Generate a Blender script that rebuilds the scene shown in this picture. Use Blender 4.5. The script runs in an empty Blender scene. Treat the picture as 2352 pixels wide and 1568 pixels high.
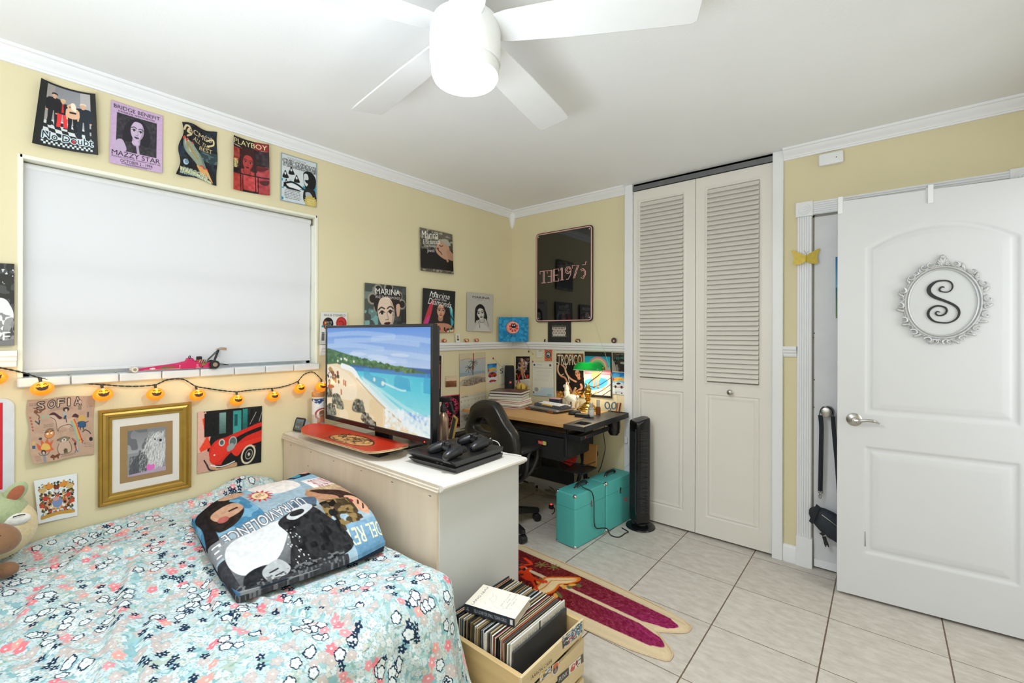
import bpy, bmesh, math, random
import numpy as np
from mathutils import Vector, Matrix
S = bpy.context.scene
C = S.collection
PI = math.pi
# ------------------------------------------------------------------ camera
CAM = Vector((2.577, -3.079, 1.345)); YAW = .6964; ROLL = .0025; FPX = 1020.3; HOR = -17.85
_r = Vector((math.cos(YAW), math.sin(YAW), 0)); _f = Vector((-math.sin(YAW), math.cos(YAW), 0)); _u = Vector((0, 0, 1))
_r2 = _r * math.cos(ROLL) + _u * math.sin(ROLL); _u2 = _u * math.cos(ROLL) - _r * math.sin(ROLL)
cd = bpy.data.cameras.new('camera'); cam = bpy.data.objects.new('camera', cd); C.objects.link(cam)
cd.sensor_width = 36; cd.lens = FPX / 2352 * 36; cd.shift_y = HOR / 2352; cd.clip_start = .02
cam.matrix_world = Matrix(((_r2.x, _u2.x, -_f.x, CAM.x), (_r2.y, _u2.y, -_f.y, CAM.y), (_r2.z, _u2.z, -_f.z, CAM.z), (0, 0, 0, 1)))
S.camera = cam
# ------------------------------------------------------------------ colour management, world, large lights
S.view_settings.view_transform = 'Standard'; S.view_settings.look = 'None'
S.view_settings.gamma = 1; S.view_settings.use_curve_mapping = False
S.view_settings.exposure = 0.45
wd = bpy.data.worlds.new('sky'); S.world = wd; wd.use_nodes = True
bg = wd.node_tree.nodes['Background']; bg.inputs[0].default_value = (.90, .95, 1, 1); bg.inputs[1].default_value = .82
def area(name, loc, rot, sx, sy, watts, col=(1, 1, 1)):
    l = bpy.data.lights.new(name, 'AREA'); l.shape = 'RECTANGLE'; l.size = sx; l.size_y = sy; l.energy = watts; l.color = col
    o = bpy.data.objects.new(name, l); C.objects.link(o); o.location = loc; o.rotation_euler = rot
    return o
area('front_window_fill', (1.75, -4.12, 1.45), (PI / 2, 0, 0), 2.2, 1.5, 7, (.86, .93, 1))  # added fill lamp, shining in through the invented window behind the camera
area('daylight_side_window', (-.3, -2.39, 1.6), (0, -PI / 2, 0), .85, 1.15, .6, (.97, .99, 1))
area('hall_fill', (3.8, -.68, 1.4), (0, PI / 2, 0), 1.7, .6, 7.5, (.88, .94, 1))  # added fill lamp beyond the doorway, brightens the back corner
area('bounce_flash', (2.1, -3.55, 1.05), (PI, 0, 0), 1.4, .7, 35, (.84, .92, 1))
# ------------------------------------------------------------------ where a sight line meets a plane of the room
def ray(px, py):
    return _f + _r2 * ((px - 1176) / FPX) + _u2 * ((784 + HOR - py) / FPX)
def on(ax, v, px, py):
    d = ray(px, py); t = (v - CAM[ax]) / d[ax]
    return CAM + d * t
def L(px, py, x=0.): return on(0, x, px, py)
def B(px, py, y=0.): return on(1, y, px, py)
def Z(px, py, z=0.): return on(2, z, px, py)
# ------------------------------------------------------------------ colours and materials
def lin(c): return c / 12.92 if c <= .04045 else ((c + .055) / 1.055) ** 2.4
def srgb(c):
    if isinstance(c, str):
        c = c.lstrip('#'); c = [int(c[i:i + 2], 16) / 255 for i in (0, 2, 4)]
    return c
def rgba(c): return tuple(lin(x) for x in srgb(c)[:3]) + (1,)
MATS = {}
def mat(name, col, rough=.5, metal=0, var=.06, scale=25, bump=0, spec=.5, emit=None, es=1, alpha=None, trans=0, coat=0, stretch=None, sheen=0):
    if name in MATS: return MATS[name]
    m = bpy.data.materials.new(name); m.use_nodes = True; nt = m.node_tree; N = nt.nodes; K = nt.links
    p = N['Principled BSDF']; p.inputs['Roughness'].default_value = rough; p.inputs['Metallic'].default_value = metal
    p.inputs['Specular IOR Level'].default_value = spec
    c = rgba(col)
    if var or bump:
        tc = N.new('ShaderNodeTexCoord'); nz = N.new('ShaderNodeTexNoise'); nz.inputs['Scale'].default_value = scale; nz.inputs['Detail'].default_value = 5
        src = tc.outputs['Object']
        if stretch:
            mp = N.new('ShaderNodeMapping'); mp.inputs['Scale'].default_value = stretch; K.new(src, mp.inputs[0]); src = mp.outputs[0]
        K.new(src, nz.inputs['Vector'])
        mx = N.new('ShaderNodeMix'); mx.data_type = 'RGBA'
        mx.inputs[6].default_value = tuple(max(0, x * (1 - var * 1.6)) for x in c[:3]) + (1,)
        mx.inputs[7].default_value = tuple(min(1, x * (1 + var * 1.6)) for x in c[:3]) + (1,)
        K.new(nz.outputs[0], mx.inputs[0]); K.new(mx.outputs[2], p.inputs['Base Color'])
        if bump:
            b = N.new('ShaderNodeBump'); b.inputs['Strength'].default_value = bump; b.inputs['Distance'].default_value = .01
            K.new(nz.outputs[0], b.inputs['Height']); K.new(b.outputs[0], p.inputs['Normal'])
    else: p.inputs['Base Color'].default_value = c
    if emit is not None:
        p.inputs['Emission Color'].default_value = rgba(emit); p.inputs['Emission Strength'].default_value = es
    if trans: p.inputs['Transmission Weight'].default_value = trans
    if coat: p.inputs['Coat Weight'].default_value = coat
    if sheen: p.inputs['Sheen Weight'].default_value = sheen
    if alpha is not None: p.inputs['Alpha'].default_value = alpha
    MATS[name] = m
    return m
def print_mat(name, rough, emis=0, spec=.4, base=1.):
    m = bpy.data.materials.new(name); m.use_nodes = True; nt = m.node_tree; p = nt.nodes['Principled BSDF']
    a = nt.nodes.new('ShaderNodeAttribute'); a.attribute_name = 'art'
    p.inputs['Roughness'].default_value = rough; p.inputs['Specular IOR Level'].default_value = spec
    nt.links.new(a.outputs['Color'], p.inputs['Base Color'])
    if emis:
        nt.links.remove(p.inputs['Base Color'].links[0]); p.inputs['Base Color'].default_value = (.01, .01, .012, 1)
        nt.links.new(a.outputs['Color'], p.inputs['Emission Color']); p.inputs['Emission Strength'].default_value = emis
    MATS[name] = m
    return m
P_MATT = print_mat('printed_paper', .75, spec=.25); P_GLOSS = print_mat('printed_gloss', .32); P_CLOTH = print_mat('printed_cloth', .95, spec=.1)
P_SCREEN = print_mat('lit_screen', .25, .66)
# ------------------------------------------------------------------ mesh building
def xf(loc=(0, 0, 0), rz=0, rx=0, ry=0, s=1):
    return Matrix.Translation(loc) @ Matrix.Rotation(rz, 4, 'Z') @ Matrix.Rotation(ry, 4, 'Y') @ Matrix.Rotation(rx, 4, 'X') @ Matrix.Scale(s, 4)
def frame(a, b):
    z = (Vector(b) - Vector(a)).normalized(); t = Vector((0, 0, 1)) if abs(z.z) < .95 else Vector((1, 0, 0))
    x = t.cross(z).normalized(); return x, z.cross(x), z
def cr(P, n=8, closed=False):                       # Catmull-Rom through points
    P = [Vector(p) for p in P]; out = []; k = len(P)
    for i in range(k if closed else k - 1):
        if closed: a, b, c, d = P[i - 1], P[i], P[(i + 1) % k], P[(i + 2) % k]
        else: a, b, c, d = P[max(i - 1, 0)], P[i], P[i + 1], P[min(i + 2, k - 1)]
        for j in range(n):
            t = j / n
            out.append(.5 * ((2 * b) + (c - a) * t + (2 * a - 5 * b + 4 * c - d) * t * t + (3 * b - a - 3 * c + d) * t ** 3))
    if not closed: out.append(P[-1])
    return out
def rrect(w, h, r, n=5, cx=0, cy=0):
    P = []
    for sx, sy, a0 in ((1, 1, 0), (-1, 1, PI / 2), (-1, -1, PI), (1, -1, PI * 1.5)):
        for i in range(n + 1):
            a = a0 + i / n * PI / 2
            P.append((cx + sx * (w / 2 - r) + r * math.cos(a), cy + sy * (h / 2 - r) + r * math.sin(a)))
    return P
class MB:
    def __init__(s): s.v = []; s.f = []; s.mi = []; s.M = Matrix(); s.k = 0
    def at(s, M): s.M = M; return s
    def mt(s, k): s.k = k; return s
    def add(s, V, Fs):
        o = len(s.v); s.v += [s.M @ Vector(p) for p in V]
        s.f += [tuple(i + o for i in f) for f in Fs]; s.mi += [s.k] * len(Fs)
        return s
    def box(s, lo, hi):
        a, b, c = lo; d, e, f = hi
        return s.add([(a, b, c), (d, b, c), (d, e, c), (a, e, c), (a, b, f), (d, b, f), (d, e, f), (a, e, f)],
                     [(0, 3, 2, 1), (4, 5, 6, 7), (0, 1, 5, 4), (1, 2, 6, 5), (2, 3, 7, 6), (3, 0, 4, 7)])
    def cbox(s, c, d): return s.box([c[i] - d[i] / 2 for i in range(3)], [c[i] + d[i] / 2 for i in range(3)])
    def rings(s, R, cap=(True, True), closed=False):
        n = len(R[0]); V = [p for r in R for p in r]; Fs = []; m = len(R)
        for i in range(m if closed else m - 1):
            for j in range(n):
                Fs.append((i * n + j, i * n + (j + 1) % n, ((i + 1) % m) * n + (j + 1) % n, ((i + 1) % m) * n + j))
        if not closed:
            if cap[0]: Fs.append(tuple(range(n - 1, -1, -1)))
            if cap[1]: Fs.append(tuple((m - 1) * n + j for j in range(n)))
        return s.add(V, Fs)
    def cyl(s, a, b, r0, r1=None, n=20, cap=(True, True)):
        r1 = r0 if r1 is None else r1; x, y, z = frame(a, b); a = Vector(a); b = Vector(b)
        R = [[p + (x * math.cos(t * 2 * PI / n) + y * math.sin(t * 2 * PI / n)) * r for t in range(n)] for p, r in ((a, r0), (b, r1))]
        return s.rings(R, cap)
    def lathe(s, prof, n=28, c=(0, 0, 0), cap=(True, True), sx=1, sy=1):    # prof: (r, z) pairs
        R = [[(c[0] + r * sx * math.cos(t * 2 * PI / n), c[1] + r * sy * math.sin(t * 2 * PI / n), c[2] + z) for t in range(n)] for r, z in prof]
        return s.rings(R, cap)
    def tube(s, P, r, n=8, closed=False):
        P = [Vector(p) for p in P]; R = []; x = None
        for i, p in enumerate(P):
            a = P[i - 1] if (i or closed) else P[0]; b = P[(i + 1) % len(P)] if (i < len(P) - 1 or closed) else P[-1]
            z = (b - a).normalized()
            if x is None: x = frame(a, b)[0]
            x = (x - z * x.dot(z)).normalized(); y = z.cross(x); rr = r[i] if hasattr(r, '__len__') else r
            R.append([p + (x * math.cos(t * 2 * PI / n) + y * math.sin(t * 2 * PI / n)) * rr for t in range(n)])
        return s.rings(R, closed=closed)
    def ribbon(s, P, w, t, up=(0, 0, 1)):             # flat strap through points, width along up
        P = [Vector(p) for p in P]; up = Vector(up).normalized(); R = []
        for i, p in enumerate(P):
            d = (P[min(i + 1, len(P) - 1)] - P[max(i - 1, 0)]).normalized(); n = d.cross(up).normalized()
            R.append([p + up * w / 2 + n * t / 2, p - up * w / 2 + n * t / 2, p - up * w / 2 - n * t / 2, p + up * w / 2 - n * t / 2])
        return s.rings(R)
    def prism(s, P, z0, z1):                          # 2D outline extruded along local z
        n = len(P)
        return s.rings([[(p[0], p[1], z0) for p in P], [(p[0], p[1], z1) for p in P]])
    def soft(s, P, z0, z1, r, k=4):                   # outline extruded with rounded rim (P centred on its mean, roughly convex)
        c = Vector((sum(p[0] for p in P) / len(P), sum(p[1] for p in P) / len(P))); R = []
        def ring(ins, z):
            out = []
            for p in P:
                d = Vector((p[0], p[1])) - c; l = d.length
                d = d * max(0., (l - ins) / l) if l else d
                out.append((c.x + d.x, c.y + d.y, z))
            return out
        for i in range(k + 1):
            a = i / k * PI / 2; R.append(ring(r * (1 - math.sin(a)), z0 + r * (1 - math.cos(a))))
        for i in range(k + 1):
            a = i / k * PI / 2; R.append(ring(r * (1 - math.cos(a)), z1 - r * (1 - math.sin(a))))
        return s.rings(R)
    def sph(s, c, r, nu=20, nv=12, fn=None):
        r = r if hasattr(r, '__len__') else (r, r, r); R = []
        for i in range(1, nv):
            a = PI * i / nv; q = []
            for j in range(nu):
                b = 2 * PI * j / nu; d = (math.sin(a) * math.cos(b), math.sin(a) * math.sin(b), -math.cos(a)); k = fn(a, b) if fn else 1
                q.append((c[0] + d[0] * r[0] * k, c[1] + d[1] * r[1] * k, c[2] + d[2] * r[2] * k))
            R.append(q)
        o = len(s.v); s.rings(R, (False, False)); m = len(R)
        kb = fn(0, 0) if fn else 1; kt = fn(PI, 0) if fn else 1
        s.v += [s.M @ Vector((c[0], c[1], c[2] - r[2] * kb)), s.M @ Vector((c[0], c[1], c[2] + r[2] * kt))]; e = len(s.v)
        for j in range(nu):
            s.f += [(o + (j + 1) % nu, o + j, e - 2), (o + (m - 1) * nu + j, o + (m - 1) * nu + (j + 1) % nu, e - 1)]; s.mi += [s.k] * 2
        return s
    def grid(s, fn, nu, nv):
        V = [fn(i / nu, j / nv) for j in range(nv + 1) for i in range(nu + 1)]
        return s.add(V, [(j * (nu + 1) + i, j * (nu + 1) + i + 1, (j + 1) * (nu + 1) + i + 1, (j + 1) * (nu + 1) + i) for j in range(nv) for i in range(nu)])
def wm(o):
    m = o.matrix_basis.copy()
    while o.parent: o = o.parent; m = o.matrix_basis @ m
    return m
def smooth_mesh(me, ang=35):
    me.polygons.foreach_set('use_smooth', [True] * len(me.polygons))
    bm = bmesh.new(); bm.from_mesh(me); bmesh.ops.recalc_face_normals(bm, faces=bm.faces)
    for e in bm.edges: e.smooth = len(e.link_faces) == 2 and e.calc_face_angle(0) < math.radians(ang)
    bm.to_mesh(me); bm.free()
def obj(name, mb, m, parent=None, bevel=0, world=False, sub=0, loc=None, rz=0, ang=35):
    """ONE mesh object; world=True: the points are given in room coordinates"""
    me = bpy.data.meshes.new(name); o = bpy.data.objects.new(name, me); C.objects.link(o)
    if parent: o.parent = parent
    if loc is not None: o.location = loc; o.rotation_euler = (0, 0, rz)
    V = mb.v
    if world: I = wm(o).inverted(); V = [I @ p for p in V]
    me.from_pydata(V, [], mb.f); ms = m if isinstance(m, (list, tuple)) else [m]
    for q in ms: me.materials.append(q)
    me.polygons.foreach_set('material_index', mb.mi)
    smooth_mesh(me, ang)
    if bevel:
        b = o.modifiers.new('bevel', 'BEVEL'); b.width = bevel; b.segments = 2; b.limit_method = 'ANGLE'; b.angle_limit = math.radians(40)
    if sub:
        b = o.modifiers.new('subsurf', 'SUBSURF'); b.levels = b.render_levels = sub
    return o
def tag(o, label, cat, group=None):
    o['label'] = label; o['category'] = cat
    if group: o['group'] = group
    return o
def thing(name, label, cat, loc=(0, 0, 0), rz=0, group=None):
    o = bpy.data.objects.new(name, None); C.objects.link(o); o.empty_display_size = .05; o.location = loc; o.rotation_euler = (0, 0, rz)
    return tag(o, label, cat, group)
def struct(name, mb, m, bevel=0, ang=35):
    o = obj(name, mb, m, None, bevel, ang=ang); o['kind'] = 'structure'; return o
def dup(root, loc, rz=0, label=None):
    r = root.copy(); C.objects.link(r); r.location = loc; r.rotation_euler = (0, 0, rz)
    if label: r['label'] = label
    for ch in list(root.children):
        c = ch.copy(); C.objects.link(c); c.parent = r
        for g in ch.children:
            d = g.copy(); C.objects.link(d); d.parent = c
    return r
# ------------------------------------------------------------------ printed artwork: a painter for coloured sheets
def cm(P, n=6): return [(p.x, p.y) for p in cr([(a, b, 0) for a, b in P], n, True)]
def ln(P, n=6): return [(p.x, p.y) for p in cr([(a, b, 0) for a, b in P], n)]
_T = {}
def glyphs(txt, bold, shear):
    k = (txt, bold, shear)
    if k not in _T:
        cu = bpy.data.curves.new('t', 'FONT'); cu.body = txt; cu.offset = bold; cu.shear = shear; cu.resolution_u = 3
        o = bpy.data.objects.new('t', cu); me = o.to_mesh(); me.calc_loop_triangles()
        V = np.array([v.co[:2] for v in me.vertices]); T = np.array([t.vertices[:] for t in me.loop_triangles])
        o.to_mesh_clear(); bpy.data.objects.remove(o); bpy.data.curves.remove(cu)
        lo, hi = V.min(0), V.max(0); _T[k] = ((V - lo) / (hi - lo), T)
    return _T[k]
def vnoise(h, w, sc, seed):
    g = np.random.RandomState(seed); a = g.rand(int(h / sc) + 3, int(w / sc) + 3)
    y = np.arange(h) / sc; x = np.arange(w) / sc; yi = y.astype(int); xi = x.astype(int); fy = (y - yi)[:, None]; fx = (x - xi)[None]
    fy = fy * fy * (3 - 2 * fy); fx = fx * fx * (3 - 2 * fx)
    p = a[yi][:, xi]; q = a[yi][:, xi + 1]; r = a[yi + 1][:, xi]; t = a[yi + 1][:, xi + 1]
    return (p * (1 - fx) + q * fx) * (1 - fy) + (r * (1 - fx) + t * fx) * fy
class Cv:                                             # unit coordinates, origin top left
    def __init__(s, w, h, bgc, ss=2):
        s.w, s.h, s.ss = w, h, ss; s.W, s.H = w * ss, h * ss; s.a = np.empty((s.H, s.W, 3), 'f4'); s.a[:] = srgb(bgc)[:3]
    def _bb(s, x0, y0, x1, y1):
        x0 = max(0, int(x0)); y0 = max(0, int(y0)); x1 = min(s.W, int(x1) + 2); y1 = min(s.H, int(y1) + 2)
        if x1 <= x0 or y1 <= y0: return None
        return slice(y0, y1), slice(x0, x1), np.arange(y0, y1)[:, None] + .5, np.arange(x0, x1)[None] + .5
    def _put(s, b, m, c, al):
        r = s.a[b[0], b[1]]; r[m] = r[m] * (1 - al) + np.array(srgb(c)[:3], 'f4') * al
    def poly(s, P, c, al=1):
        P = np.array(P, float) * [s.W, s.H]; b = s._bb(*P.min(0), *P.max(0))
        if b is None: return s
        y, x = b[2], b[3]; m = np.zeros((y.shape[0], x.shape[1]), bool); Q = np.roll(P, 1, 0)
        for (x0, y0), (x1, y1) in zip(P, Q):
            if y0 != y1: m ^= ((y0 > y) != (y1 > y)) & (x < (x1 - x0) * (y - y0) / (y1 - y0) + x0)
        s._put(b, m, c, al); return s
    def blob(s, P, c, al=1, n=6): return s.poly(cm(P, n), c, al)
    def rect(s, x0, y0, x1, y1, c, al=1):
        r = s.a[round(y0 * s.H):round(y1 * s.H), round(x0 * s.W):round(x1 * s.W)]; r[:] = r * (1 - al) + np.array(srgb(c)[:3], 'f4') * al; return s
    def ell(s, cx, cy, rx, ry, c, al=1, rot=0, ring=0):
        cx *= s.W; cy *= s.H; rx *= s.W; ry *= s.H; R = max(rx, ry); b = s._bb(cx - R, cy - R, cx + R, cy + R)
        if b is None: return s
        dx, dy = b[3] - cx, b[2] - cy; k, q = math.cos(rot), math.sin(rot)
        d = ((dx * k + dy * q) / rx) ** 2 + ((dy * k - dx * q) / ry) ** 2; m = d < 1
        if ring: m &= d > (1 - ring) ** 2
        s._put(b, m, c, al); return s
    def line(s, P, w, c, al=1, sm=0):
        if sm: P = ln(P, sm)
        P = np.array(P, float) * [s.W, s.H]; w = w * s.W / 2; b = s._bb(*(P.min(0) - w), *(P.max(0) + w))
        if b is None: return s
        y, x = b[2], b[3]; m = np.zeros((y.shape[0], x.shape[1]), bool)
        for (x0, y0), (x1, y1) in zip(P[:-1], P[1:]):
            dx, dy = x1 - x0, y1 - y0; l = dx * dx + dy * dy + 1e-9
            t = np.clip(((x - x0) * dx + (y - y0) * dy) / l, 0, 1); m |= (x - x0 - t * dx) ** 2 + (y - y0 - t * dy) ** 2 < w * w
        s._put(b, m, c, al); return s
    def text(s, t, x0, y0, x1, y1, c, bold=0, shear=0, rot=0, out=0, oc='000000', al=1):
        """lettering fitted to a box; out: outline width"""
        if bold > .006:                                   # heavier letters: repeat with a small shift
            k = min(bold, .05) * .16 * (y1 - y0) * s.H / s.W
            for dx in (-k, k): s.text(t, x0 + k + dx, y0, x1 - k + dx, y1, c, 0, shear, rot, out, oc, al)
            return s
        bold = 0
        if out:
            for a in range(12): s.text(t, x0 + out * math.cos(a * PI / 6), y0 + out * math.sin(a * PI / 6) * s.W / s.H, x1 + out * math.cos(a * PI / 6), y1 + out * math.sin(a * PI / 6) * s.W / s.H, oc, bold, shear, rot)
        V, T = glyphs(t, bold, shear); Q = np.stack([(V[:, 0] - .5) * (x1 - x0) * s.W, (.5 - V[:, 1]) * (y1 - y0) * s.H], 1)
        k, q = math.cos(rot), math.sin(rot); Q = np.stack([Q[:, 0] * k - Q[:, 1] * q, Q[:, 0] * q + Q[:, 1] * k], 1) + [(x0 + x1) / 2 * s.W, (y0 + y1) / 2 * s.H]
        col = np.array(srgb(c)[:3], 'f4')
        for i, j, l in T:
            A, Bq, D = Q[i], Q[j], Q[l]; b = s._bb(min(A[0], Bq[0], D[0]), min(A[1], Bq[1], D[1]), max(A[0], Bq[0], D[0]), max(A[1], Bq[1], D[1]))
            if b is None: continue
            y, x = b[2], b[3]; e = lambda p, r: (r[0] - p[0]) * (y - p[1]) - (r[1] - p[1]) * (x - p[0])
            e0, e1, e2 = e(A, Bq), e(Bq, D), e(D, A); m = ((e0 >= 0) & (e1 >= 0) & (e2 >= 0)) | ((e0 <= 0) & (e1 <= 0) & (e2 <= 0))
            r = s.a[b[0], b[1]]; r[m] = r[m] * (1 - al) + col * al
        return s
    def grad(s, x0, y0, x1, y1, c0, c1, horiz=False):
        a = s.a[round(y0 * s.H):round(y1 * s.H), round(x0 * s.W):round(x1 * s.W)]; n = a.shape[1 if horiz else 0]
        t = np.linspace(0, 1, n, dtype='f4'); t = t[None, :, None] if horiz else t[:, None, None]
        a[:] = np.array(srgb(c0)[:3], 'f4') * (1 - t) + np.array(srgb(c1)[:3], 'f4') * t; return s
    def noise(s, amp, sc=6, seed=1, x0=0, y0=0, x1=1, y1=1):
        a = s.a[round(y0 * s.H):round(y1 * s.H), round(x0 * s.W):round(x1 * s.W)]
        a += ((vnoise(a.shape[0], a.shape[1], sc * s.ss, seed) - .5) * 2 * amp)[..., None]; return s
    def mottle(s, c, th, sc, seed, x0=0, y0=0, x1=1, y1=1, al=1):
        a = s.a[round(y0 * s.H):round(y1 * s.H), round(x0 * s.W):round(x1 * s.W)]
        m = vnoise(a.shape[0], a.shape[1], sc * s.ss, seed) > th; a[m] = a[m] * (1 - al) + np.array(srgb(c)[:3], 'f4') * al; return s
    def scatter(s, n, cols, r, seed, x0=0, y0=0, x1=1, y1=1, al=1):
        g = random.Random(seed)
        for _ in range(n):
            q = r * g.uniform(.4, 1.4); s.ell(g.uniform(x0, x1), g.uniform(y0, y1), q, q * s.W / s.H * g.uniform(.5, 1.3), g.choice(cols), al, g.uniform(0, 3))
        return s
    def lines(s, x0, y0, x1, y1, n, c, seed=0, w=.006, ind=.15):        # rows of tiny illegible print
        g = random.Random(seed)
        for i in range(n):
            y = y0 + (y1 - y0) * (i + .5) / n; x = x0 + g.uniform(0, ind) * (x1 - x0); e = x1 - g.uniform(0, ind) * (x1 - x0)
            while x < e:
                k = min(e, x + g.uniform(.02, .07)); s.line([(x, y), (k, y)], w, c); x = k + w * 2
        return s
    def face(s, cx, cy, r, skin='e8c3a5', hair='2a1d18', lip='a03038', dk='3a2620', long=1.3, tilt=0, hw=1.35, brow=1, shade=None):
        """a plain portrait head, r = half width"""
        k = s.W / s.H; ct, st = math.cos(tilt), math.sin(tilt)
        def T(x, y): return (cx + (x * ct - y * st) * r, cy + (x * st + y * ct) * r * k)
        s.blob([T(-hw, -.2), T(-.9, -1.35), T(0, -1.75), T(.9, -1.35), T(hw, -.2), T(hw * 1.05, long), T(.75, long * 1.05), T(0, .9), T(-.75, long * 1.05), T(-hw * 1.05, long)], hair)
        s.blob([T(-.42, .7), T(.42, .7), T(.5, 1.9), T(-.5, 1.9)], shade or dk, .55); s.blob([T(-.4, .6), T(.4, .6), T(.42, 1.8), T(-.42, 1.8)], skin, .8)
        s.blob([T(-.82, -.5), T(-.5, -1.2), T(0, -1.35), T(.5, -1.2), T(.82, -.5), T(.8, .3), T(.45, 1.0), T(0, 1.28), T(-.45, 1.0), T(-.8, .3)], skin)
        s.blob([T(.5, -1.0), T(.83, -.5), T(.8, .3), T(.45, 1.0), T(.3, 1.1), T(.55, .3), T(.6, -.4)], dk, .22)
        for e in (-1, 1):
            s.blob([T(e * .18, -.13), T(e * .42, -.28), T(e * .68, -.1), T(e * .42, -.02)], 'f4efe8'); s.ell(*T(e * .42, -.13), .14 * r, .15 * r * k, dk)
            s.line([T(e * .16, -.12), T(e * .42, -.29), T(e * .7, -.1)], .07 * r, dk, 1, 4); s.line([T(e * .14, -.42), T(e * .45, -.56), T(e * .75, -.38)], .11 * r * brow, hair, .9, 4)
        s.line([T(.05, -.1), T(.13, .38), T(-.02, .45)], .05 * r, dk, .45, 4); s.line([T(-.16, .46), T(.16, .46)], .06 * r, dk, .5)
        s.blob([T(-.34, .76), T(-.1, .66), T(0, .7), T(.1, .66), T(.34, .76), T(0, .94)], lip); s.line([T(-.32, .77), T(.32, .77)], .03 * r, dk, .7)
        return s
    def figure(s, cx, y0, y1, top, leg, skin='d9ac8c', hair='241a16', w=1, lean=0, arm=None):
        """a plain standing figure from y0 (crown) to y1 (soles)"""
        h = y1 - y0; q = s.H / s.W * h * w
        X = lambda x, y: (cx + x * q + lean * q * (1 - y), y0 + y * h)
        for e in (-1, 1):
            s.poly([X(e * .005, .48), X(e * .11, .46), X(e * .1, .75), X(e * .11, .97), X(e * .03, .97)], leg)
            s.poly([X(e * .11, .18), X(e * .155, .22), X(e * .165, .4), X(e * .14, .54), X(e * .105, .53), X(e * .115, .38)], arm or top); s.ell(*X(e * .125, .55), .022 * q, .022 * h, skin)
            s.ell(*X(e * .07, .985), .05 * q, .018 * h, '1a1a1c')
        s.blob([X(-.12, .17), X(0, .145), X(.12, .17), X(.12, .3), X(.1, .5), X(-.1, .5), X(-.12, .3)], top)
        s.rect(*X(-.025, .12), *X(.025, .17), skin); s.ell(*X(0, .075), .052 * q, .07 * h, skin)
        s.blob([X(-.055, .07), X(-.05, .015), X(0, -.005), X(.05, .015), X(.055, .07), X(.03, .04), X(-.03, .04)], hair)
        return s
    def done(s, soft=True):
        if soft:
            for ax in (0, 1): s.a = .5 * s.a + .25 * np.roll(s.a, 1, ax) + .25 * np.roll(s.a, -1, ax)
            s.noise(.012, 1.5, 11)
        a = s.a.reshape(s.h, s.ss, s.w, s.ss, 3).mean((1, 3)); return np.clip(a, 0, 1)
def sheet_mesh(name, img, pos, m, thick=.0012):
    """a sheet of paper, card or cloth carrying img; pos(U, V) gives the front points as an array, with a back and an edge"""
    h, w = img.shape[:2]; U, V = np.meshgrid((np.arange(w)) / (w - 1), (np.arange(h)) / (h - 1))
    P, Nn = pos(U, V); P = P.reshape(-1, 3); n = w * h; idx = np.arange(n).reshape(h, w)
    q = np.stack([idx[:-1, :-1], idx[1:, :-1], idx[1:, 1:], idx[:-1, 1:]], -1).reshape(-1, 4)
    bd = np.concatenate([idx[0, :-1], idx[:-1, -1], idx[-1, :0:-1], idx[:0:-1, 0]]); k = len(bd)
    st = max(1, w // 14), max(1, h // 14)
    Bp = P[bd] - np.array(Nn).reshape(-1, 3)[bd if np.ndim(Nn) > 1 else 0] * thick; bi = np.arange(k) + n
    sk = np.stack([bd, np.roll(bd, -1), np.roll(bi, -1), bi], -1)
    me = bpy.data.meshes.new(name); V3 = np.concatenate([P, Bp]); Q = np.concatenate([q, sk])
    me.vertices.add(len(V3)); me.vertices.foreach_set('co', V3.astype('f4').ravel())
    me.loops.add(Q.size); me.loops.foreach_set('vertex_index', Q.astype('i4').ravel())
    me.polygons.add(len(Q)); me.polygons.foreach_set('loop_start', np.arange(len(Q), dtype='i4') * 4)
    sm = np.ones(len(Q), bool); sm[len(q):] = False; me.polygons.foreach_set('use_smooth', sm)
    me.update(calc_edges=True); me.validate()
    at = me.color_attributes.new('art', 'BYTE_COLOR', 'POINT'); co = np.ones((len(V3), 4), 'f4')
    co[:n, :3] = img.reshape(-1, 3); co[n:, :3] = img.reshape(-1, 3)[bd]; at.data.foreach_set('color_srgb', co.ravel())
    me.materials.append(m)
    return me
def sheet(name, cv, quad, plane, m=None, lift=None, off=.004, label=None, cat='poster', group=None, parent=None, thick=.0012, wob=0, seed=0):
    """artwork pinned on a wall: quad = its four corners TL TR BR BL in photo pixels, plane = (axis, value), lift(u,v) = how far it curls off"""
    ax, v0 = plane; sg = 1 if ax == 0 else -1; lift = lift or (lambda u, v: 0 * u)
    cs = [on(ax, v0 + sg * (off + float(lift(np.float64(u), np.float64(v)))), *q) for (u, v), q in zip(((0, 0), (1, 0), (1, 1), (0, 1)), quad)]
    ctr = sum(cs, Vector()) / 4; ctr[ax] = v0; A = [np.array(c - ctr) for c in cs]; nrm = np.zeros(3); nrm[ax] = sg
    def pos(U, V):
        U3, V3 = U[..., None], V[..., None]
        P = A[0] * (1 - U3) * (1 - V3) + A[1] * U3 * (1 - V3) + A[2] * U3 * V3 + A[3] * (1 - U3) * V3
        if wob:
            g = np.random.RandomState(seed).rand(4) * 6; t = 1 - ax
            P[..., t] += wob * np.sin(V * 11 + g[0]) * (1 - U) + wob * .4 * np.sin(V * 9 + g[1]) * U; P[..., 2] += wob * (np.sin(U * 8 + g[2]) * (1 - V) + np.sin(U * 7 + g[3]) * V)
        P[..., ax] = sg * (off + lift(U, V)); return P, nrm
    me = sheet_mesh(name, cv.done(), pos, m or P_MATT, thick); o = bpy.data.objects.new(name, me); C.objects.link(o); o.location = ctr
    if parent: o.parent = parent; o.location = wm(parent).inverted() @ ctr
    if label: tag(o, label, cat, group)
    return o
LW = (0, 0.); BW = (1, 0.)
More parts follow.
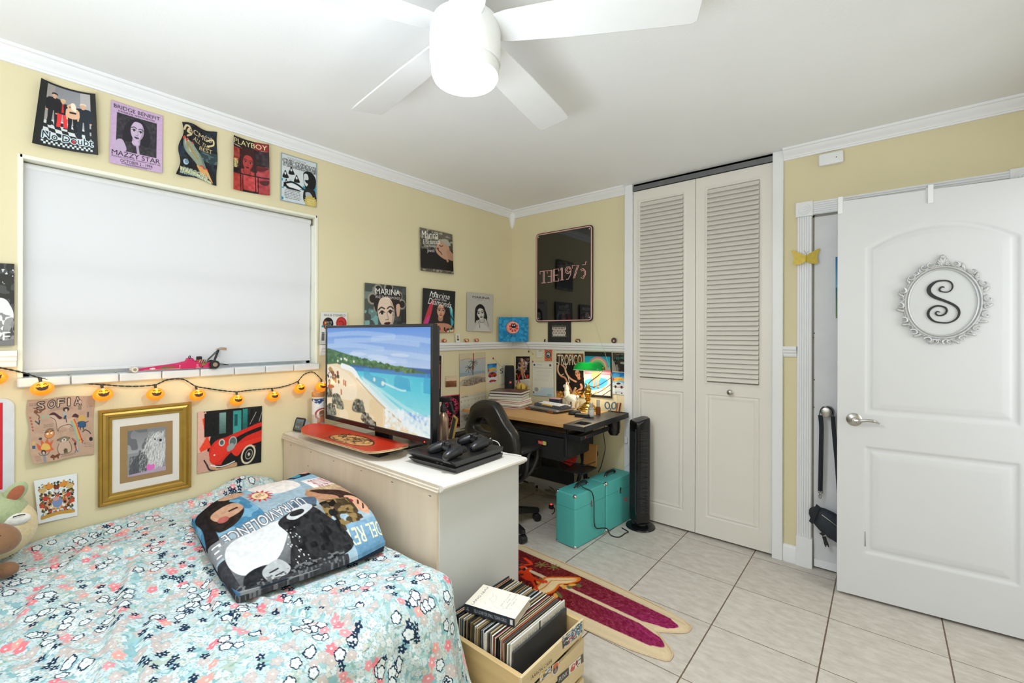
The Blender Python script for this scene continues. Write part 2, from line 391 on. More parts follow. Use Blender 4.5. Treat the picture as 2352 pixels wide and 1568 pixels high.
# ================================================================== ROOM
RX, RY, RH = 3.22, -3.95, 2.44
def wall_material(name, col):
    m = mat(name, col, .75, var=.02, scale=3, bump=0); nt = m.node_tree; p = nt.nodes['Principled BSDF']
    tc = nt.nodes.new('ShaderNodeTexCoord'); nz = nt.nodes.new('ShaderNodeTexNoise'); nz.inputs['Scale'].default_value = 140; nz.inputs['Detail'].default_value = 3
    b = nt.nodes.new('ShaderNodeBump'); b.inputs['Strength'].default_value = .12; b.inputs['Distance'].default_value = .004
    nt.links.new(tc.outputs['Object'], nz.inputs['Vector']); nt.links.new(nz.outputs[0], b.inputs['Height']); nt.links.new(b.outputs[0], p.inputs['Normal'])
    return m
M_wall = wall_material('yellow_paint', 'e0d5b0'); M_ceil = wall_material('ceiling_paint', 'f1f2f3')
M_trim = mat('white_trim_paint', 'eeeff2', .38, var=.015, scale=8); M_door = mat('white_door_paint', 'd9dadd', .42, var=.012, scale=6)
M_old = mat('worn_white_paint', 'dcdde0', .5, var=.05, scale=9); M_cream = mat('cream_closet_paint', 'e8e4dc', .42, var=.02, scale=5)
M_steel = mat('brushed_steel', 'b9b7b2', .28, 1, var=.05, scale=60); M_dark = mat('dark_gap', '1b1a19', .8, var=.1)
M_track = mat('closet_track', '77797c', .4, .7, var=.1)
def tile_floor():
    m = bpy.data.materials.new('floor_tile'); m.use_nodes = True; nt = m.node_tree; N = nt.nodes; K = nt.links; p = N['Principled BSDF']
    g = N.new('ShaderNodeNewGeometry'); sp = N.new('ShaderNodeSeparateXYZ'); K.new(g.outputs['Position'], sp.inputs[0])
    def mth(op, a, b=None, c=None):
        n = N.new('ShaderNodeMath'); n.operation = op
        for i, v in enumerate((a, b, c)):
            if v is None: continue
            if isinstance(v, (int, float)): n.inputs[i].default_value = v
            else: K.new(v, n.inputs[i])
        return n.outputs[0]
    T = .4116; fx = mth('DIVIDE', mth('SUBTRACT', sp.outputs[0], 1.557), T); fy = mth('DIVIDE', mth('ADD', sp.outputs[1], .082), T)
    def dist(f): return mth('MULTIPLY', mth('SUBTRACT', .5, mth('ABSOLUTE', mth('SUBTRACT', mth('FRACT', f), .5))), T)
    nz = N.new('ShaderNodeTexNoise'); nz.inputs['Scale'].default_value = 60; K.new(g.outputs['Position'], nz.inputs['Vector'])
    wob = mth('MULTIPLY', mth('SUBTRACT', nz.outputs[0], .5), .0022)
    gx = mth('LESS_THAN', mth('ADD', dist(fx), wob), .0028); gy = mth('LESS_THAN', mth('ADD', dist(fy), wob), .0018); gr = mth('MAXIMUM', gx, gy)
    n2 = N.new('ShaderNodeTexNoise'); n2.inputs['Scale'].default_value = 9; n2.inputs['Detail'].default_value = 9; n2.inputs['Roughness'].default_value = .68
    mp = N.new('ShaderNodeMapping'); mp.inputs['Scale'].default_value = (1.6, 3.4, 1); K.new(g.outputs['Position'], mp.inputs[0]); K.new(mp.outputs[0], n2.inputs['Vector'])
    cb = N.new('ShaderNodeCombineXYZ'); K.new(mth('FLOOR', fx), cb.inputs[0]); K.new(mth('FLOOR', fy), cb.inputs[1])
    wn = N.new('ShaderNodeTexWhiteNoise'); K.new(cb.outputs[0], wn.inputs['Vector'])
    rp = N.new('ShaderNodeValToRGB'); e = rp.color_ramp.elements; e[0].position = .28; e[0].color = rgba('beb5aa'); e[1].position = .72; e[1].color = rgba('ddd8d0')
    K.new(mth('ADD', n2.outputs[0], mth('MULTIPLY', mth('SUBTRACT', wn.outputs[0], .5), .08)), rp.inputs[0])
    mx = N.new('ShaderNodeMix'); mx.data_type = 'RGBA'; K.new(gr, mx.inputs[0]); K.new(rp.outputs[0], mx.inputs[6]); mx.inputs[7].default_value = rgba('6f5a48')
    K.new(mx.outputs[2], p.inputs['Base Color']); p.inputs['Roughness'].default_value = .5
    b = N.new('ShaderNodeBump'); b.inputs['Strength'].default_value = .5; b.inputs['Distance'].default_value = .002
    K.new(mth('ADD', mth('SUBTRACT', 1, gr), mth('MULTIPLY', n2.outputs[0], .35)), b.inputs['Height']); K.new(b.outputs[0], p.inputs['Normal'])
    return m
M_floor = tile_floor()
mb = MB().box((-.2, RY - .2, -.1), (RX + .9, .75, 0)); struct('floor', mb, M_floor)
mb = MB().box((-.2, RY - .2, RH), (RX + .9, .75, RH + .1)); struct('ceiling', mb, M_ceil)
WY0, WY1, WZ0, WZ1 = -2.985, -1.80, 1.165, 2.037
mb = MB()
for lo, hi in (((-.18, RY - .1, 0), (0, WY0, RH)), ((-.18, WY1, 0), (0, .1, RH)), ((-.18, WY0, 0), (0, WY1, WZ0)), ((-.18, WY0, WZ1), (0, WY1, RH))): mb.box(lo, hi)
struct('wall_left', mb, M_wall)
mb = MB()
for lo, hi in (((-.1, 0, 0), (1.10, .12, RH)), ((2.07, 0, 0), (2.262, .12, RH)), ((2.262, 0, 2.035), (3.03, .12, RH)), ((3.03, 0, 0), (RX + .1, .12, RH)), ((1.10, 0, 2.425), (2.07, .12, RH)),
               ((1.10, .62, 0), (2.1, .7, RH)), ((1.05, .12, 0), (1.10, .7, RH)), ((2.07, .12, 0), (2.12, .7, RH)), ((2.2, .3, 0), (3.1, .34, RH))): mb.box(lo, hi)
struct('wall_back', mb, M_wall)
mb = MB()
for lo, hi in (((RX, -.16, 0), (RX + .12, .1, RH)), ((RX, RY - .1, 0), (RX + .12, -1.0, RH)), ((RX, -1.0, 2.05), (RX + .12, -.16, RH)), ((RX + .8, -1.4, 0), (RX + .85, .2, RH))): mb.box(lo, hi)
struct('wall_right', mb, M_wall)
mb = MB()
for lo, hi in (((-.1, RY - .12, 0), (.6, RY, RH)), ((2.9, RY - .12, 0), (RX + .12, RY, RH)), ((.6, RY - .12, 0), (2.9, RY, .65)), ((.6, RY - .12, 2.2), (2.9, RY, RH))): mb.box(lo, hi)
struct('wall_front', mb, M_wall)
# crown moulding, chair rail, baseboards: one profile run per wall
CROWN = [(0, 2.379), (.011, 2.379), (.013, 2.386), (.017, 2.389), (.019, 2.396), (.030, 2.405), (.042, 2.418), (.046, 2.426), (.054, 2.429), (.056, 2.44), (0, 2.44)]
RAIL = [(0, 1.213), (.010, 1.213), (.014, 1.220), (.014, 1.232), (.022, 1.238), (.024, 1.250), (.032, 1.256), (.034, 1.275), (0, 1.275)]
BASE = [(0, 0), (.014, 0), (.014, .085), (.008, .095), (0, .1)]
def run(name, prof, wall, a, b):
    mk = {'l': lambda d, z, t: (d, t, z), 'b': lambda d, z, t: (t, -d, z), 'r': lambda d, z, t: (RX - d, t, z), 'f': lambda d, z, t: (t, RY + d, z)}[wall]
    struct(name, MB().rings([[mk(d, z, t) for d, z in prof] for t in (a, b)]), M_trim)
run('trim_1', CROWN, 'l', RY, 0); run('trim_2', CROWN, 'b', 0, 1.104); run('trim_3', CROWN, 'b', 2.119, RX); run('trim_4', CROWN, 'r', RY, 0); run('trim_5', CROWN, 'f', 0, RX)
run('trim_6', RAIL, 'l', RY, WY0 - .005); run('trim_7', RAIL, 'l', WY1 + .015, 0); run('trim_8', RAIL, 'b', 0, 1.104); run('trim_9', RAIL, 'b', 2.119, 2.187)
run('baseboard_left', BASE, 'l', RY, 0); run('baseboard_back', BASE, 'b', 0, 1.104); run('trim_10', BASE, 'b', 2.119, 2.187); run('baseboard_right', BASE, 'r', RY, -1.07)
mb = MB()
mb.rings([[(x * k, -y * k, z) for x, y in ((0, 0), (.062, 0), (.062, .03), (.03, .062), (0, .062))] for k, z in ((.12, 2.292), (.35, 2.315), (.52, 2.345), (.62, 2.37), (.9, 2.40), (1, 2.44))]); struct('trim_11', mb, M_trim)
struct('trim_12', MB().box((1.104, -.022, 0), (1.164, .01, 2.44)), M_trim, .003)
struct('trim_13', MB().box((2.063, -.024, 0), (2.119, .01, 2.44)), M_trim, .003)
# ---- window in the left wall: aluminium frame, panes, tiled sill, roller blind
M_glass = bpy.data.materials.new('window_glass'); M_glass.use_nodes = True
_n = M_glass.node_tree; _p = _n.nodes['Principled BSDF']; _t = _n.nodes.new('ShaderNodeBsdfTransparent'); _g = _n.nodes.new('ShaderNodeBsdfGlossy'); _g.inputs['Roughness'].default_value = .02
_x = _n.nodes.new('ShaderNodeMixShader'); _x.inputs[0].default_value = .06; _n.links.new(_t.outputs[0], _x.inputs[1]); _n.links.new(_g.outputs[0], _x.inputs[2]); _n.links.new(_x.outputs[0], _n.nodes['Material Output'].inputs[0]); _n.nodes.remove(_p)
M_alu = mat('aluminium_frame', 'c9cdd0', .4, .6, var=.04)
w = bpy.data.objects.new('window_1', None); C.objects.link(w); w.location = (-.12, (WY0 + WY1) / 2, WZ0); w['kind'] = 'structure'
mb = MB(); fw = .035
for z in (WZ0, 1.36, 1.60, WZ1 - fw): mb.box((-.105, WY0, z), (-.068, WY1, z + fw))
for y in (WY0, WY1 - fw): mb.box((-.105, y, WZ0), (-.068, y + fw, WZ1))
obj('window_frame', mb, M_alu, w, .003, world=True)
obj('glass_pane', MB().box((-.092, WY0 + .01, WZ0 + .01), (-.088, WY1 - .01, WZ1 - .01)), M_glass, w, world=True)
M_sill = mat('sill_tile', 'd9dcdd', .3, var=.05, scale=20)
mb = MB(); ys = np.linspace(WY0 - .006, WY1 + .008, 9)
for i in range(8): mb.box((-.11, ys[i] + .0012, 1.131), (.022, ys[i + 1] - .0012, 1.168))
obj('window_sill', mb, M_sill, w, .006, world=True)
mb = MB()                                                       # painted reveal lining
mb.box((-.11, WY1 - .012, 1.168), (.004, WY1 + .004, WZ1 + .004)); mb.box((-.11, WY0 - .004, 1.168), (.004, WY0 + .012, WZ1 + .004)); mb.box((-.11, WY0, WZ1 - .012), (.004, WY1, WZ1 + .004))
obj('window_reveal', mb, mat('reveal_paint', 'eeeedc', .5, var=.02), w, .003, world=True)
M_blind = bpy.data.materials.new('blind_fabric'); M_blind.use_nodes = True
_n = M_blind.node_tree; _p = _n.nodes['Principled BSDF']; _p.inputs['Base Color'].default_value = rgba('eeeef0'); _p.inputs['Roughness'].default_value = .8; _p.inputs['Specular IOR Level'].default_value = .1
_t = _n.nodes.new('ShaderNodeBsdfTranslucent'); _t.inputs[0].default_value = rgba('f2f2f2'); _x = _n.nodes.new('ShaderNodeMixShader'); _x.inputs[0].default_value = .35
_n.links.new(_p.outputs[0], _x.inputs[1]); _n.links.new(_t.outputs[0], _x.inputs[2]); _n.links.new(_x.outputs[0], _n.nodes['Material Output'].inputs[0])
t = thing('roller_blind', 'white roller blind pulled down over the window', 'blind', (-.03, (WY0 + WY1) / 2, 1.2))
bx = -.035; by0, by1 = WY0 + .014, WY1 - .026
def bl(u, v): return (bx + .004 * math.sin(v * 5 + .5) + .002 * math.sin(u * 9) * v, by0 + (by1 - by0) * u, 2.0 - (2.0 - 1.192) * v)
mb = MB().grid(bl, 24, 24).grid(lambda u, v: tuple(a + b for a, b in zip(bl(u, v), (-.0015, 0, 0))), 24, 24); obj('blind_fabric', mb, M_blind, t, world=True, ang=80)
obj('hem_bar', MB().box((bx - .006, by0 - .001, 1.184), (bx + .006, by1 + .001, 1.197)), mat('blind_hem', 'dcdcde', .6), t, .003, world=True)
obj('roller_tube', MB().cyl((bx - .012, by0 - .005, 2.005), (bx - .012, by1 + .005, 2.005), .016), mat('blind_roll', 'dededf', .6), t, world=True)
for yy in (by0 - .02, by1 + .008): obj('roller_bracket', MB().box((bx - .03, yy, 1.985), (bx + .012, yy + .006, 2.022)), mat('blind_bracket', '8d8672', .4, .6), t, .002, world=True)
# ---- height-field leaf for panelled doors: h(u, z) metres out of the face
def leaf(w, h, fn, th, step=.0045):
    nu, nv = int(w / step), int(h / step * .8); u = np.linspace(0, w, nu + 1); z = np.linspace(0, h, nv + 1); U, Zz = np.meshgrid(u, z); Hh = fn(U, Zz)
    mb = MB(); n = (nu + 1) * (nv + 1); mb.v = [Vector((a, -b, c)) for a, b, c in zip(U.ravel(), Hh.ravel(), Zz.ravel())]
    mb.f = [(j * (nu + 1) + i, j * (nu + 1) + i + 1, (j + 1) * (nu + 1) + i + 1, (j + 1) * (nu + 1) + i) for j in range(nv) for i in range(nu)]; mb.mi = [0] * len(mb.f)
    k = -float(Hh.min()) + .001; mb.box((0, k, 0), (w, th, h))
    for lo, hi in (((0, .0005, 0), (.002, k, h)), ((w - .002, .0005, 0), (w, k, h)), ((0, .0005, 0), (w, k, .002)), ((0, .0005, h - .002), (w, k, h))): mb.box(lo, hi)
    return mb
def sd_rect(U, Zz, x0, x1, z0, z1, arch=0):
    zt = z1 - arch * ((2 * (U - x0) / (x1 - x0) - 1) ** 2) if arch else z1
    return np.minimum(np.minimum(U - x0, x1 - U), np.minimum(Zz - z0, zt - Zz))
def mould(d, prof): return np.interp(d, [p[0] for p in prof], [p[1] for p in prof])
# ---- closet: two louvred folding leaves in a shallow opening
def closet_leaf(name, x0, x1, a0, a1):
    wd_, ht = x1 - x0, 2.372
    lo, hi, pl, ph = 1.035 - .015, 2.297 - .015, .125, .935
    prof = [(-1, 0), (-.002, 0), (.002, -.006), (.010, -.006), (.014, -.001), (.022, -.001), (.026, -.007), (.034, -.007), (1, -.007)]
    def fn(U, Zz):
        d2 = sd_rect(U, Zz, a0, a1, pl, ph); h = mould(d2, [(-1, 0), (0, 0), (.003, -.006), (.010, -.006), (.016, -.001), (.024, -.001), (.030, -.004), (1, -.004)])
        d1 = sd_rect(U, Zz, a0 - .012, a1 + .012, lo - .018, hi + .018); q = mould(d1, [(-1, 0), (0, 0), (.003, .003), (.008, .003), (.012, -.002), (.016, -.002), (.018, -.03), (1, -.03)])
        return np.where(d1 > 0, q, h)
    mb = leaf(wd_, ht, fn, .036)
    n = 42; pit = (hi - lo) / n
    for i in range(n):
        z = lo + (i + .5) * pit
        mb.at(xf((0, 0, z), 0, math.radians(-38))); mb.box((a0 + .004, -.005, -.0155), (a1 - .004, .0, .0155)); mb.at(Matrix())
    mb.v = [p + Vector((x0, -.002, .015)) for p in mb.v]
    return struct(name, mb, M_cream, ang=28)
closet_leaf('door_3', 1.167, 1.607, .047, .362)
k = closet_leaf('door_4', 1.610, 2.061, .070, .381)
q = B(1679, 900); obj('door_knob', MB().lathe([(.004, 0), (.009, .004), (.008, .014), (.016, .020), (.018, .028), (.012, .034), (.002, .036)], 20).at(Matrix()), M_steel, k, loc=(0, 0, 0))
kn = k.children[0]; kn.matrix_basis = Matrix.Translation((q.x, -.004, q.z)) @ Matrix.Rotation(PI / 2, 4, 'X')
struct('trim_14', MB().box((1.165, -.012, 2.391), (2.062, .03, 2.424)).box((1.165, .0, 2.424), (2.062, .03, 2.44)), M_track)
# ---- closed door in the back wall with fluted casing
def flute(mb, lo, hi, horiz=False):
    n = 6; (x0, z0), (x1, z1) = lo, hi
    mb.box((x0, -.014, z0), (x1, .005, z1))
    for i in range(n):
        if horiz: a = z0 + (z1 - z0) * (i + .62) / (n + .25); mb.box((x0, -.0185, a - .0042), (x1, -.013, a + .0042))
        else: a = x0 + (x1 - x0) * (i + .62) / (n + .25); mb.box((a - .0042, -.0185, z0), (a + .0042, -.013, z1))
def rosette(mb, cx, cz):
    mb.box((cx - .042, -.024, cz - .042), (cx + .042, .004, cz + .042))
    mb.at(Matrix.Translation((cx, -.0238, cz)) @ Matrix.Rotation(PI / 2, 4, 'X')); mb.lathe([(.032, 0), (.030, .004), (.024, .001), (.018, .001), (.016, .005), (.006, .006), (.005, .003), (.001, .003)], 24); mb.at(Matrix())
mb = MB(); flute(mb, (2.189, .17), (2.261, 2.028)); flute(mb, (3.031, .17), (3.1, 2.028)); flute(mb, (2.262, 2.033), (3.03, 2.108), True)
rosette(mb, 2.224, 2.070); rosette(mb, 3.067, 2.070); mb.box((2.187, -.026, 0), (2.266, .004, .172)).box((3.03, -.026, 0), (3.11, .004, .172))
struct('trim_15', mb, M_trim, .0015)
d1 = struct('door_1', MB().box((2.270, .008, .012), (3.022, .045, 2.022)), M_old, .002)
struct('trim_16', MB().box((2.262, .012, 0), (2.270, .12, 2.035)).box((3.022, .012, 0), (3.03, .12, 2.035)).box((2.262, .012, 2.022), (3.03, .12, 2.035)).box((2.262, .05, 0), (3.03, .12, .012)), mat('door_gap_paint', '9a9892', .6, var=.15))
obj('door_sweep', MB().box((2.272, .002, .012), (3.02, .008, .055)), M_trim, d1, .001)
mb = MB()
for x, y in ((1872, 493), (1870, 765), (1868, 775), (1870, 872), (1869, 935)): q = B(x, y, .0); mb.cyl((q.x, .009, q.z), (q.x, .006, q.z), .0035, n=10)
obj('hinge_screw', mb, mat('old_screw', '5d5a55', .6), d1)
q = B(1899, 945, -.02); mb = MB().at(Matrix.Translation((q.x, .008, q.z)) @ Matrix.Rotation(PI / 2, 4, 'X')).lathe([(.033, 0), (.033, .006), (.026, .010), (.011, .012), (.011, .03), (.024, .036), (.028, .048), (.026, .058), (.018, .062), (.001, .062)], 28)
obj('door_knob', mb, M_steel, d1)
KNOB = Vector((q.x, .008, q.z))
# ---- open panelled door swung back against the wall
DA = Vector((2.394, -.219, .015)); DANG = math.atan2(.067, .657); DW = .76
def door_fn(U, Zz):
    p = [(-1, 0), (0, 0), (.004, -.004), (.012, -.0075), (.024, -.0075), (.030, -.004), (.056, -.0005), (1, -.0005)]
    return mould(sd_rect(U, Zz, .112, .648, .93, 1.868, .10), p) * 1. + mould(sd_rect(U, Zz, .112, .648, .225, .765), p)
d2 = struct('door_2', leaf(DW, 2.02, door_fn, .035), M_door, ang=60); d2.location = DA; d2.rotation_euler = (0, 0, DANG)
def door_at(px, py, out=0.):                                     # sight line onto the open door's face, door coordinates
    n = Vector((math.sin(DANG), -math.cos(DANG), 0)); d = ray(px, py); o = DA + n * out; t = (o - CAM).dot(n) / d.dot(n); p = CAM + d * t - DA
    return Vector((p.x * math.cos(DANG) + p.y * math.sin(DANG), -out, p.z))
q = door_at(1962, 963); h = obj('door_handle', MB().at(Matrix.Translation(q) @ Matrix.Rotation(PI / 2, 4, 'X')).lathe([(.001, 0), (.033, 0), (.033, .003), (.026, .008), (.013, .012), (.012, .04), (.001, .042)], 28), M_steel, d2)
obj('lever', MB().tube(cr([q + Vector(v) for v in ((0, -.036, 0), (.02, -.040, .001), (.05, -.040, .006), (.078, -.038, .004), (.098, -.034, -.004))], 6), [.010] * 6 + [.008] * 12 + [.0055] * 6 + [.004], 10), M_steel, h)
# over-door hook rack strips
mb = MB()
for px in (1930, 2137):
    a = door_at(px, 460).x; mb.box((a - .010, -.006, 1.955), (a + .010, -.002, 2.045)).box((a - .010, -.006, 2.041), (a + .010, .041, 2.045)).box((a - .010, .037, 1.96), (a + .010, .041, 2.045))
    h = obj('over_door_strap', mb, M_trim, d2, .001); mb = MB()
# scuff mark on the lower panel
a = door_at(2010, 1275); obj('scuff', MB().grid(lambda u, v: (.1128 + .0035 * u * (1 - v * .5), -.0012 - .0003, .26 + .075 * v), 2, 6), mat('scuff_dirt', '5b5a5a', .9, var=.4, scale=200), d2)
# ---- added window in the front wall behind the camera, lets fill light in
w = bpy.data.objects.new('added_window_2', None); C.objects.link(w); w.location = (1.75, RY - .06, .65); w['kind'] = 'structure'
mb = MB()
for x in (.6, 1.733, 2.865): mb.box((x, RY - .08, .65), (x + .035, RY - .04, 2.2))
for z in (.65, 2.165): mb.box((.6, RY - .08, z), (2.9, RY - .04, z + .035))
obj('window_frame', mb, M_alu, w, .003, world=True)
obj('glass_pane', MB().box((.61, RY - .062, .66), (2.89, RY - .058, 2.19)), M_glass, w, world=True)
# ================================================================== PAPERS ON THE WALLS
def curl(a, b=0, p=2): return lambda u, v: a * np.abs(2 * u - 1) ** p + b * (v ** 2)
G5 = 'posters above the window'
# four musicians on a chequered floor, black border
c = Cv(210, 225, '1f2120'); c.grad(.13, .03, .9, .7, '8b8c92', 'a7a6aa'); c.poly([(.13, .03), (.27, .03), (.27, .55), (.13, .64)], 'a29c98'); c.poly([(.72, .03), (.9, .03), (.9, .8), (.72, .62)], 'b1adb0')
c.poly([(.13, .6), (.3, .56), (.72, .58), (.9, .72), (.9, .88), (.13, .88)], 'd8dde0')
for i in range(5):
    for j in range(9):
        if (i + j) % 2: y = .585 + .058 * i; c.poly([(.06 + j * .105 + i * .02, y), (.165 + j * .105 + i * .02, y + .006), (.19 + j * .105 + i * .02, y + .064), (.085 + j * .105 + i * .02, y + .058)], '1d1f20')
c.rect(0, 0, .13, 1, '1f2120'); c.rect(.9, 0, 1, 1, '1f2120'); c.rect(0, 0, 1, .03, '1f2120'); c.rect(0, .86, 1, 1, '1f2120')
c.figure(.27, .14, .66, '1a1a1d', '1b1b1e', hair='141212', w=1.6).figure(.77, .2, .78, '1b2530', '1a2630', hair='e2d6b8', w=1.6, skin='d9a98c')
c.figure(.42, .2, .67, '16161a', 'e8353a', hair='e0c28a', w=1.65).poly([(.405, .285), (.43, .285), (.44, .42), (.4, .42)], 'd8272f'); c.figure(.59, .24, .7, 'e3b594', '15161a', hair='efe6cf', skin='e3b594', w=1.5)
c.rect(.535, .37, .65, .395, '1a1a1c'); c.line([(.55, .35), (.5, .29), (.57, .245)], .03, 'e3b594'); c.blob([(.56, .235), (.63, .235), (.65, .36), (.61, .35), (.57, .33)], 'efe6cf')
c.text('No Doubt', .13, .765, .92, .875, '17181b', .035, out=.016, oc='cfe0e6'); c.ell(.612, .845, .026, .026, 'c92b3a')
for i in range(22):
    for j in range(2):
        if (i + j) % 2 == 0: c.rect(.12 + i * .036, .9 + j * .03, .156 + i * .036, .93 + j * .03, 'd8e4e8')
sheet('band_poster', c, [(94.5, 178.6), (219, 215.4), (225.8, 356), (73.3, 328)], LW, P_GLOSS, lambda u, v: .028 * np.abs(2 * u - 1) ** 2 * (1 - .5 * v) + .012 * v, label='black-bordered poster of a four-piece band on chequered floor above the window', group=G5)
# mauve concert bill
def bill(c):
    c.noise(.02, 5, 2); c.text('BRIDGE BENEFIT', .05, .045, .94, .105, '2b2730', .018); c.text('SHORELINE AMPHITHEATRE', .13, .122, .84, .15, '2b2730', .01)
    c.rect(.11, .165, .88, .76, '3d3b40'); c.noise(.05, 7, 4, .11, .165, .88, .76)
    c.face(.5, .4, .15, 'c9b4cf', '2f2d33', '4a4550', '37343b', 1.5, .08, 1.6); c.blob([(.11, .62), (.22, .58), (.3, .7), (.28, .76), (.11, .76)], 'c2aecb'); c.line([(.5, .6), (.53, .76)], .05, 'b9a5c2'); c.ell(.47, .585, .07, .035, 'c9b4cf')
    c.text('MAZZY STAR', .04, .775, .95, .85, '2a262e', .028); c.text('PLAYING HITS FROM TONIGHT I MIGHT SEE', .04, .862, .96, .885, '2a262e', .012)
    c.text('OCTOBER 2 - 1994', .2, .9, .8, .95, '2a262e', .01); c.line([(.22, .966), (.78, .966)], .008, '2a262e'); c.line([(.3, .98), (.7, .98)], .005, '2a262e'); return c
sheet('concert_poster', bill(Cv(190, 230, 'c7aacb')), [(256, 229), (374, 266), (372.7, 397.5), (251, 372.6)], LW, lift=curl(.004, .003), label='mauve concert poster with a black and white portrait above the window', group=G5)
# creased rocket poster
c = Cv(150, 220, '16181c'); c.mottle('1d2a3a', .52, 30, 3).mottle('0f1013', .6, 18, 5); c.scatter(40, ['8a97a5', 'c8c9c0'], .006, 4)
c.rect(.55, .42, 1, .62, '2c3f45'); c.mottle('55686a', .6, 9, 8, .6, .45, 1, .62)
c.line([(.03, .13), (.1, .06), (.2, .09), (.12, .16), (.24, .2), (.14, .24)], .055, 'd8c59a', 1, 4); c.text("ACMÉ'S", .14, .08, .86, .2, 'd8c59a', .03, rot=.1); c.line([(.7, .2), (.88, .17), (.9, .26), (.74, .3)], .05, 'd8c59a', 1, 4)
c.text('ALL THE', .32, .25, .8, .33, 'd9c48f', .02, rot=.22); c.text('BEST', .52, .355, .86, .43, 'd9c48f', .035, rot=.05)
R = lambda pts, k: [(a + (b) * .55, b) for a, b in pts]
for dx, w, col in ((.0, .075, '7f8f86'), (.26, .06, '6f837c'), (.1, .12, '8f9a86')):
    a, b = (.06 + dx, .28 + dx * .3), (.5 + dx * .8, .76 + dx * .12); n = (-(b[1] - a[1]), b[0] - a[0]); l = math.hypot(*n); n = (n[0] / l * w, n[1] / l * w)
    m1 = (a[0] * .55 + b[0] * .45, a[1] * .55 + b[1] * .45); c.blob([a, (m1[0] + n[0], m1[1] + n[1]), (b[0] + n[0] * .6, b[1]), (b[0] - n[0] * .6, b[1]), (m1[0] - n[0], m1[1] - n[1])], col); c.line([(a[0] + .03, a[1]), (m1[0] + n[0] * .5, m1[1])], .025, 'cfd3c4', .8)
    c.ell(a[0], a[1], .035, .03, 'd94c3c'); c.ell(b[0], b[1] - .01, .055, .04, 'dd5440'); c.blob([(b[0] - .05, b[1] + .01), (b[0] + .06, b[1]), (b[0] + .2, b[1] + .19)], 'dba765')
c.line([(.2, .36), (.46, .62)], .05, 'a88b55'); c.ell(.15, .73, .075, .055, 'a9c3d6'); c.ell(.17, .72, .05, .04, '4f6f86', .6)
c.poly([(.02, .83), (.86, .96), (.88, 1), (.6, .99), (.05, .9)], 'cfcfa4'); c.text('SKYROCKET', .08, .86, .8, .97, '6c8a86', .03, rot=.11, out=.01, oc='d8dcb8'); c.noise(.03, 4, 9)
sheet('rocket_poster', c, [(419.8, 279), (499, 305.6), (497.5, 424), (407.5, 397)], LW, P_GLOSS, lambda u, v: .012 * (1 - u) ** 2 + .006 * np.sin(v * 9 + u * 4) * (1 - u), wob=.006, seed=4, label='crumpled dark poster with green rockets above the window', group=G5, off=.008)
# red magazine cover
c = Cv(130, 200, '241316'); c.rect(.6, 0, 1, .14, '8b2026')
for (x0, y0, x1, y1, q) in ((0, .2, .2, .45, '9d3a2c'), (.22, .18, .6, .66, 'b13a36'), (.64, .46, 1, .66, 'ad4046'), (0, .68, .26, 1, 'b23a30'), (.29, .68, .68, .96, 'c04444'), (.71, .68, 1, 1, 'a83a40'), (.64, .17, 1, .44, '33242b')): c.rect(x0, y0, x1, y1, q)
c.noise(.09, 10, 6); c.face(.42, .44, .17, 'b5403c', '3b181a', '4d1518', '3a1216', 1.2, .1, 1.5); c.blob([(.66, .48), (.98, .47), (.86, .54), (.7, .55)], '57181c'); c.blob([(.74, .75), (.98, .72), (.95, .8), (.8, .81)], '4a1418'); c.blob([(.22, .2), (.6, .16), (.62, .33), (.45, .27), (.25, .33)], '3a1718')
for x in (.2, .61): c.line([(x, .15), (x + .02, 1)], .025, '1e1113')
for y in (.67,): c.line([(0, y - .01), (1, y + .01)], .02, '1e1113')
c.rect(0, 0, 1, .16, '241316'); c.rect(.6, 0, 1, .16, '84222a'); c.text('PLAYBOY', .02, .035, .95, .13, 'e9e0a4', .045); c.line([(.03, .155), (.2, .17)], .02, 'e6ddc0'); c.lines(.75, .145, .96, .16, 1, 'e6ddc0')
c.text('SMOKING', .03, .4, .13, .56, 'e0cf86', .03, rot=0); c.lines(.03, .42, .13, .58, 6, 'e8d98c', 3, .03, .05)
sheet('magazine_cover', c, [(537, 309.6), (618, 332), (619.8, 449), (536, 434)], LW, P_GLOSS, lambda u, v: .022 * np.abs(2 * u - 1) ** 2 * (1 - .4 * v), label='red and black magazine cover with yellow title above the window', group=G5)
# pale blue band bill with a gold burst
c = Cv(135, 185, '8fa6b0'); c.rect(.03, .02, .97, .98, 'cfd6da'); c.lines(.15, .05, .75, .1, 2, '55595c', 1, .008)
c.text('CHIP CHROME', .05, .115, .96, .19, 'e9edef', .03, rot=.03, out=.013, oc='3a3d40'); c.text('& THE MONO-TONES', .06, .205, .97, .26, 'e9edef', .025, rot=.03, out=.01, oc='3a3d40')
c.rect(.03, .5, .97, .66, 'b8d2d8'); c.mottle('2f8fa8', .6, 14, 3, .03, .48, .97, .97); c.mottle('d3dade', .45, 10, 7, .03, .3, .6, .97)
g = random.Random(5)
for x, y in ((.12, .42), (.28, .32), (.43, .46), (.15, .6)): c.blob([(x - .07, y + .08), (x - .03, y - .03), (x, y - .08), (x + .04, y - .02), (x + .09, y + .07)], '1f2022'); c.ell(x, y - .01, .025, .03, 'd8dcde')
c.line([(.1, .62), (.3, .56), (.5, .6), (.62, .66)], .05, '1d1e20', 1, 4); c.blob([(.15, .62), (.4, .6), (.55, .66), (.3, .7)], 'e3e7ea'); c.blob([(.18, .68), (.52, .7), (.5, .74), (.2, .73)], '202124')
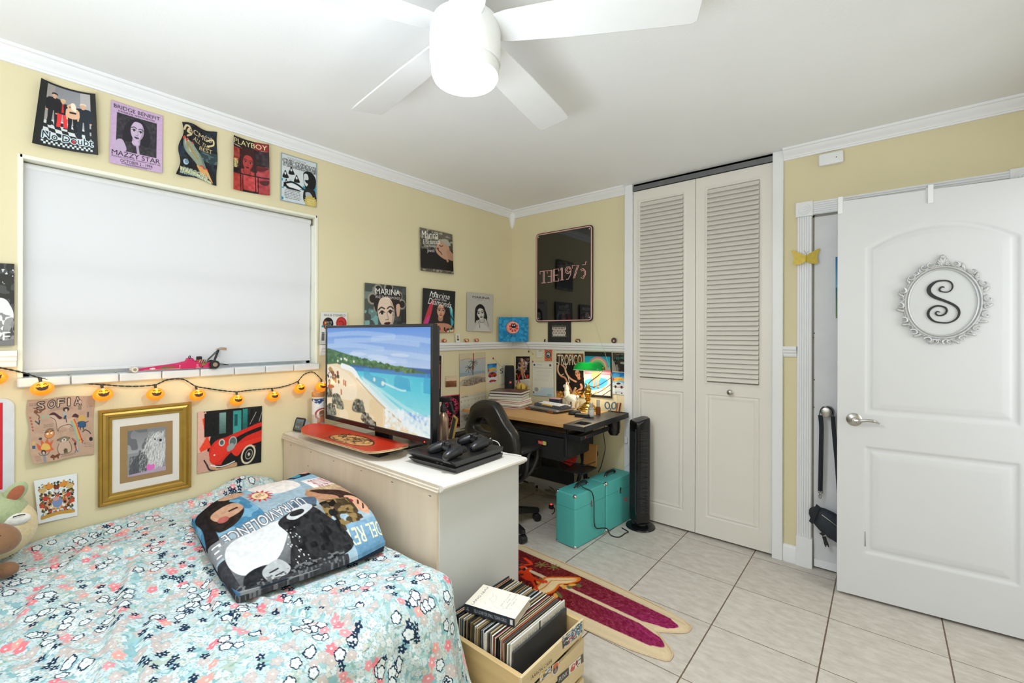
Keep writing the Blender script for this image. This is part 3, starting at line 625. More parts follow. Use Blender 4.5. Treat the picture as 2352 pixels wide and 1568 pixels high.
c.blob([(.62, .3), (.8, .24), (.95, .34), (.97, .5), (.9, .62), (.72, .66), (.64, .52)], '1d1e20'); c.blob([(.63, .33), (.73, .31), (.76, .42), (.66, .45), (.7, .5), (.75, .52), (.7, .58), (.64, .5)], 'ccd2d6'); c.blob([(.66, .64), (.9, .62), (.97, .72), (.97, .9), (.64, .9)], '26282a'); c.blob([(.68, .72), (.8, .7), (.88, .8), (.72, .84)], 'aeb9bf')
c.rect(.1, .72, .58, .93, 'cfd6da', .85); c.lines(.1, .73, .57, .93, 6, '4b5054', 6, .012, .1)
P = []
for i in range(32): a = i * PI / 16; r = .2 if i % 2 else .155; P.append((.83 + r * math.cos(a), .9 + r * .73 * math.sin(a)))
c.poly(P, 'c8b45e')
for t, y in (('ONE', .845), ('NIGHT', .89), ('ONLY', .935)): c.text(t, .73, y, .94, y + .035, 'eee6c4', .03, rot=.05)
sheet('band_bill_poster', c, [(646, 349.7), (728, 374.6), (727, 476.4), (644.4, 459.8)], LW, lift=curl(.003), label='small pale blue concert bill with gold burst at right end of the row', group=G5)
# large black and white poster at the left edge
c = Cv(150, 240, '2a2b2d'); c.mottle('4a4b4e', .55, 12, 2).mottle('d9dadb', .83, 6, 3, 0, 0, 1, .25); c.blob([(.3, .5), (.75, .42), (.95, .55), (.97, .68), (.8, .72), (.7, .9), (.2, .9)], 'e6e7e8'); c.ell(.5, .36, .14, .13, 'b9b9b9'); c.blob([(.8, .7), (.97, .66), (.92, .8), (.8, .86)], '9b9b9c'); c.mottle('8b8c8f', .6, 9, 8, .6, .6, 1, 1); c.text('ONE', .1, .83, .92, .94, 'f2f2f3', .04); c.poly([(0, .97), (1, .92), (1, 1), (0, 1)], '77787b')
sheet('photo_poster', c, [(-85, 600), (33, 606), (33, 793), (-85, 796)], LW, P_GLOSS, lambda u, v: .004 + 0 * u, label='black and white photo poster standing on chair rail left of the window', thick=.006, off=.012)
# brown paper covered with doodles
def doodle():
    c = Cv(230, 215, 'b89a85'); c.noise(.02, 12, 4); k = '3b3436'
    for t, x in zip('SOFIA', (.145, .3, .435, .555, .69)): c.text(t, x + (.035 if t == 'I' else 0), .035 - (.02 if t == 'A' else 0), x + (.07 if t == 'I' else .105), .155, 'cbb09b', .02, out=.012, oc='2f2d30')
    for x0, y0, x1, y1, n, s in ((.03, .05, .14, .1, 3, 1), (.3, .17, .7, .21, 2, 2), (.88, .15, .98, .2, 2, 3), (.2, .4, .36, .45, 3, 4), (.42, .53, .56, .57, 2, 5), (.6, .5, .7, .58, 3, 6), (.05, .88, .14, .98, 5, 7), (.45, .93, .7, .96, 2, 8), (.84, .78, .97, .87, 3, 9)): c.lines(x0, y0, x1, y1, n, '7a6a66', s, .005, .1)
    c.blob([(.33, .29), (.38, .27), (.45, .36), (.6, .37), (.68, .36), (.69, .45), (.62, .45), (.6, .52), (.46, .47), (.42, .53), (.39, .42)], 'c6ab9a'); c.line([(.33, .3), (.39, .36), (.4, .45), (.42, .54), (.45, .48), (.6, .46), (.66, .5), (.69, .4)], .007, k, 1, 3)
    c.blob([(.31, .26), (.38, .23), (.46, .3), (.5, .34), (.45, .35), (.39, .28)], '4d3038'); c.blob([(.65, .34), (.7, .29), (.76, .33), (.78, .37), (.7, .35)], '4d3038')
    c.ell(.565, .21, .05, .035, '43393a'); c.ell(.565, .225, .02, .02, 'd2b29a'); c.line([(.54, .27), (.55, .31)], .035, '8fb3b8'); c.line([(.55, .32), (.53, .35)], .03, '2b4c6b'); c.line([(.55, .34), (.56, .42)], .012, k)
    for i, q in enumerate(('c93b33', 'd98a4a', 'cfae5d', '9db08a', '88a8a0')): c.line([(.68 - i * .012, .39 + i * .006), (.72 - i * .012, .5), (.76 - i * .014, .62), (.81 - i * .018, .76)], .022, q, 1, 5)
    c.ell(.29, .56, .075, .07, 'd08a4e'); c.ell(.29, .56, .076, .071, k, 1, 0, .07); c.line([(.22, .53), (.27, .52)], .012, k); c.line([(.3, .52), (.35, .51)], .012, k); c.ell(.26, .555, .018, .014, 'efe8e0'); c.ell(.32, .55, .018, .014, 'efe8e0'); c.blob([(.22, .51), (.28, .47), (.36, .49), (.3, .5)], '7a6a58')
    for i in range(8): a = PI + i * .4; c.line([(.29 + .085 * math.cos(a), .53 + .08 * math.sin(a)), (.29 + .12 * math.cos(a), .53 + .115 * math.sin(a))], .005, '8d7c74')
    P = [(.12, .78), (.1, .68), (.17, .74), (.16, .62), (.22, .7), (.26, .62), (.29, .7), (.36, .66), (.32, .76), (.36, .82), (.2, .84)]; c.poly(P, 'c9623f'); c.blob([(.17, .79), (.2, .7), (.28, .72), (.3, .8)], 'd8b060')
    c.ell(.195, .84, .035, .045, '3b3436'); c.ell(.195, .85, .02, .028, 'cbb09b'); c.line([(.195, .88), (.19, .97)], .045, '8d8b90'); c.line([(.12, .84), (.15, .88), (.24, .88), (.29, .83)], .006, k, 1, 3)
    c.line([(.42, .68), (.5, .66), (.6, .68)], .03, '6e6250', 1, 4); c.ell(.52, .69, .075, .05, '7c7360'); c.ell(.52, .705, .04, .035, 'd9c9b8'); c.ell(.52, .695, .012, .01, '1f1c1d'); c.line([(.48, .72), (.52, .745), (.56, .71)], .01, k, 1, 4)
    c.blob([(.45, .73), (.59, .73), (.62, .86), (.6, .91), (.44, .91), (.42, .84)], 'bfa591'); c.line([(.44, .74), (.41, .82), (.44, .91), (.6, .91), (.63, .83), (.6, .74)], .007, k, 1, 4); c.poly([(.5, .91), (.5, .85), (.53, .83), (.56, .85), (.56, .91)], '5f5440')
    c.blob([(.28, .93), (.32, .89), (.36, .91), (.43, .89), (.42, .93), (.34, .95)], '6b3f2c'); c.line([(.33, .94), (.33, .97)], .02, '6b3f2c'); c.line([(.4, .93), (.4, .96)], .02, '6b3f2c')
    c.line([(.1, .13), (.16, .15), (.2, .2), (.13, .21), (.17, .27), (.15, .31)], .014, '6f4a38', 1, 4); c.ell(.13, .19, .03, .03, '7a4f3a'); c.line([(.19, .19), (.26, .15)], .02, '7a4f3a'); c.line([(.1, .34), (.14, .39), (.16, .33)], .018, '2f4048')
    for x in (.2, .27): c.rect(x, .25, x + .035, .31, '93ab93')
    for y in (.27, .32, .37, .42, .47): c.rect(.025, y, .05, y + .028, 'a8514c')
    c.ell(.78, .1, .03, .04, 'c4a792'); c.ell(.78, .1, .031, .041, k, 1, 0, .15); c.rect(.75, .15, .8, .23, '857a63'); c.blob([(.76, .33), (.85, .33), (.86, .43), (.76, .44)], 'c9a25f'); c.blob([(.75, .43), (.86, .43), (.87, .52), (.75, .52)], '35567a'); c.line([(.78, .52), (.78, .56)], .016, k); c.line([(.83, .52), (.83, .56)], .016, k)
    c.line([(.73, .45), (.76, .45)], .012, k); c.line([(.86, .45), (.91, .43)], .012, k); c.rect(.89, .27, .92, .36, '5b5855'); c.line([(.82, .6), (.86, .57), (.92, .6), (.95, .64)], .014, '2c2a2d', 1, 3); c.ell(.95, .73, .03, .035, '2b2b30'); c.scatter(26, ['3f3a3c'], .004, 3, .76, .71, .88, .8)
    c.line([(.65, .7), (.7, .76)], .03, 'a0605c'); c.ell(.69, .79, .018, .025, k); c.line([(.69, .82), (.7, .88)], .02, '9b4844'); c.line([(.68, .93), (.7, .88), (.73, .93)], .014, '5a6878'); c.line([(.75, .8), (.74, .93)], .02, '9aa09c')
    c.ell(.06, .68, .02, .03, 'c9ab67'); c.rect(.04, .72, .085, .77, '3a5570'); c.ell(.155, .62, .025, .018, '3b3436'); return c
sheet('brown_paper_drawing', doodle(), [(61.8, 918.4), (215, 907), (215, 1043.5), (73.9, 1066)], LW, lift=lambda u, v: .03 * (1 - u) ** 2 * v ** 2 + .004 * v, label='brown paper sheet of doodles with a big outlined name', cat='drawing', wob=.003, seed=2)
# red vintage car poster
c = Cv(200, 190, '1d1f1f'); c.poly([(0, .1), (.12, 0), (.2, .4), (.12, .75), (0, 1)], 'd9a595'); c.rect(0, 0, .09, .7, 'e3b3a2'); c.poly([(.07, .12), (.12, .1), (.2, .3), (.16, .45), (.2, .6), (.05, .66), (.03, .6), (.12, .45)], 'ee4a30'); c.poly([(0, .66), (.16, .66), (.3, 1), (0, 1)], 'cfa08f')
c.grad(.32, .05, .42, .4, '7fa29e', '476864'); c.rect(.53, .04, .66, .47, '3a9a96'); c.rect(.55, .1, .6, .3, '1f5556'); c.grad(.68, .02, .76, .42, '2f8f8a', '1c5552'); c.rect(.8, 0, .84, .4, '141616'); c.rect(.1, .04, .3, .42, '191a1b'); c.mottle('2a2c2b', .6, 20, 3, .76, 0, 1, .35)
c.blob([(.18, .62), (.28, .5), (.42, .47), (.56, .42), (.75, .36), (1.02, .3), (1.02, .6), (.8, .74), (.7, .72), (.5, .9), (.25, .9), (.18, .78)], 'd52f25'); c.blob([(.48, .56), (.72, .44), (1.0, .36), (1.0, .42), (.74, .5), (.56, .62)], '1c1718'); c.blob([(.36, .92), (.5, .74), (.72, .62), (1.0, .58), (1.0, .72), (.86, .68), (.7, .74), (.58, .94)], '1d1a1b'); c.blob([(.18, .74), (.26, .56), (.36, .52), (.5, .6), (.44, .74), (.3, .86), (.2, .86)], 'e23a2b')
c.blob([(.5, .7), (.66, .6), (1.0, .55), (1.0, .62), (.74, .68), (.6, .82)], 'e1392b'); c.ell(.36, .55, .045, .06, 'c9d3d2'); c.ell(.36, .55, .03, .04, '56605f'); c.ell(.53, .56, .065, .09, 'aeb8b6'); c.ell(.53, .56, .05, .07, '5d6a68'); c.blob([(.44, .64), (.52, .58), (.56, .66), (.46, .72)], '99a3a1')
c.ell(.78, .82, .115, .17, 'd8cdb2', 1, .3); c.ell(.78, .82, .09, .135, '181818', 1, .3); c.ell(.79, .82, .06, .09, 'b8b39c', 1, .3); c.ell(.79, .82, .05, .075, '2b2a29', 1, .3); c.ell(.79, .82, .02, .03, 'cfc9b8')
c.blob([(.2, .93), (.35, .97), (.56, .92), (.6, .95), (.56, 1), (.25, 1.0)], 'c59a78'); c.line([(.2, .9), (.36, .95), (.56, .9)], .018, 'e0e2de', 1, 4); c.line([(.1, .8), (.13, .86)], .02, '2a2525'); c.line([(.14, .88), (.18, .97), (.26, 1)], .025, '3a3432', 1, 3); c.line([(.8, .3), (.9, .1)], .008, 'c9c9c4'); c.line([(.95, .27), (1, .1)], .008, 'c9c9c4'); c.ell(.25, .74, .012, .014, 'ece4dc'); c.noise(.02, 3, 4)
sheet('car_poster', c, [(454, 946.5), (602, 932), (600, 1061), (453, 1088)], LW, lift=curl(.002), label='poster of a red vintage car under the pumpkin lights')
# small white print with a symmetrical floral design
c = Cv(130, 140, 'e6ebee'); g = random.Random(8); pal = ['5d6b4a', '3f4e38', '8c5a3a', 'c5553f', '2c3028', 'd9a24e', '7f96b8', '4a3a30']
for _ in range(170):
    x, y = g.uniform(.02, .42), g.uniform(.12, .86); r = g.uniform(.012, .04); q = g.choice(pal); a = g.uniform(0, 3)
    for e in (-1, 1): c.ell(.5 + e * x * .98, y, r, r * g.uniform(.5, 1.2), q, 1, e * a)
for e in (-1, 1): c.ell(.5 + e * .16, .2, .1, .06, 'd98f3f'); c.ell(.5 + e * .32, .26, .09, .06, 'c9b074'); c.ell(.5 + e * .28, .45, .07, .05, 'c94a3c'); c.ell(.5 + e * .37, .62, .06, .035, 'cf4d38'); c.line([(.5 + e * .22, .5), (.5 + e * .25, .6), (.5 + e * .2, .7)], .04, 'd9a078'); c.line([(.5, .36), (.5 + e * .12, .28)], .03, 'bfe0ec')
c.blob([(.4, .52), (.5, .46), (.6, .52), (.62, .62), (.5, .72), (.38, .62)], '7c93c0'); c.ell(.47, .5, .08, .05, 'cf9a93'); c.ell(.5, .24, .07, .05, '7d3a2c'); c.blob([(.05, .86), (.5, .8), (.95, .84), (.9, .9), (.5, .88), (.1, .92)], 'c79a48'); c.rect(0, 0, .07, 1, 'e6ebee'); c.rect(.93, 0, 1, 1, 'e6ebee'); c.rect(0, 0, 1, .09, 'e6ebee'); c.rect(0, .92, 1, 1, 'e6ebee')
sheet('floral_print', c, [(77.7, 1104.3), (176.8, 1087), (178, 1184), (88.4, 1203)], LW, lift=lambda u, v: .008 * (1 - u) ** 2, label='small white print with a symmetrical floral design taped low on the wall', cat='print')
# ---- record sleeves pinned right of the window
GM = 'record sleeves on the left wall'
c = Cv(150, 155, '6b6658'); c.mottle('4d4a42', .5, 14, 2).mottle('a39d8a', .66, 8, 3, 0, 0, 1, .3).mottle('2c2a28', .6, 8, 5, 0, .4, 1, 1); c.blob([(.05, .5), (.4, .52), (.9, .6), (1, .8), (1, .96), (.05, .95)], '1d1a19'); c.blob([(.5, .3), (.7, .2), (.85, .3), (.88, .5), (.8, .66), (.6, .62), (.45, .5)], 'c2987f'); c.blob([(.8, .4), (1.0, .5), (1.0, .66), (.82, .62)], 'b98d74')
c.line([(.55, .33), (.6, .36), (.66, .33)], .018, '2a1d1a', 1, 4); c.line([(.52, .47), (.58, .5), (.62, .55)], .022, '2a1d1a', 1, 4); c.blob([(.46, .42), (.53, .4), (.52, .46)], '7b3a38'); c.blob([(.6, .2), (.8, .16), (.92, .28), (.8, .3)], 'b0aa9c'); c.ell(.8, .68, .04, .04, 'b98a78')
for t, x0, y0, x1, y1 in (('Marina', .03, .04, .52, .22), ('& the diamonds', .07, .23, .58, .34), ('The Family', .1, .36, .45, .44), ('Jewels', .18, .46, .4, .56)): c.text(t, x0, y0, x1, y1, 'f0efe9', .012, .25, -.12)
c.rect(0, .93, 1, 1, '5b564b'); c.mottle('9a9484', .6, 5, 9, 0, .93, 1, 1)
sheet('record_sleeve', c, [(965, 522), (1039, 538.7), (1042, 629.7), (967, 621)], LW, P_GLOSS, lambda u, v: .012 + .012 * np.sin(u * 3) * u, label='brown sleeve with white brush lettering, highest of the four sleeves', cat='record sleeve', group=GM, thick=.004)
c = Cv(170, 175, '3f4342'); c.grad(0, 0, .3, 1, '7b8076', '5f8f8e', False); c.mottle('4d5350', .5, 18, 4).mottle('7fb0b0', .62, 14, 6, 0, .5, .3, 1); c.mottle('2b2d2d', .5, 20, 8, .7, .3, 1, 1)
for x, y, r in ((.17, .28, .11), (.3, .1, .1), (.55, .06, .11), (.8, .2, .1), (.88, .35, .1), (.27, .45, .07)): c.ell(x, y, r, r, '9a9488', 1, .4); c.ell(x + .01, y, r * .7, r * .7, '2b2422', 1, .4)
c.blob([(.2, .3), (.35, .14), (.62, .12), (.82, .25), (.8, .5), (.7, .42), (.5, .32), (.34, .38), (.26, .52)], '2a211f'); c.face(.5, .55, .24, 'e6cdb8', '2a211f', '4e1218', '2a1f1f', .1, -.12, .9); c.blob([(.74, .38), (.83, .36), (.82, .56), (.76, .58)], 'd7ac92'); c.blob([(.3, .92), (.5, .86), (.78, .84), (1, .95), (1, 1), (.12, 1)], 'd9c3b0'); c.ell(.66, .57, .008, .008, '1c1616'); c.blob([(.37, .79), (.47, .77), (.57, .79), (.47, .85)], '4e1016')
c.text('MARINA', .24, .08, .84, .19, 'f1efea', .04); c.text('AND THE DIAMONDS', .24, .215, .84, .265, 'f1efea', .02)
sheet('record_sleeve', c, [(838.5, 649), (932.9, 658.6), (933.5, 775), (838, 775)], LW, P_GLOSS, lambda u, v: .012 + .008 * u, label='sleeve of a woman in hair rollers behind the television', cat='record sleeve', group=GM, thick=.004)
c = Cv(135, 165, '232426'); c.blob([(.1, .8), (.16, .5), (.3, .2), (.5, .16), (.7, .25), (.88, .45), (.92, .8)], '2c2226'); c.blob([(.02, .85), (.12, .55), (.24, .3), (.33, .25), (.25, .6), (.14, .85)], 'c63a4e'); c.blob([(.05, .86), (.12, .68), (.22, .62), (.16, .84)], 'd13f92'); c.blob([(.82, .38), (.9, .45), (.97, .75), (.9, .85), (.86, .6)], '3aa7b8'); c.blob([(.84, .35), (.92, .45), (.9, .55)], '8fd0d0')
c.face(.56, .5, .15, 'd7a184', '2a2024', 'b04c48', '32222a', 1.9, .05, 1.5); c.blob([(.1, .95), (.25, .82), (.5, .78), (.8, .8), (.98, .92), (.98, 1), (.06, 1)], 'c58a70'); c.scatter(60, ['efe6d2', '2f8f6a', 'b0303a', '2b2b2b', 'e8d9a8'], .03, 4, .15, .9, .95, .99); c.poly([(.6, .3), (1, .72), (1, .76), (.55, .33)], '17181a', .7)
for t, x0, y0, x1, y1, r in (('Marina', .2, .07, .82, .2, .08), ('and the', .35, .2, .72, .26, .08), ('Diamonds', .16, .24, .88, .38, .12)): c.text(t, x0, y0, x1, y1, 'f4f2ee', .004, .2, r)
c.line([(.2, .18), (.26, .08), (.3, .2), (.38, .06), (.42, .2)], .012, 'f4f2ee', 1, 4)
sheet('record_sleeve', c, [(972, 661), (1046, 669), (1043, 762.6), (969, 764)], LW, P_GLOSS, lambda u, v: .016 + 0 * u, label='black sleeve of a woman with pink and teal hair edges', cat='record sleeve', group=GM, thick=.004)
c = Cv(115, 165, 'bdbab4'); c.text('MARINA', .2, .08, .86, .14, '2a2a2b', .02); c.lines(.38, .165, .68, .185, 1, '6a6867', 1, .008); c.face(.52, .53, .17, 'cfccc6', '242323', '3c3a39', '2a2928', 1.2, -.22, 1.25); c.blob([(.3, .5), (.34, .36), (.5, .28), (.66, .36), (.72, .56), (.78, .7), (.68, .62), (.62, .42), (.42, .42), (.36, .7), (.3, .78)], '242323'); c.blob([(.4, .82), (.6, .78), (.86, .94), (.86, 1), (.26, 1), (.3, .94)], 'cbc8c2'); c.line([(.45, .75), (.5, .9)], .02, '55524f'); c.line([(.68, .6), (.8, .76), (.84, .86)], .012, '3a3938', 1, 3)
sheet('record_sleeve', c, [(1073.7, 671), (1132.9, 676.4), (1131, 761.6), (1073, 760)], LW, lift=lambda u, v: .01 + .012 * u * u, label='pale grey sleeve with a sketched portrait near the room corner', cat='record sleeve', group=GM, thick=.004)
c = Cv(105, 115, 'dcdbd7'); c.text('HAILEE STEINFELD', .12, .06, .93, .13, '55544f', .008); c.ell(.28, .36, .19, .19, '23211f'); c.text('WRITE', .14, .29, .42, .36, 'd7cfc0', .02); c.text('BACK', .16, .38, .4, .45, 'd7cfc0', .02); c.scatter(18, ['c23b30', '2f8f9a', 'd9a430'], .025, 3, .08, .25, .2, .5); c.ell(.77, .34, .2, .2, 'c63a38'); c.ell(.77, .34, .18, .18, '8f2326', 1, 0, .1); c.line([(.66, .3), (.78, .28), (.86, .38), (.74, .44)], .02, '5b1a1c', 1, 4)
for i in range(9): c.rect(.06, .62 + i * .03, .16, .64 + i * .03, '26282b')
c.rect(.2, .55, .9, .95, 'c9c7c0'); c.lines(.22, .6, .88, .9, 6, '8a8883', 3, .01)
sheet('record_sleeve', c, [(737, 716), (797.6, 718), (797.6, 789), (734.4, 791)], LW, lift=lambda u, v: .006 + .012 * v, label='white sleeve with black and red stickers standing beside the window', cat='record sleeve', thick=.004)
# ---- below the rail, left wall
c = Cv(90, 170, '241d1d'); c.rect(.94, 0, 1, 1, 'e6e0d0'); c.rect(0, 0, 1, .02, 'e6e0d0'); c.text('FOR', .55, .06, .86, .11, 'c9503c', .02); c.text('ROOM', .48, .125, .9, .175, 'c9503c', .02); c.rect(.2, .2, .9, .72, 'cf5a48'); c.blob([(.3, .7), (.4, .4), (.6, .3), (.75, .5), (.8, .7)], 'd98a78'); c.blob([(.3, .72), (.5, .5), (.6, .72)], '3a1d1c'); c.rect(0, .73, .94, 1, '231c1c'); c.lines(.45, .76, .86, .86, 3, 'b0a898', 3, .02)
sheet('gig_poster', c, [(952, 812), (1017.4, 814.8), (1015.7, 921), (952, 935)], LW, label='black and red poster half hidden behind the television')
c = Cv(50, 50, 'b08a68'); c.grad(0, 0, 1, .45, 'd9c0a2', 'e3cdb0'); c.grad(0, .45, 1, 1, 'a06a42', '6b3f26'); c.noise(.08, 3, 3, 0, .4, 1, 1); c.lines(.1, .55, .9, .9, 6, '5c3521', 3, .03)
sheet('sepia_photo', c, [(1024, 863.7), (1048.6, 862.6), (1048.6, 887.5), (1024, 888.8)], LW, P_GLOSS, lambda u, v: .004 * np.abs(2 * u - 1) ** 2, label='small square sepia photo stuck right of the television', cat='photo')
c = Cv(120, 330, 'd9d2bd'); c.rect(0, 0, 1, .56, 'd8cbb0'); c.grad(0, .08, 1, .28, 'b7b9b6', 'a9b2b8'); c.rect(0, 0, 1, .085, 'cfc2a4'); c.line([(.05, .09), (.3, .075), (.6, .09), (1, .08)], .01, 'a0503e', 1, 3); c.rect(0, .26, 1, .31, '8fa0aa'); c.blob([(0, .38), (.3, .32), (.7, .3), (1, .31), (1, .45), (.5, .46), (0, .45)], 'b9ae98'); c.blob([(.05, .45), (.3, .36), (.6, .33), (1, .38), (1, .46), (.4, .47)], '97897a'); c.mottle('6f655a', .62, 5, 4, .1, .36, 1, .46)
c.line([(.52, .01), (.52, .22)], .035, 'a2452f'); c.line([(.5, .3), (.49, .2), (.52, .13)], .03, '5a4c3e', 1, 3)
for x, y in ((.5, .13), (.36, .2)):
    for a in range(9): t = -2.6 + a * .28 * 2.2; c.line([(x, y), (x + .1 * math.cos(t), y + .022 * math.sin(t)), (x + .19 * math.cos(t), y + .05 * math.sin(t) + .015)], .018, '4c4a40', 1, 3)
c.blob([(0, .44), (.4, .45), (1, .43), (1, .57), (0, .57)], 'd9c6a0'); c.rect(0, .565, 1, .6, 'cfc8b4'); c.text('APRIL', .06, .575, .32, .592, '4c4a44', .02)
for i in range(6): c.line([(.02, .63 + i * .065), (.98, .63 + i * .065)], .006, 'a8a292')
for i in range(8): c.line([(.02 + i * .137, .62), (.02 + i * .137, .97)], .006, 'a8a292')
g = random.Random(3)
for i in range(5):
    for j in range(7): c.text(str(i * 7 + j + 1), .04 + j * .137, .64 + i * .065, .04 + j * .137 + (.03 if i * 7 + j < 9 else .055), .652 + i * .065, '6b665c', .01)
sheet('wall_calendar', c, [(1055.7, 812), (1114.8, 808.8), (1115.3, 968), (1056.7, 985)], LW, lift=lambda u, v: .003 + .004 * v, label='wall calendar with a palm beach picture beside the desk corner', cat='calendar')
def toycard(car, flip=0):
    c = Cv(70, 110, '4d9fd6'); c.grad(0, 0, 1, .5, '2f86c8', '7fc0e2'); c.grad(0, .5, 1, 1, 'c9d8e2', 'e3e6e8'); c.blob([(0, .12), (.3, .02), (.6, .1), (.55, .2), (1, .12), (1, 0), (0, 0)], '1f6fb4')
    c.blob([(.1, .3), (.5, .22), (.95, .27), (1, .37), (.6, .36), (.2, .42)], 'e8b53a'); c.text('HOT WHEELS', .16, .275, .95, .37, 'c33a2a', .03, 0, -.05, .012, 'f0d060'); c.blob([(.04, .3), (.12, .26), (.16, .36), (.06, .4)], 'd8342a')
    c.blob([(.06, .6), (.2, .48), (.5, .43), (.8, .47), (.96, .58), (.9, .68), (.4, .7), (.1, .68)], car); c.blob([(.35, .5), (.5, .46), (.66, .49), (.6, .54), (.4, .55)], '2a3038'); c.ell(.27, .66, .09, .06, '1e1e20'); c.ell(.74, .66, .09, .06, '1e1e20'); c.line([(.1, .67), (.9, .66)], .03, 'a8362c')
    c.blob([(.15, .9), (.4, .83), (.85, .87), (.9, .93), (.2, .95)], car); c.ell(.32, .94, .05, .03, '222224'); c.ell(.75, .93, .05, .03, '222224'); return c
sheet('toy_car_card', toycard('b5382e'), [(1119.9, 836), (1140.7, 834), (1141.8, 877.5), (1120.5, 880)], LW, P_GLOSS, label='blue toy card with a red car on the left wall', cat='card', group='toy car cards')
c = Cv(60, 120, 'e2dcc6'); c.text('S', .06, .2, .42, .45, '1f3a6b', .04); c.lines(.5, .15, .9, .9, 12, 'a9a496', 3, .012); c.rect(.45, .03, .95, .12, 'cfc9b6')
sheet('club_flyer', c, [(1147, 838), (1167, 834), (1167, 880), (1147.5, 883)], LW, label='narrow cream flyer with a navy letter left of the room corner', cat='flyer')
c = Cv(90, 175, '1c1318'); c.rect(0, 0, 1, .03, 'd83a5c'); c.rect(.95, 0, 1, 1, 'c9365a'); c.rect(0, .96, 1, 1, 'd83a5c'); c.ell(.5, .36, .42, .28, 'd5325a', 1, 0, .06); c.scatter(70, ['c92f55', '7d1d35', 'e0506f'], .045, 4, .2, .12, .82, .58); c.blob([(.3, .4), (.5, .22), (.7, .4), (.55, .56)], '1c1318'); c.text('ARCTIC', .1, .66, .92, .76, 'e23a62', .03); c.text('BEASTS', .1, .79, .92, .89, 'e23a62', .03)
sheet('gig_poster', c, [(1015.7, 909.4), (1055.7, 905), (1057.8, 980.6), (1016.3, 987)], LW, label='black and hot pink poster behind the spray bottle')
# ---- below the rail, back wall
c = Cv(80, 165, 'ded8c6'); c.rect(.06, .02, .97, .76, '1f1718'); c.ell(.5, .34, .3, .23, 'b59a90'); c.scatter(70, ['d9c6bc', '4a3230', '8a6a60', '2a1e1e'], .06, 5, .2, .1, .92, .55); c.line([(.46, .12), (.5, .3), (.46, .5), (.55, .72)], .12, 'c98a6a', 1, 4); c.line([(.55, .45), (.62, .6), (.72, .72)], .08, 'c98a6a', 1, 3); c.ell(.47, .13, .07, .05, 'd9b8a0'); c.rect(.36, .34, .46, .44, 'd9a03a'); c.line([(.06, .45), (.4, .36), (.97, .2)], .025, 'd8d0c4', 1, 3); c.ell(.83, .12, .06, .04, 'b08f4a', 1, 0, .3)
c.text('X', .08, .56, .42, .9, 'd83a2c', .05); c.text('1', .78, .62, .9, .74, 'd83a2c', .05); c.rect(.06, .55, .16, .58, 'd9c03a'); c.lines(.5, .79, .95, .95, 7, 'a39c8c', 2, .012)
sheet('play_poster', c, [(1183, 817), (1217.9, 817), (1217, 885), (1182.8, 891)], BW, label='dark poster of a standing figure with red letters beside the room corner')
c = Cv(95, 150, 'e0ded2'); c.ell(.1, .1, .045, .03, '2f4f86'); c.lines(.2, .07, .5, .12, 2, '9a9a9a', 1, .01); c.ell(.86, .1, .05, .035, '5a5a58'); c.lines(.05, .17, .95, .2, 1, '9c9a92', 4, .012); c.lines(.06, .24, .95, .58, 9, 'aeaca4', 2, .008, .25); c.rect(.4, .74, 1, .93, 'c6d6dc'); c.poly([(.02, .96), (.5, .8), (1, .72), (1, 1), (0, 1)], 'bccfd8'); c.ell(.2, .82, .1, .065, '9d9d9a'); c.ell(.2, .82, .08, .05, 'b5b5b0', 1, 0, .2); c.rect(.02, .88, .1, .94, '7c7c78'); c.text('DMV', .72, .93, .92, .97, '3f7fa8', .03, .2); c.rect(0, 0, 1, .02, 'cfcbb8')
sheet('letter', c, [(1223, 830), (1270.4, 831), (1271.6, 911.5), (1223, 907)], BW, lift=lambda u, v: .004 * v, label='official white letter with round seals pinned above the keyboard', cat='letter')
c = Cv(40, 48, 'dfdccd'); c.text('SAVE', .4, .06, .9, .2, '4c4a44', .03); c.lines(.1, .3, .9, .7, 4, 'b5b1a4', 1, .015)
sheet('paper_note', c, [(1232.5, 804), (1246, 803.7), (1245, 821), (1231.7, 821.6)], BW, label='tiny white note left of the red sticker', cat='note')
c = Cv(54, 84, 'cf5636'); c.ell(.5, .48, .42, .34, '26262a'); c.ell(.5, .48, .4, .32, 'd9d0c0', 1, 0, .1); c.ell(.5, .48, .24, .2, 'cfc8ba'); c.blob([(.38, .62), (.42, .4), (.5, .32), (.58, .4), (.62, .62)], '2a2a2e'); c.ell(.5, .44, .07, .07, 'd9d0c0'); c.text('DON\'T', .2, .03, .8, .1, 'e9dcc0', .03); c.text('BUY WAR', .12, .88, .88, .96, 'e9dcc0', .03)
sheet('paper_sticker', c, [(1251, 801), (1268, 801.6), (1267, 828.6), (1250.8, 828)], BW, label='red sticker with a round black emblem under the chair rail', cat='sticker')
c = Cv(140, 210, 'd6d5c2'); c.rect(.06, .06, .97, 1, '17120f'); c.grad(.06, .06, .97, .3, '8a5a24', '5a3a18'); c.mottle('241a12', .5, 16, 4, .06, .18, .97, .62); c.mottle('3a2a18', .55, 9, 7, .06, .06, .97, .3)
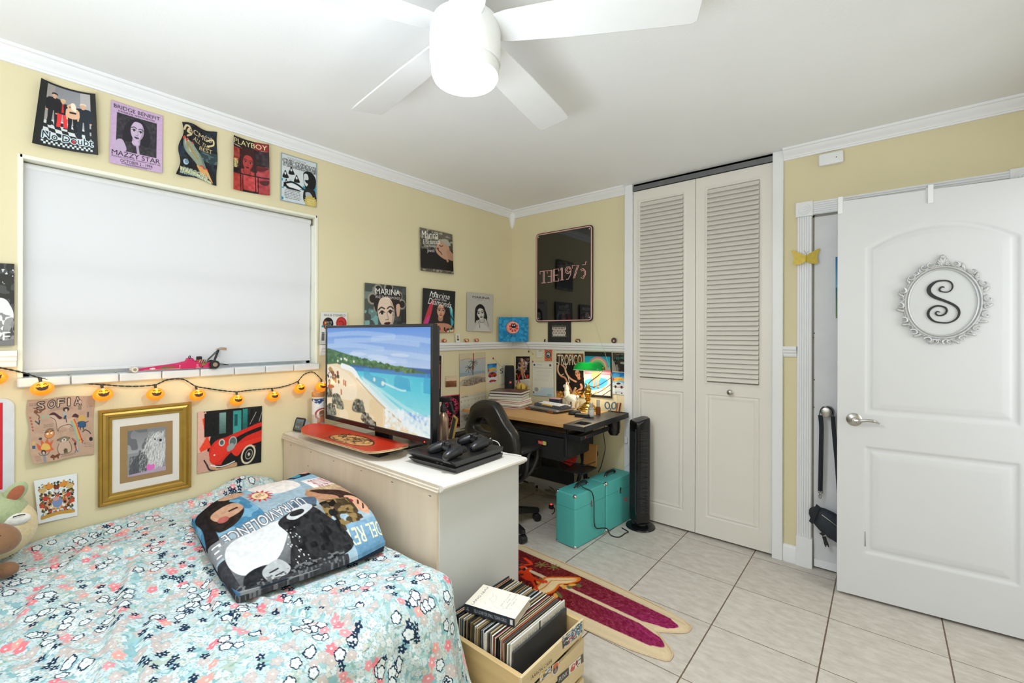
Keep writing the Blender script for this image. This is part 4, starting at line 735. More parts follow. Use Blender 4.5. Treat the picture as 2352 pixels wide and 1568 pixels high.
c.text('TROPICO', .1, .085, .92, .31, 'e2ddc8', .012); c.blob([(.5, .95), (.55, .6), (.62, .45), (.8, .4), (.95, .55), (.97, .9)], '1a0f0c'); c.face(.78, .5, .095, 'd99a78', '1f120e', 'a03a34', '2e1a15', 2.2, -.3, 1.5); c.blob([(.6, .75), (.72, .64), (.88, .7), (.95, .85), (.8, .95), (.66, .92)], '1b1414'); c.line([(.88, .72), (.9, .8), (.68, .9), (.58, .97)], .07, 'cf8e6c', 1, 4); c.line([(.72, .66), (.55, .6), (.42, .5), (.34, .36), (.24, .3)], .055, 'd79c7c', 1, 4); c.line([(.6, .9), (.46, .72), (.36, .58), (.22, .54), (.12, .45), (.1, .32)], .055, 'cf9070', 1, 4)
c.line([(.06, .25), (.14, .28), (.12, .42), (.2, .52), (.3, .5)], .03, 'cfc4a4', 1, 4); c.line([(.3, .26), (.4, .34), (.36, .44), (.46, .56), (.5, .68)], .03, 'cfc4a4', 1, 4); c.grad(.06, .87, .97, 1, '8a5420', 'c98a34'); c.mottle('3a2210', .55, 7, 2, .06, .84, .97, 1); c.mottle('d9a24a', .66, 6, 5, .06, .86, .97, 1)
sheet('film_poster', c, [(1274, 805), (1341.6, 805.7), (1342.7, 912.6), (1274, 912.6)], BW, lift=curl(.003), label='poster with tall white title behind the desk lamp')
c = Cv(135, 210, '2a2624'); c.rect(.0, .1, .95, .95, '27b4c4'); c.grad(0, .1, .95, .3, '1d9ab8', '3cc4cc')
for r, q in ((.36, 'd98a9a'), (.3, 'e3c08a'), (.25, '8fc48a'), (.19, '6fae7a')): c.ell(.5, .33, r, r * .62, q)
c.grad(0, .33, .95, .42, '9fc0a0', 'd9c9b0'); c.rect(0, .39, .95, .5, 'e87f96'); c.rect(0, .44, .95, .47, 'f2b3b8'); c.grad(0, .5, .95, .95, 'e8d3c0', 'e3e0d6'); c.blob([(0, .66), (.2, .6), (.6, .56), (.84, .6), (.8, .72), (.5, .82), (.1, .86), (0, .8)], '4fb0dc'); c.blob([(.3, .62), (.6, .58), (.78, .62), (.6, .74), (.35, .72)], '3a8fd0')
c.figure(.42, .36, .8, 'e0a070', 'd98a70', 'e0b090', 'd9b060', 1.5); c.line([(.0, .72), (.3, .78), (.62, .7), (.95, .56)], .02, '2c2b30', 1, 4); c.line([(.3, .95), (.6, .86), (.95, .7)], .02, '2c2b30', 1, 4); c.line([(.66, .95), (.95, .82)], .02, '2c2b30'); c.ell(.72, .8, .05, .03, 'd9a05a'); c.ell(.42, .9, .05, .03, 'd9b070'); c.rect(0, .95, 1, 1, '2a2624')
sheet('surf_poster', c, [(1343, 807), (1404.7, 808.8), (1405.8, 914.7), (1343.7, 909.4)], BW, lift=lambda u, v: .004 * u, label='bright pool and rainbow poster in a black border behind the lamp arm')
c = Cv(66, 100, '3a332e'); c.mottle('4a5c54', .55, 12, 3).mottle('241f1d', .6, 8, 5); c.ell(.42, .3, .16, .07, '2f6a66'); c.ell(.42, .3, .05, .03, '16302e'); c.rect(.62, .22, .85, .32, '2f6f6c'); c.rect(.62, .5, .95, .58, 'b0a89a'); c.poly([(0, .35), (.2, .6), (.34, 1), (0, 1)], 'a39c90'); c.poly([(.25, .65), (.4, .62), (.5, 1), (.36, 1)], '8f897c'); c.rect(.6, .62, 1, .95, '2c2826'); c.scatter(14, ['b8483a', '6f8f8a'], .03, 2, .1, .05, .9, .12)
sheet('dark_photo', c, [(1406.9, 809.5), (1435.8, 810), (1435.8, 854), (1406.9, 852)], BW, P_GLOSS, label='dark photo of machinery at the right end of the back wall', cat='photo')
sheet('toy_car_card', toycard('c9ccd2'), [(1406.4, 854), (1435.8, 856), (1435.3, 907), (1405.4, 904)], BW, P_GLOSS, label='blue toy card with a silver car under the dark photo', cat='card', group='toy car cards')
c = Cv(70, 160, '3f86b8'); c.grad(0, 0, 1, .5, '2f79b5', '7fb6d6'); c.grad(0, .5, 1, 1, '3f7a86', '7f9a5a'); c.text('SURF', .08, .5, .9, .6, 'e9eef0', .03)
sheet('travel_poster', c, [(1919, 590), (1985, 583), (1985, 742), (1919.5, 730)], (1, .008), label='blue poster on the closed door mostly behind the open one', cat='poster')
c = Cv(70, 60, '2c2b2b'); c.noise(.02, 3, 2); c.rect(.1, .1, .9, .86, '3f4440'); c.grad(.1, .1, .9, .35, '56655a', '4a5a4e'); g = random.Random(6)
for r_ in range(4):
    for i in range(9 - (r_ % 2)):
        x = .16 + i * .085 + (r_ % 2) * .04; y = .2 + r_ * .15; c.rect(x - .032, y + .05, x + .032, y + .2, 'e4e2da'); c.ell(x, y, .028, .045, 'b98c72'); c.rect(x - .03, y - .06, x + .03, y - .015, '26262b')
c.rect(.1, .8, .9, .86, '8a8474')
# ---- team picture propped on the rail
t = thing('team_photo', 'black-framed team photo standing on the rail under the neon sign', 'photo', B(1284.5, 783.8, -.028)); t.location.z = 1.275
a, b, d, e = [B(x, y, -.012) for x, y in ((1258.6, 742), (1310.5, 742), (1310.5, 784), (1258.6, 784))]
obj('mount', MB().box((a.x, -.014, 1.2755), (b.x, -.004, B(1284, 736, -.01).z)), mat('black_card', '232224', .6), t, world=True)
sheet('team_picture', c, [(1264, 744), (1304.5, 744), (1304.5, 777.5), (1264, 777.5)], (1, -.014), P_GLOSS, off=.0015, parent=t)
# ================================================================== BED
def floral(w, h, ppm):
    c = Cv(w, h, 'a9cdcf', 1); g = random.Random(12); mm = ppm / 1000
    c.mottle('9fc4c6', .5, 22, 1).mottle('b4c4ba', .56, 30, 2).mottle('c6dfe3', .6, 16, 3).mottle('8fb9c0', .68, 12, 5)
    def petals(x, y, r, col, core, n=5, al=1, edge=None, squash=1):
        a0 = g.uniform(0, 6)
        for e in ((1.5 if edge[0] == '2' else 1.22, edge), (1, col)) if edge else ((1, col),):
            for i in range(n):
                a = a0 + i * 2 * PI / n; c.ell((x + math.cos(a) * r * .55) / w, (y + math.sin(a) * r * .55) / h, r * .5 * e[0] / w, r * .38 * e[0] * squash / h, e[1], al, a)
            if edge and e[0] > 1: c.ell(x / w, y / h, r * .5 / w, r * .5 / h, edge, al)
        if core: c.ell(x / w, y / h, r * .2 / w, r * .2 / h, core)
    for _ in range(int(w * h / (mm * mm) / 260)):                   # leaves
        x, y = g.uniform(0, w), g.uniform(0, h); a = g.uniform(0, 3); r = g.uniform(6, 13) * mm; c.ell(x / w, y / h, r / w, r * .38 / h, g.choice(['7fadb6', '8fb0a4', 'bcd6d8', 'dbe8ea', '98c3cc', 'a8b8a8', '86b3bd']), 1, a)
    for _ in range(int(w * h / (mm * mm) / 420)):                   # pale flowers packed together
        petals(g.uniform(0, w), g.uniform(0, h), g.uniform(9, 15) * mm, g.choice(['d3e0e3', 'c9dade', 'dde6e8', 'bed4da', 'cbd2cc']), g.choice(['c8b8b0', '9fb8c0', 'd9c0b8']), 5, 1, g.choice(['8fb8c2', '9cbcc0', '86a9b4', 'a8b8ae']))
    for _ in range(int(w * h / (mm * mm) / 5200)): petals(g.uniform(0, w), g.uniform(0, h), g.uniform(13, 18) * mm, 'c9bfbc', 'ece6e2', 5, 1, 'b5aeb0')
    for _ in range(int(w * h / (mm * mm) / 11000)):
        x, y = g.uniform(0, w), g.uniform(0, h)
        for k in range(g.choice([1, 1, 2])): petals(x + k * 26 * mm, y + g.uniform(-8, 8) * mm, g.uniform(14, 19) * mm, g.choice(['e89aa2', 'eba79f', 'e8848f']), 'f6e3dc', 5, 1, None)
    for _ in range(int(w * h / (mm * mm) / 8200)):
        x, y = g.uniform(0, w), g.uniform(0, h); kind = g.random()
        for k in range(g.choice([2, 2, 3])):
            a = g.uniform(0, 6); X, Y = x + math.cos(a + k * 2.2) * 29 * mm, y + math.sin(a + k * 2.2) * 29 * mm
            if kind < .5: petals(X, Y, g.uniform(13, 16) * mm, 'dfe8ea', 'b8c8cf', 5, 1, '24354c', 1.2)
            else: petals(X, Y, g.uniform(11, 14) * mm, '22364f', 'dfe7ea', 5, 1, None, .8)
    return c
bed = thing('bed', 'bed along the left wall under a pale blue floral comforter', 'bed', (.72, -3.0, 0))
M_matt = mat('mattress_ticking', 'd9d6d0', .9)
mb = MB(); mb.soft(rrect(1.36, 1.84, .08, 5, .70, -3.0), .22, .455, .04); obj('mattress', mb, M_matt, bed, world=True)
mb = MB().box((.03, -3.91, .06), (1.36, -2.1, .22)); obj('bed_base', mb, mat('bed_base_wood', '7a5a3c', .6), bed, .01, world=True)
for x in (.1, 1.28):
    for y in (-3.8, -2.2): obj('leg', MB().cyl((x, y, 0), (x, y, .07), .025), mat('bed_leg', '2a2624', .6), bed, world=True)
A1, B1 = 1.94, 2.28; a0, b0, yb = 1.40, 1.84, -3.92; rA, rB = .10, .055
BW_, BH_ = 830, 900
YS = np.interp(np.linspace(0, 1, BH_), [0, .06, 1], [0, .62, B1])
def comforter(U, V):
    a = .012 + U * A1; b = np.interp(V, [0, .06, 1], [0, .62, B1]); y = yb + b
    dx = np.maximum(0, a - a0); dy = np.maximum(0, b - b0); d = np.hypot(dx, dy) + 1e-9; nx, ny = dx / d, dy / d; r = rA * nx ** 2 + rB * (1 - nx ** 2) + 1e-6
    th = np.minimum(d / r, PI / 2); rest = np.maximum(0, d - r * PI / 2); out = r * np.sin(th) + nx * (.30 * rest - .05 * rest ** 2); drop = r * (1 - np.cos(th)) + rest * .96
    X = np.minimum(a, a0) + nx * out; Yy = y - dy + ny * np.minimum(out, .058); Z_ = .522 - drop
    h, w = a.shape; big = vnoise(h, w, 150, 3) - .5; mid = vnoise(h, w, 60, 5) - .5; fine = vnoise(h, w, 22, 8) - .5
    top = np.clip(1 - d / .12, 0, 1)
    def fold(px, py, qx, qy, wd, amp):                             # a soft ridge between two points of the cloth
        vx, vy = qx - px, qy - py; l2 = vx * vx + vy * vy; t = np.clip(((a - px) * vx + (y - py) * vy) / l2, 0, 1)
        k = (a - px - t * vx) * vy - (y - py - t * vy) * vx; s = k / math.sqrt(l2) + .012 * np.sin(t * 7 + px * 9); e = np.hypot(a - px - t * vx, y - py - t * vy)
        return amp * (np.exp(-(s / wd) ** 2) - .7 * np.exp(-((s - wd * 1.5) / wd) ** 2)) * np.exp(-np.maximum(0, e - wd * 2.5) ** 2 / wd ** 2) * np.sin(np.clip(t, .03, .97) * PI) ** .5
    F = fold(.25, -2.62, 1.30, -2.95, .022, .014) + fold(.35, -2.45, 1.42, -2.72, .02, .016) + fold(1.0, -2.6, 1.5, -2.5, .016, .016) + fold(1.02, -2.52, 1.52, -2.36, .016, .017) + fold(.1, -2.75, 1.0, -3.15, .025, .012) + fold(1.1, -2.45, 1.55, -2.22, .017, .017) + fold(.3, -2.8, .6, -2.4, .022, .016) + fold(.55, -3.1, 1.3, -2.8, .02, .012) + fold(.2, -2.35, .5, -2.1, .03, .02) + fold(.9, -2.75, 1.45, -2.85, .018, .013)
    Z_ = Z_ + top * (big * .045 + mid * .022 + fine * .005 + F) + .05 * np.exp(-((a - .06) / .12) ** 2 - ((y + 2.20) / .14) ** 2) + .02 * np.exp(-((a - .0) / .1) ** 2) * top
    ph = b * 26 + 3 * mid; dr = np.clip(dx / .35, 0, 1); X = X + dr * (.022 * np.sin(ph) + .01 * np.sin(ph * 2.3 + 1) + mid * .02); X = X + np.where(dx > .1, F * .8, 0)
    flat = 1.0 * np.maximum(np.exp(-(np.maximum(0, np.maximum(np.abs(a - .68) / .56, np.abs(y + 2.32) / .36) - 1) / .1) ** 2), np.exp(-(np.maximum(0, np.hypot((a - .2) / .28, (y + 3.1) / .2) - 1) / .1) ** 2))
    Z_ = Z_ * (1 - flat) + flat * np.minimum(Z_, .520)
    X = np.maximum(X, .008); Yy = np.minimum(Yy, -2.012)
    return np.stack([X, Yy, Z_], -1) - np.array(bed.location), np.array([0, 0, 1.])
me = sheet_mesh('comforter', floral(BW_, BH_, BW_ / A1).done(False), comforter, P_CLOTH, .012); o = bpy.data.objects.new('comforter', me); C.objects.link(o); o.parent = bed
# ---- printed throw folded on the bed
def throw_art():
    c = Cv(300, 240, '9db4c2'); sk = 'caa085'
    # u runs left to right, v from the wall to the near edge; the prints lie upside down
    c.grad(0, 0, .36, .42, '5f9cc0', '7fb0cc'); c.mottle('4a83a8', .55, 12, 3, 0, 0, .36, .42); c.blob([(.02, .1), (.14, .02), (.3, .06), (.26, .14), (.14, .14), (.1, .3), (.08, .46), (.0, .44), (.03, .26)], '231f22'); c.blob([(.12, .14), (.26, .12), (.3, .24), (.2, .36), (.1, .36)], '2a2320'); c.blob([(.13, .17), (.28, .16), (.3, .24), (.22, .28), (.13, .26)], sk); c.blob([(.24, .04), (.38, .0), (.42, .08), (.34, .12), (.26, .1)], sk); c.blob([(.36, .0), (.46, .02), (.44, .1), (.4, .08)], '2b2422'); c.ell(.16, .27, .03, .03, 'b5655f'); c.line([(.22, .22), (.27, .22)], .012, '3a2622')
    c.grad(.4, 0, .72, .24, '7db0cc', 'a8cbd8'); c.blob([(.44, .06), (.56, .0), (.72, .0), (.74, .2), (.6, .24), (.5, .2)], 'ece6e2')
    P = []
    for i in range(26): a = i * PI / 13; r = .085 if i % 2 else .045; P.append((.44 + r * math.cos(a), .19 + r * .95 * math.sin(a)))
    c.poly(P, 'c8352c'); c.ell(.44, .19, .045, .045, 'ead9b0'); c.text('CRASH', .41, .17, .47, .205, 'a03024', .02, 0, PI - .2)
    c.rect(.78, 0, 1, .16, '26324a'); c.blob([(.76, 0), (1, 0), (1, .06), (.86, .12), (.78, .08)], '1c2430'); c.ell(.84, .05, .04, .035, '3f9fc0'); c.ell(.95, .02, .05, .05, 'dba59a'); c.rect(.78, .1, 1, .2, '8fb8d0'); c.rect(.78, .16, 1, .3, 'efe9e6')
    c.text('BORN TO DIE', .82, .17, .98, .27, '9c3444', .02, 0, PI - .1)
    c.grad(.7, .28, 1, .62, 'b89c80', '9a7a60'); c.text('HONEYMOON', .76, .27, .97, .34, 'd9c49a', .02, 0, PI); c.blob([(.66, .34), (.78, .3), (.9, .38), (1, .5), (1, .66), (.94, .62), (.86, .52), (.74, .46)], '3d2a24'); c.blob([(.66, .36), (.7, .3), (.76, .36), (.84, .44), (.82, .5), (.72, .44)], 'b98a6a'); c.blob([(.88, .46), (.96, .48), (.99, .6), (.95, .7), (.9, .62)], 'd3a184'); c.ell(.905, .52, .012, .02, '9c3038'); c.line([(.93, .57), (.95, .53)], .012, '3a2622'); c.line([(.94, .63), (.965, .58)], .012, '3a2622')
    c.blob([(.58, .36), (.7, .4), (.66, .5), (.56, .52), (.5, .46)], '55667a'); c.mottle('4a3e2c', .4, 9, 6, .58, .48, .9, .78); c.mottle('8c7448', .55, 6, 8, .58, .48, .88, .76); c.mottle('1f1b18', .62, 8, 9, .58, .46, .8, .72)
    c.grad(.78, .74, 1, 1, '7fa3bd', '5f88a6'); c.text('DEL REY', .76, .78, .99, .92, 'e9dfb8', .03, 0, PI + .05)
    c.text('ULTRAVIOLENCE', .1, .38, .62, .49, 'e6e8ea', .03, 0, PI - .12, .006, '6a7078'); c.rect(0, .44, .1, .6, '8a8e93'); c.text('E', .02, .47, .08, .58, 'e6e8ea', .03, 0, PI)
    c.grad(.06, .5, .7, .97, '9aa0a4', '4a4b4d'); c.blob([(.1, .54), (.26, .5), (.44, .52), (.42, .66), (.3, .8), (.12, .82), (.06, .7)], 'd9dcde'); c.blob([(.4, .52), (.58, .46), (.68, .56), (.78, .9), (.5, .97), (.36, .9), (.42, .7)], '2e2e30'); c.mottle('1f1f21', .6, 12, 4, .42, .55, .76, .97); c.blob([(.46, .5), (.6, .44), (.64, .5), (.5, .56)], 'c9cdd0'); c.ell(.53, .5, .05, .03, '2a2a2c')
    c.blob([(.1, .84), (.2, .8), (.34, .86), (.4, .97), (.1, .99)], '26272a'); c.blob([(.2, .84), (.3, .8), (.35, .9), (.28, .97), (.2, .95)], 'aeb2b5'); c.line([(.23, .88), (.28, .87)], .012, '333'*2); c.line([(.25, .93), (.3, .92)], .01, '333333')
    c.rect(0, .62, .06, 1, '3a3b40'); c.rect(0, .955, .72, 1, '3c3d40'); c.mottle('6a6b6e', .62, 4, 3, 0, .9, .7, 1); c.scatter(40, ['d9dadb'], .004, 5, .38, .62, .48, .9); c.noise(.04, 5, 7); return c
CP = [[(440, 1190, .55), (500, 1143, .60), (580, 1115, .625), (650, 1099, .64), (700, 1078, .655)],
      [(466, 1235, .575), (560, 1188, .62), (650, 1153, .645), (725, 1128, .66), (792, 1118, .67)],
      [(505, 1305, .57), (600, 1256, .605), (690, 1216, .625), (772, 1190, .635), (852, 1166, .645)],
      [(545, 1366, .545), (640, 1332, .552), (730, 1302, .555), (812, 1272, .56), (885, 1236, .575)]]
CW = np.array([[list(Z(*p)) for p in r] for r in CP])
def crm(n):                                                         # Catmull-Rom weights for n controls
    def f(t):
        t = t * (n - 1); i = np.minimum(t.astype(int), n - 2); s = t - i; W = np.zeros(t.shape + (n,))
        for k, wt in ((-1, .5 * (-s ** 3 + 2 * s ** 2 - s)), (0, .5 * (3 * s ** 3 - 5 * s ** 2 + 2)), (1, .5 * (-3 * s ** 3 + 4 * s ** 2 + s)), (2, .5 * (s ** 3 - s ** 2))):
            j = i + k; e = np.clip(j, 0, n - 1); np.put_along_axis(W, e[..., None], np.take_along_axis(W, e[..., None], -1) + wt[..., None], -1)
        return W
    return f
TL0 = Vector((.68, -2.32, .53))
def throw_pos(U, V, dz=0, k=1.):
    Uu = .5 + (U - .5) * k; Vv = .5 + (V - .5) * k; P = np.einsum('hwi,hwj,jic->hwc', crm(5)(Uu), crm(4)(Vv), CW); h, w = U.shape
    e = np.minimum(np.minimum(U, 1 - U) * 1.6, np.minimum(V, 1 - V) * 1.1); P[..., 2] += .012 * (1 - np.exp(-e / .03)) - .012 + (vnoise(h, w, 40, 6) - .5) * .012 * np.clip(e * 8, 0, 1) + dz; P[..., 1] = np.minimum(P[..., 1], -2.03)
    return P - np.array(TL0), np.array([0, 0, 1.])
th = thing('throw_blanket', 'folded throw printed with portraits and magazine lettering lying on the bed', 'blanket', TL0)
me = sheet_mesh('top_layer', throw_art().done(False), lambda U, V: throw_pos(U, V), P_CLOTH, .014); o = bpy.data.objects.new('top_layer', me); C.objects.link(o); o.parent = th
c2 = Cv(60, 50, '2b3340', 1).mottle('4a6f92', .6, 9, 3).mottle('8a8d90', .7, 4, 5)
def low(k, dz, zmin):
    def f(U, V):
        P, _ = throw_pos(U, V, dz, k); P[..., 2] = np.maximum(P[..., 2], zmin - TL0.z); N3 = np.zeros_like(P); N3[..., 2] = P[..., 2] - (zmin - TL0.z) + .001; return P, (N3 if zmin < .535 else np.array([0, 0, 1.]))
    return f
for k, dz, zm, th_ in ((.988, -.016, .5475, .009), (.976, -.027, .537, .008), (.966, -.037, .5275, 1.)):
    me = sheet_mesh('folded_layer', c2.done(False), low(k, dz, zm), P_CLOTH, th_); o = bpy.data.objects.new('folded_layer', me); C.objects.link(o); o.parent = th
q = Z(530, 1313, .55); obj('care_tag', MB().box((q.x - .012, q.y - .02, .556), (q.x + .012, q.y + .008, .5575)), mat('care_tag', 'e9e9e6', .7), th, world=True)
# ---- soft toys at the head end by the wall
def fuzzy(name, col): return mat(name, col, .95, var=.12, scale=70, bump=.35, sheen=.3)
g0 = Vector((.118, -3.068, .527)); t = thing('plush_toy', 'big green and cream soft toy with a pointed ear against the wall', 'soft toy', g0, 0); t.scale = (.84, .84, .84)
M_gr, M_cr_, M_br, M_db = fuzzy('green_plush', 'aebd92'), fuzzy('cream_plush', 'e3d2a6'), fuzzy('brown_plush', '8a6547'), mat('plush_stitch', '1f1a18', .7)
mb = MB().sph((.0, .03, .126), (.115, .125, .125), 28, 18, lambda a, b: 1 + .03 * math.sin(b * 2)); obj('body', mb, M_cr_, t)
mb = MB().sph((.0, .0, .20), (.12, .125, .085), 28, 16).sph((.0, -.05, .14), (.115, .09, .12), 24, 16); obj('head', mb, M_gr, t)
mb = MB().at(xf((.035, .075, .262), 0, math.radians(-28), math.radians(10))).sph((0, 0, .02), (.016, .034, .05), 18, 12, lambda a, b: 1 - .35 * max(0, -math.cos(a)) * 0 - .45 * (1 - math.cos(PI - a)) * .0 + .0); obj('ear', mb, M_gr, t)
obj('inner_ear', MB().at(xf((.051, .076, .262), 0, math.radians(-28), math.radians(10))).sph((0, 0, .02), (.006, .022, .036), 16, 10), fuzzy('rust_plush', 'b4674a'), t)
obj('face_patch', MB().sph((.088, .085, .175), (.026, .045, .026), 18, 12), fuzzy('white_plush', 'ecebe4'), t)
obj('eye_stitch', MB().tube(cr([(.1145, .075, .196), (.1165, .095, .199), (.112, .11, .195)], 5), .0022, 6), M_db, t)
g1 = Vector((.335, -3.105, .527)); t = thing('plush_toy', 'brown soft toy with a stitched snout in front of the green one', 'soft toy', g1, math.radians(60)); t.scale = (1.06, 1.06, 1.12)
mb = MB().sph((-.02, 0, .066), (.06, .07, .065), 24, 14).sph((-.02, 0, .135), (.068, .06, .062), 24, 14); obj('body', mb, M_br, t)
mb = MB().at(xf((.045, 0, .135), 0, 0, math.radians(14))).sph((0, 0, 0), (.07, .046, .043), 24, 14, lambda a, b: 1 + .10 * math.cos(b)); obj('snout', mb, M_br, t)
mb = MB()
for e in (-1, 1): obj('nostril_stitch', MB().tube(cr([(.098, e * .022, .143), (.088, e * .030, .150), (.078, e * .036, .152)], 4), .0025, 6), M_db, t)
obj('mouth_stitch', MB().tube(cr([(.106, -.022, .112), (.1125, 0, .108), (.106, .022, .112)], 4), .002, 6), M_db, t)
for e in (-1, 1): obj('paw', MB().sph((.06, e * .045, .022), (.034, .024, .022), 16, 10), M_br, t)
# ================================================================== DRESSER AND WHAT STANDS ON IT
DZ = .787
M_ply = mat('birch_plywood', 'd9c8b2', .6, var=.10, scale=2.6, stretch=(5, 5, .9)); M_dtop = mat('dresser_white_top', 'dedad3', .35, var=.03, scale=6); M_dend = mat('dresser_end_paint', 'cfd1d1', .45, var=.02, scale=5)
t = thing('dresser', 'white dresser with bare plywood back standing out from the left wall', 'dresser', (.66, -1.75, 0))
M_edge = mat('worn_top_edge', 'cfc3b2', .5, var=.14, scale=16, stretch=(1, 8, 8))
prof = [(-2.004, .758), (-2.004, .762), (-2.0, .7625), (-2.0, .772), (-1.996, .7735), (-1.996, .786), (-1.994, DZ)]
mb = MB(); P = [(.006, y, z) for y, z in prof]; Q = [(1.322, y, z) for y, z in prof]
mb.mt(1).rings([P + [(.006, -1.994, .758)], Q + [(1.322, -1.994, .758)]])
mb.mt(0)
endp = [(1.322, .758), (1.328, .758), (1.332, .763), (1.342, .769), (1.346, .776), (1.345, .783), (1.338, DZ)]
mb.rings([[(.006, y, DZ), (.006, y, .758)] + [(x, y, z) for x, z in endp] for y in (-1.994, -1.496)])
obj('top', mb, [M_dtop, M_edge], t, world=True, bevel=.0015)
obj('back_panel', MB().box((.012, -1.994, .02), (1.308, -1.984, .7578)), M_ply, t, world=True)
for x, z in ((.1, .735), (.33, .737), (.56, .734), (.80, .736), (1.03, .735), (1.27, .735), (.3, .66)): obj('back_staple', MB().cbox((x, -1.9943, z), (.012, .0012, .0035)), mat('staple', '8a8580', .4, .8), t, world=True)
obj('side_panel', MB().box((1.285, -1.984, .0), (1.309, -1.512, .758)), M_dend, t, world=True, bevel=.002); obj('side_panel', MB().box((.012, -1.984, 0), (.036, -1.512, .758)), M_dend, t, world=True, bevel=.002)
obj('plinth', MB().box((.036, -1.984, .0), (1.285, -1.53, .05)), M_dend, t, world=True)
M_kn = mat('drawer_knob', 'cfcac0', .3, .8)
for r in range(3):
    for k in range(2):
        x0, x1 = .04 + k * .624, .66 + k * .622; z0 = .06 + r * .232
        d = obj('drawer', MB().box((x0, -1.98, z0), (x1, -1.502, z0 + .224)), M_dend, t, world=True, bevel=.003)
        obj('knob', MB().sph(((x0 + x1) / 2, -1.488, z0 + .112), .015, 14, 8), M_kn, d, world=True)
# ---- television
M_bz = mat('glossy_black_plastic', '141416', .18, var=.03); M_bk = mat('matt_black_plastic', '1c1c1e', .55, var=.06); M_blk = mat('black_satin', '19191b', .38, var=.05)
tvx0, tvx1, tvy, tz0, tz1 = .158, 1.085, -1.830, .862, 1.388
t = thing('television', 'flat television showing a beach scene on the dresser', 'television', ((tvx0 + tvx1) / 2, -1.78, DZ))
mb = MB(); b_ = .014
mb.box((tvx0, tvy, tz0), (tvx0 + b_, tvy + .03, tz1)).box((tvx1 - b_, tvy, tz0), (tvx1, tvy + .03, tz1)).box((tvx0 + b_, tvy, tz1 - b_), (tvx1 - b_, tvy + .03, tz1)).box((tvx0 + b_, tvy, tz0), (tvx1 - b_, tvy + .03, tz0 + .026)); obj('bezel', mb, M_bz, t, .003, world=True)
mb = MB().box((tvx0 + .006, tvy + .03, tz0 + .01), (tvx1 - .006, tvy + .048, tz1 - .008)).box((tvx0 + .12, tvy + .048, tz0 + .06), (tvx1 - .12, tvy + .08, tz1 - .14)); obj('back_shell', mb, M_bk, t, .004, world=True)
mb = MB().box((.56, tvy + .06, DZ + .012), (.68, tvy + .085, tz0 + .09)).soft(rrect(.42, .17, .04, 5, .62, -1.695), DZ + .0005, DZ + .014, .005); obj('stand', mb, M_bz, t, world=True)
c = Cv(300, 178, '8fb6e6'); c.grad(0, 0, 1, .4, '5f92dc', 'b5cdea')
for y, a, b in ((.06, .02, .7), (.13, .1, .9), (.19, .0, .6), (.25, .3, 1), (.3, .1, .8), (.1, .5, 1)): c.line([(a, y + .02), ((a + b) / 2, y), (b, y + .03)], .03, 'c3d7f0', .45, 5)
for k, (x, y, r) in enumerate(((.55, .3, .1), (.75, .27, .08), (.35, .28, .09), (.6, .34, .12))): c.ell(x, y, r, r * .22, 'd5e2f3', .55)
c.grad(0, .38, 1, .62, '2e6fb8', '35b6d6'); c.grad(0, .46, 1, .8, '3fc0d8', '8fdce2'); c.rect(0, .385, 1, .42, '2a5f9c'); c.mottle('6fd2e0', .6, 16, 4, .3, .5, 1, .75, .5); c.mottle('2f9cc8', .62, 22, 6, .3, .42, 1, .6, .6)
c.blob([(0, .25), (.06, .245), (.2, .28), (.4, .33), (.62, .365), (.85, .395), (.97, .425), (.6, .41), (.3, .4), (0, .44)], '3f6b3f'); c.mottle('2f5433', .55, 6, 4, 0, .27, .5, .40, .0); g = random.Random(4)
for _ in range(260):
    x = g.uniform(0, .9) ** 1.4; y = .27 + x * .15 + g.uniform(0, .09 * (1 - x * .8)); c.ell(x, y, .014, .016, g.choice(['2f5a38', '4a7a48', '39663f', '5a8a50']))
for x, y in ((.16, .335), (.2, .33), (.22, .34), (.3, .35), (.12, .36)): c.rect(x, y, x + .02, y + .025, 'e6e0d6')
c.poly([(0, .42), (.12, .4), (.2, .42), (.3, .47), (.38, .58), (.5, .68), (.66, .82), (.8, .92), (.98, 1.0), (0, 1)], 'ecd8b4'); c.mottle('e3c898', .55, 30, 9, 0, .62, .6, 1, .6); c.blob([(.0, .46), (.1, .44), (.24, .5), (.34, .62), (.3, .78), (0, .74)], 'f2e6cc', .8)
c.line([(.18, .42), (.3, .46), (.38, .57), (.5, .67), (.66, .81), (.8, .91), (.98, 1)], .035, 'eef5f4', 1, 6); c.line([(.42, .58), (.54, .66), (.7, .79), (.86, .89), (1, .95)], .05, 'd9eeee', .75, 6); c.line([(.4, .53), (.6, .64), (.8, .76), (1, .84)], .02, 'c9ecee', .6, 6); c.line([(.6, .55), (.75, .6), (.8, .6)], .012, 'e6f6f6', .7, 4); c.line([(.34, .54), (.46, .66), (.62, .8), (.76, .9)], .012, 'c9b088', .8, 6)
c.scatter(160, ['f6fafa', 'e6f2f0'], .012, 8, .62, .8, 1, .98, .6)
for x, y, r in ((.015, .74, .05), (.12, .8, .055), (.16, .86, .04), (.05, .93, .06), (.36, .83, .062), (.43, .93, .04), (.47, .97, .045), (.51, .99, .03)): c.blob([(x - r, y + r), (x - r * .8, y - r * .6), (x - r * .1, y - r * 1.2), (x + r * .7, y - r * .7), (x + r, y + r * .9)], '6a6a5c'); c.scatter(40, ['3f4036', '8a8a78', 'a5a490', '2c2d28'], .009, int(x * 999), x - r * .8, y - r * .9, x + r * .8, y + r * .9, .9)
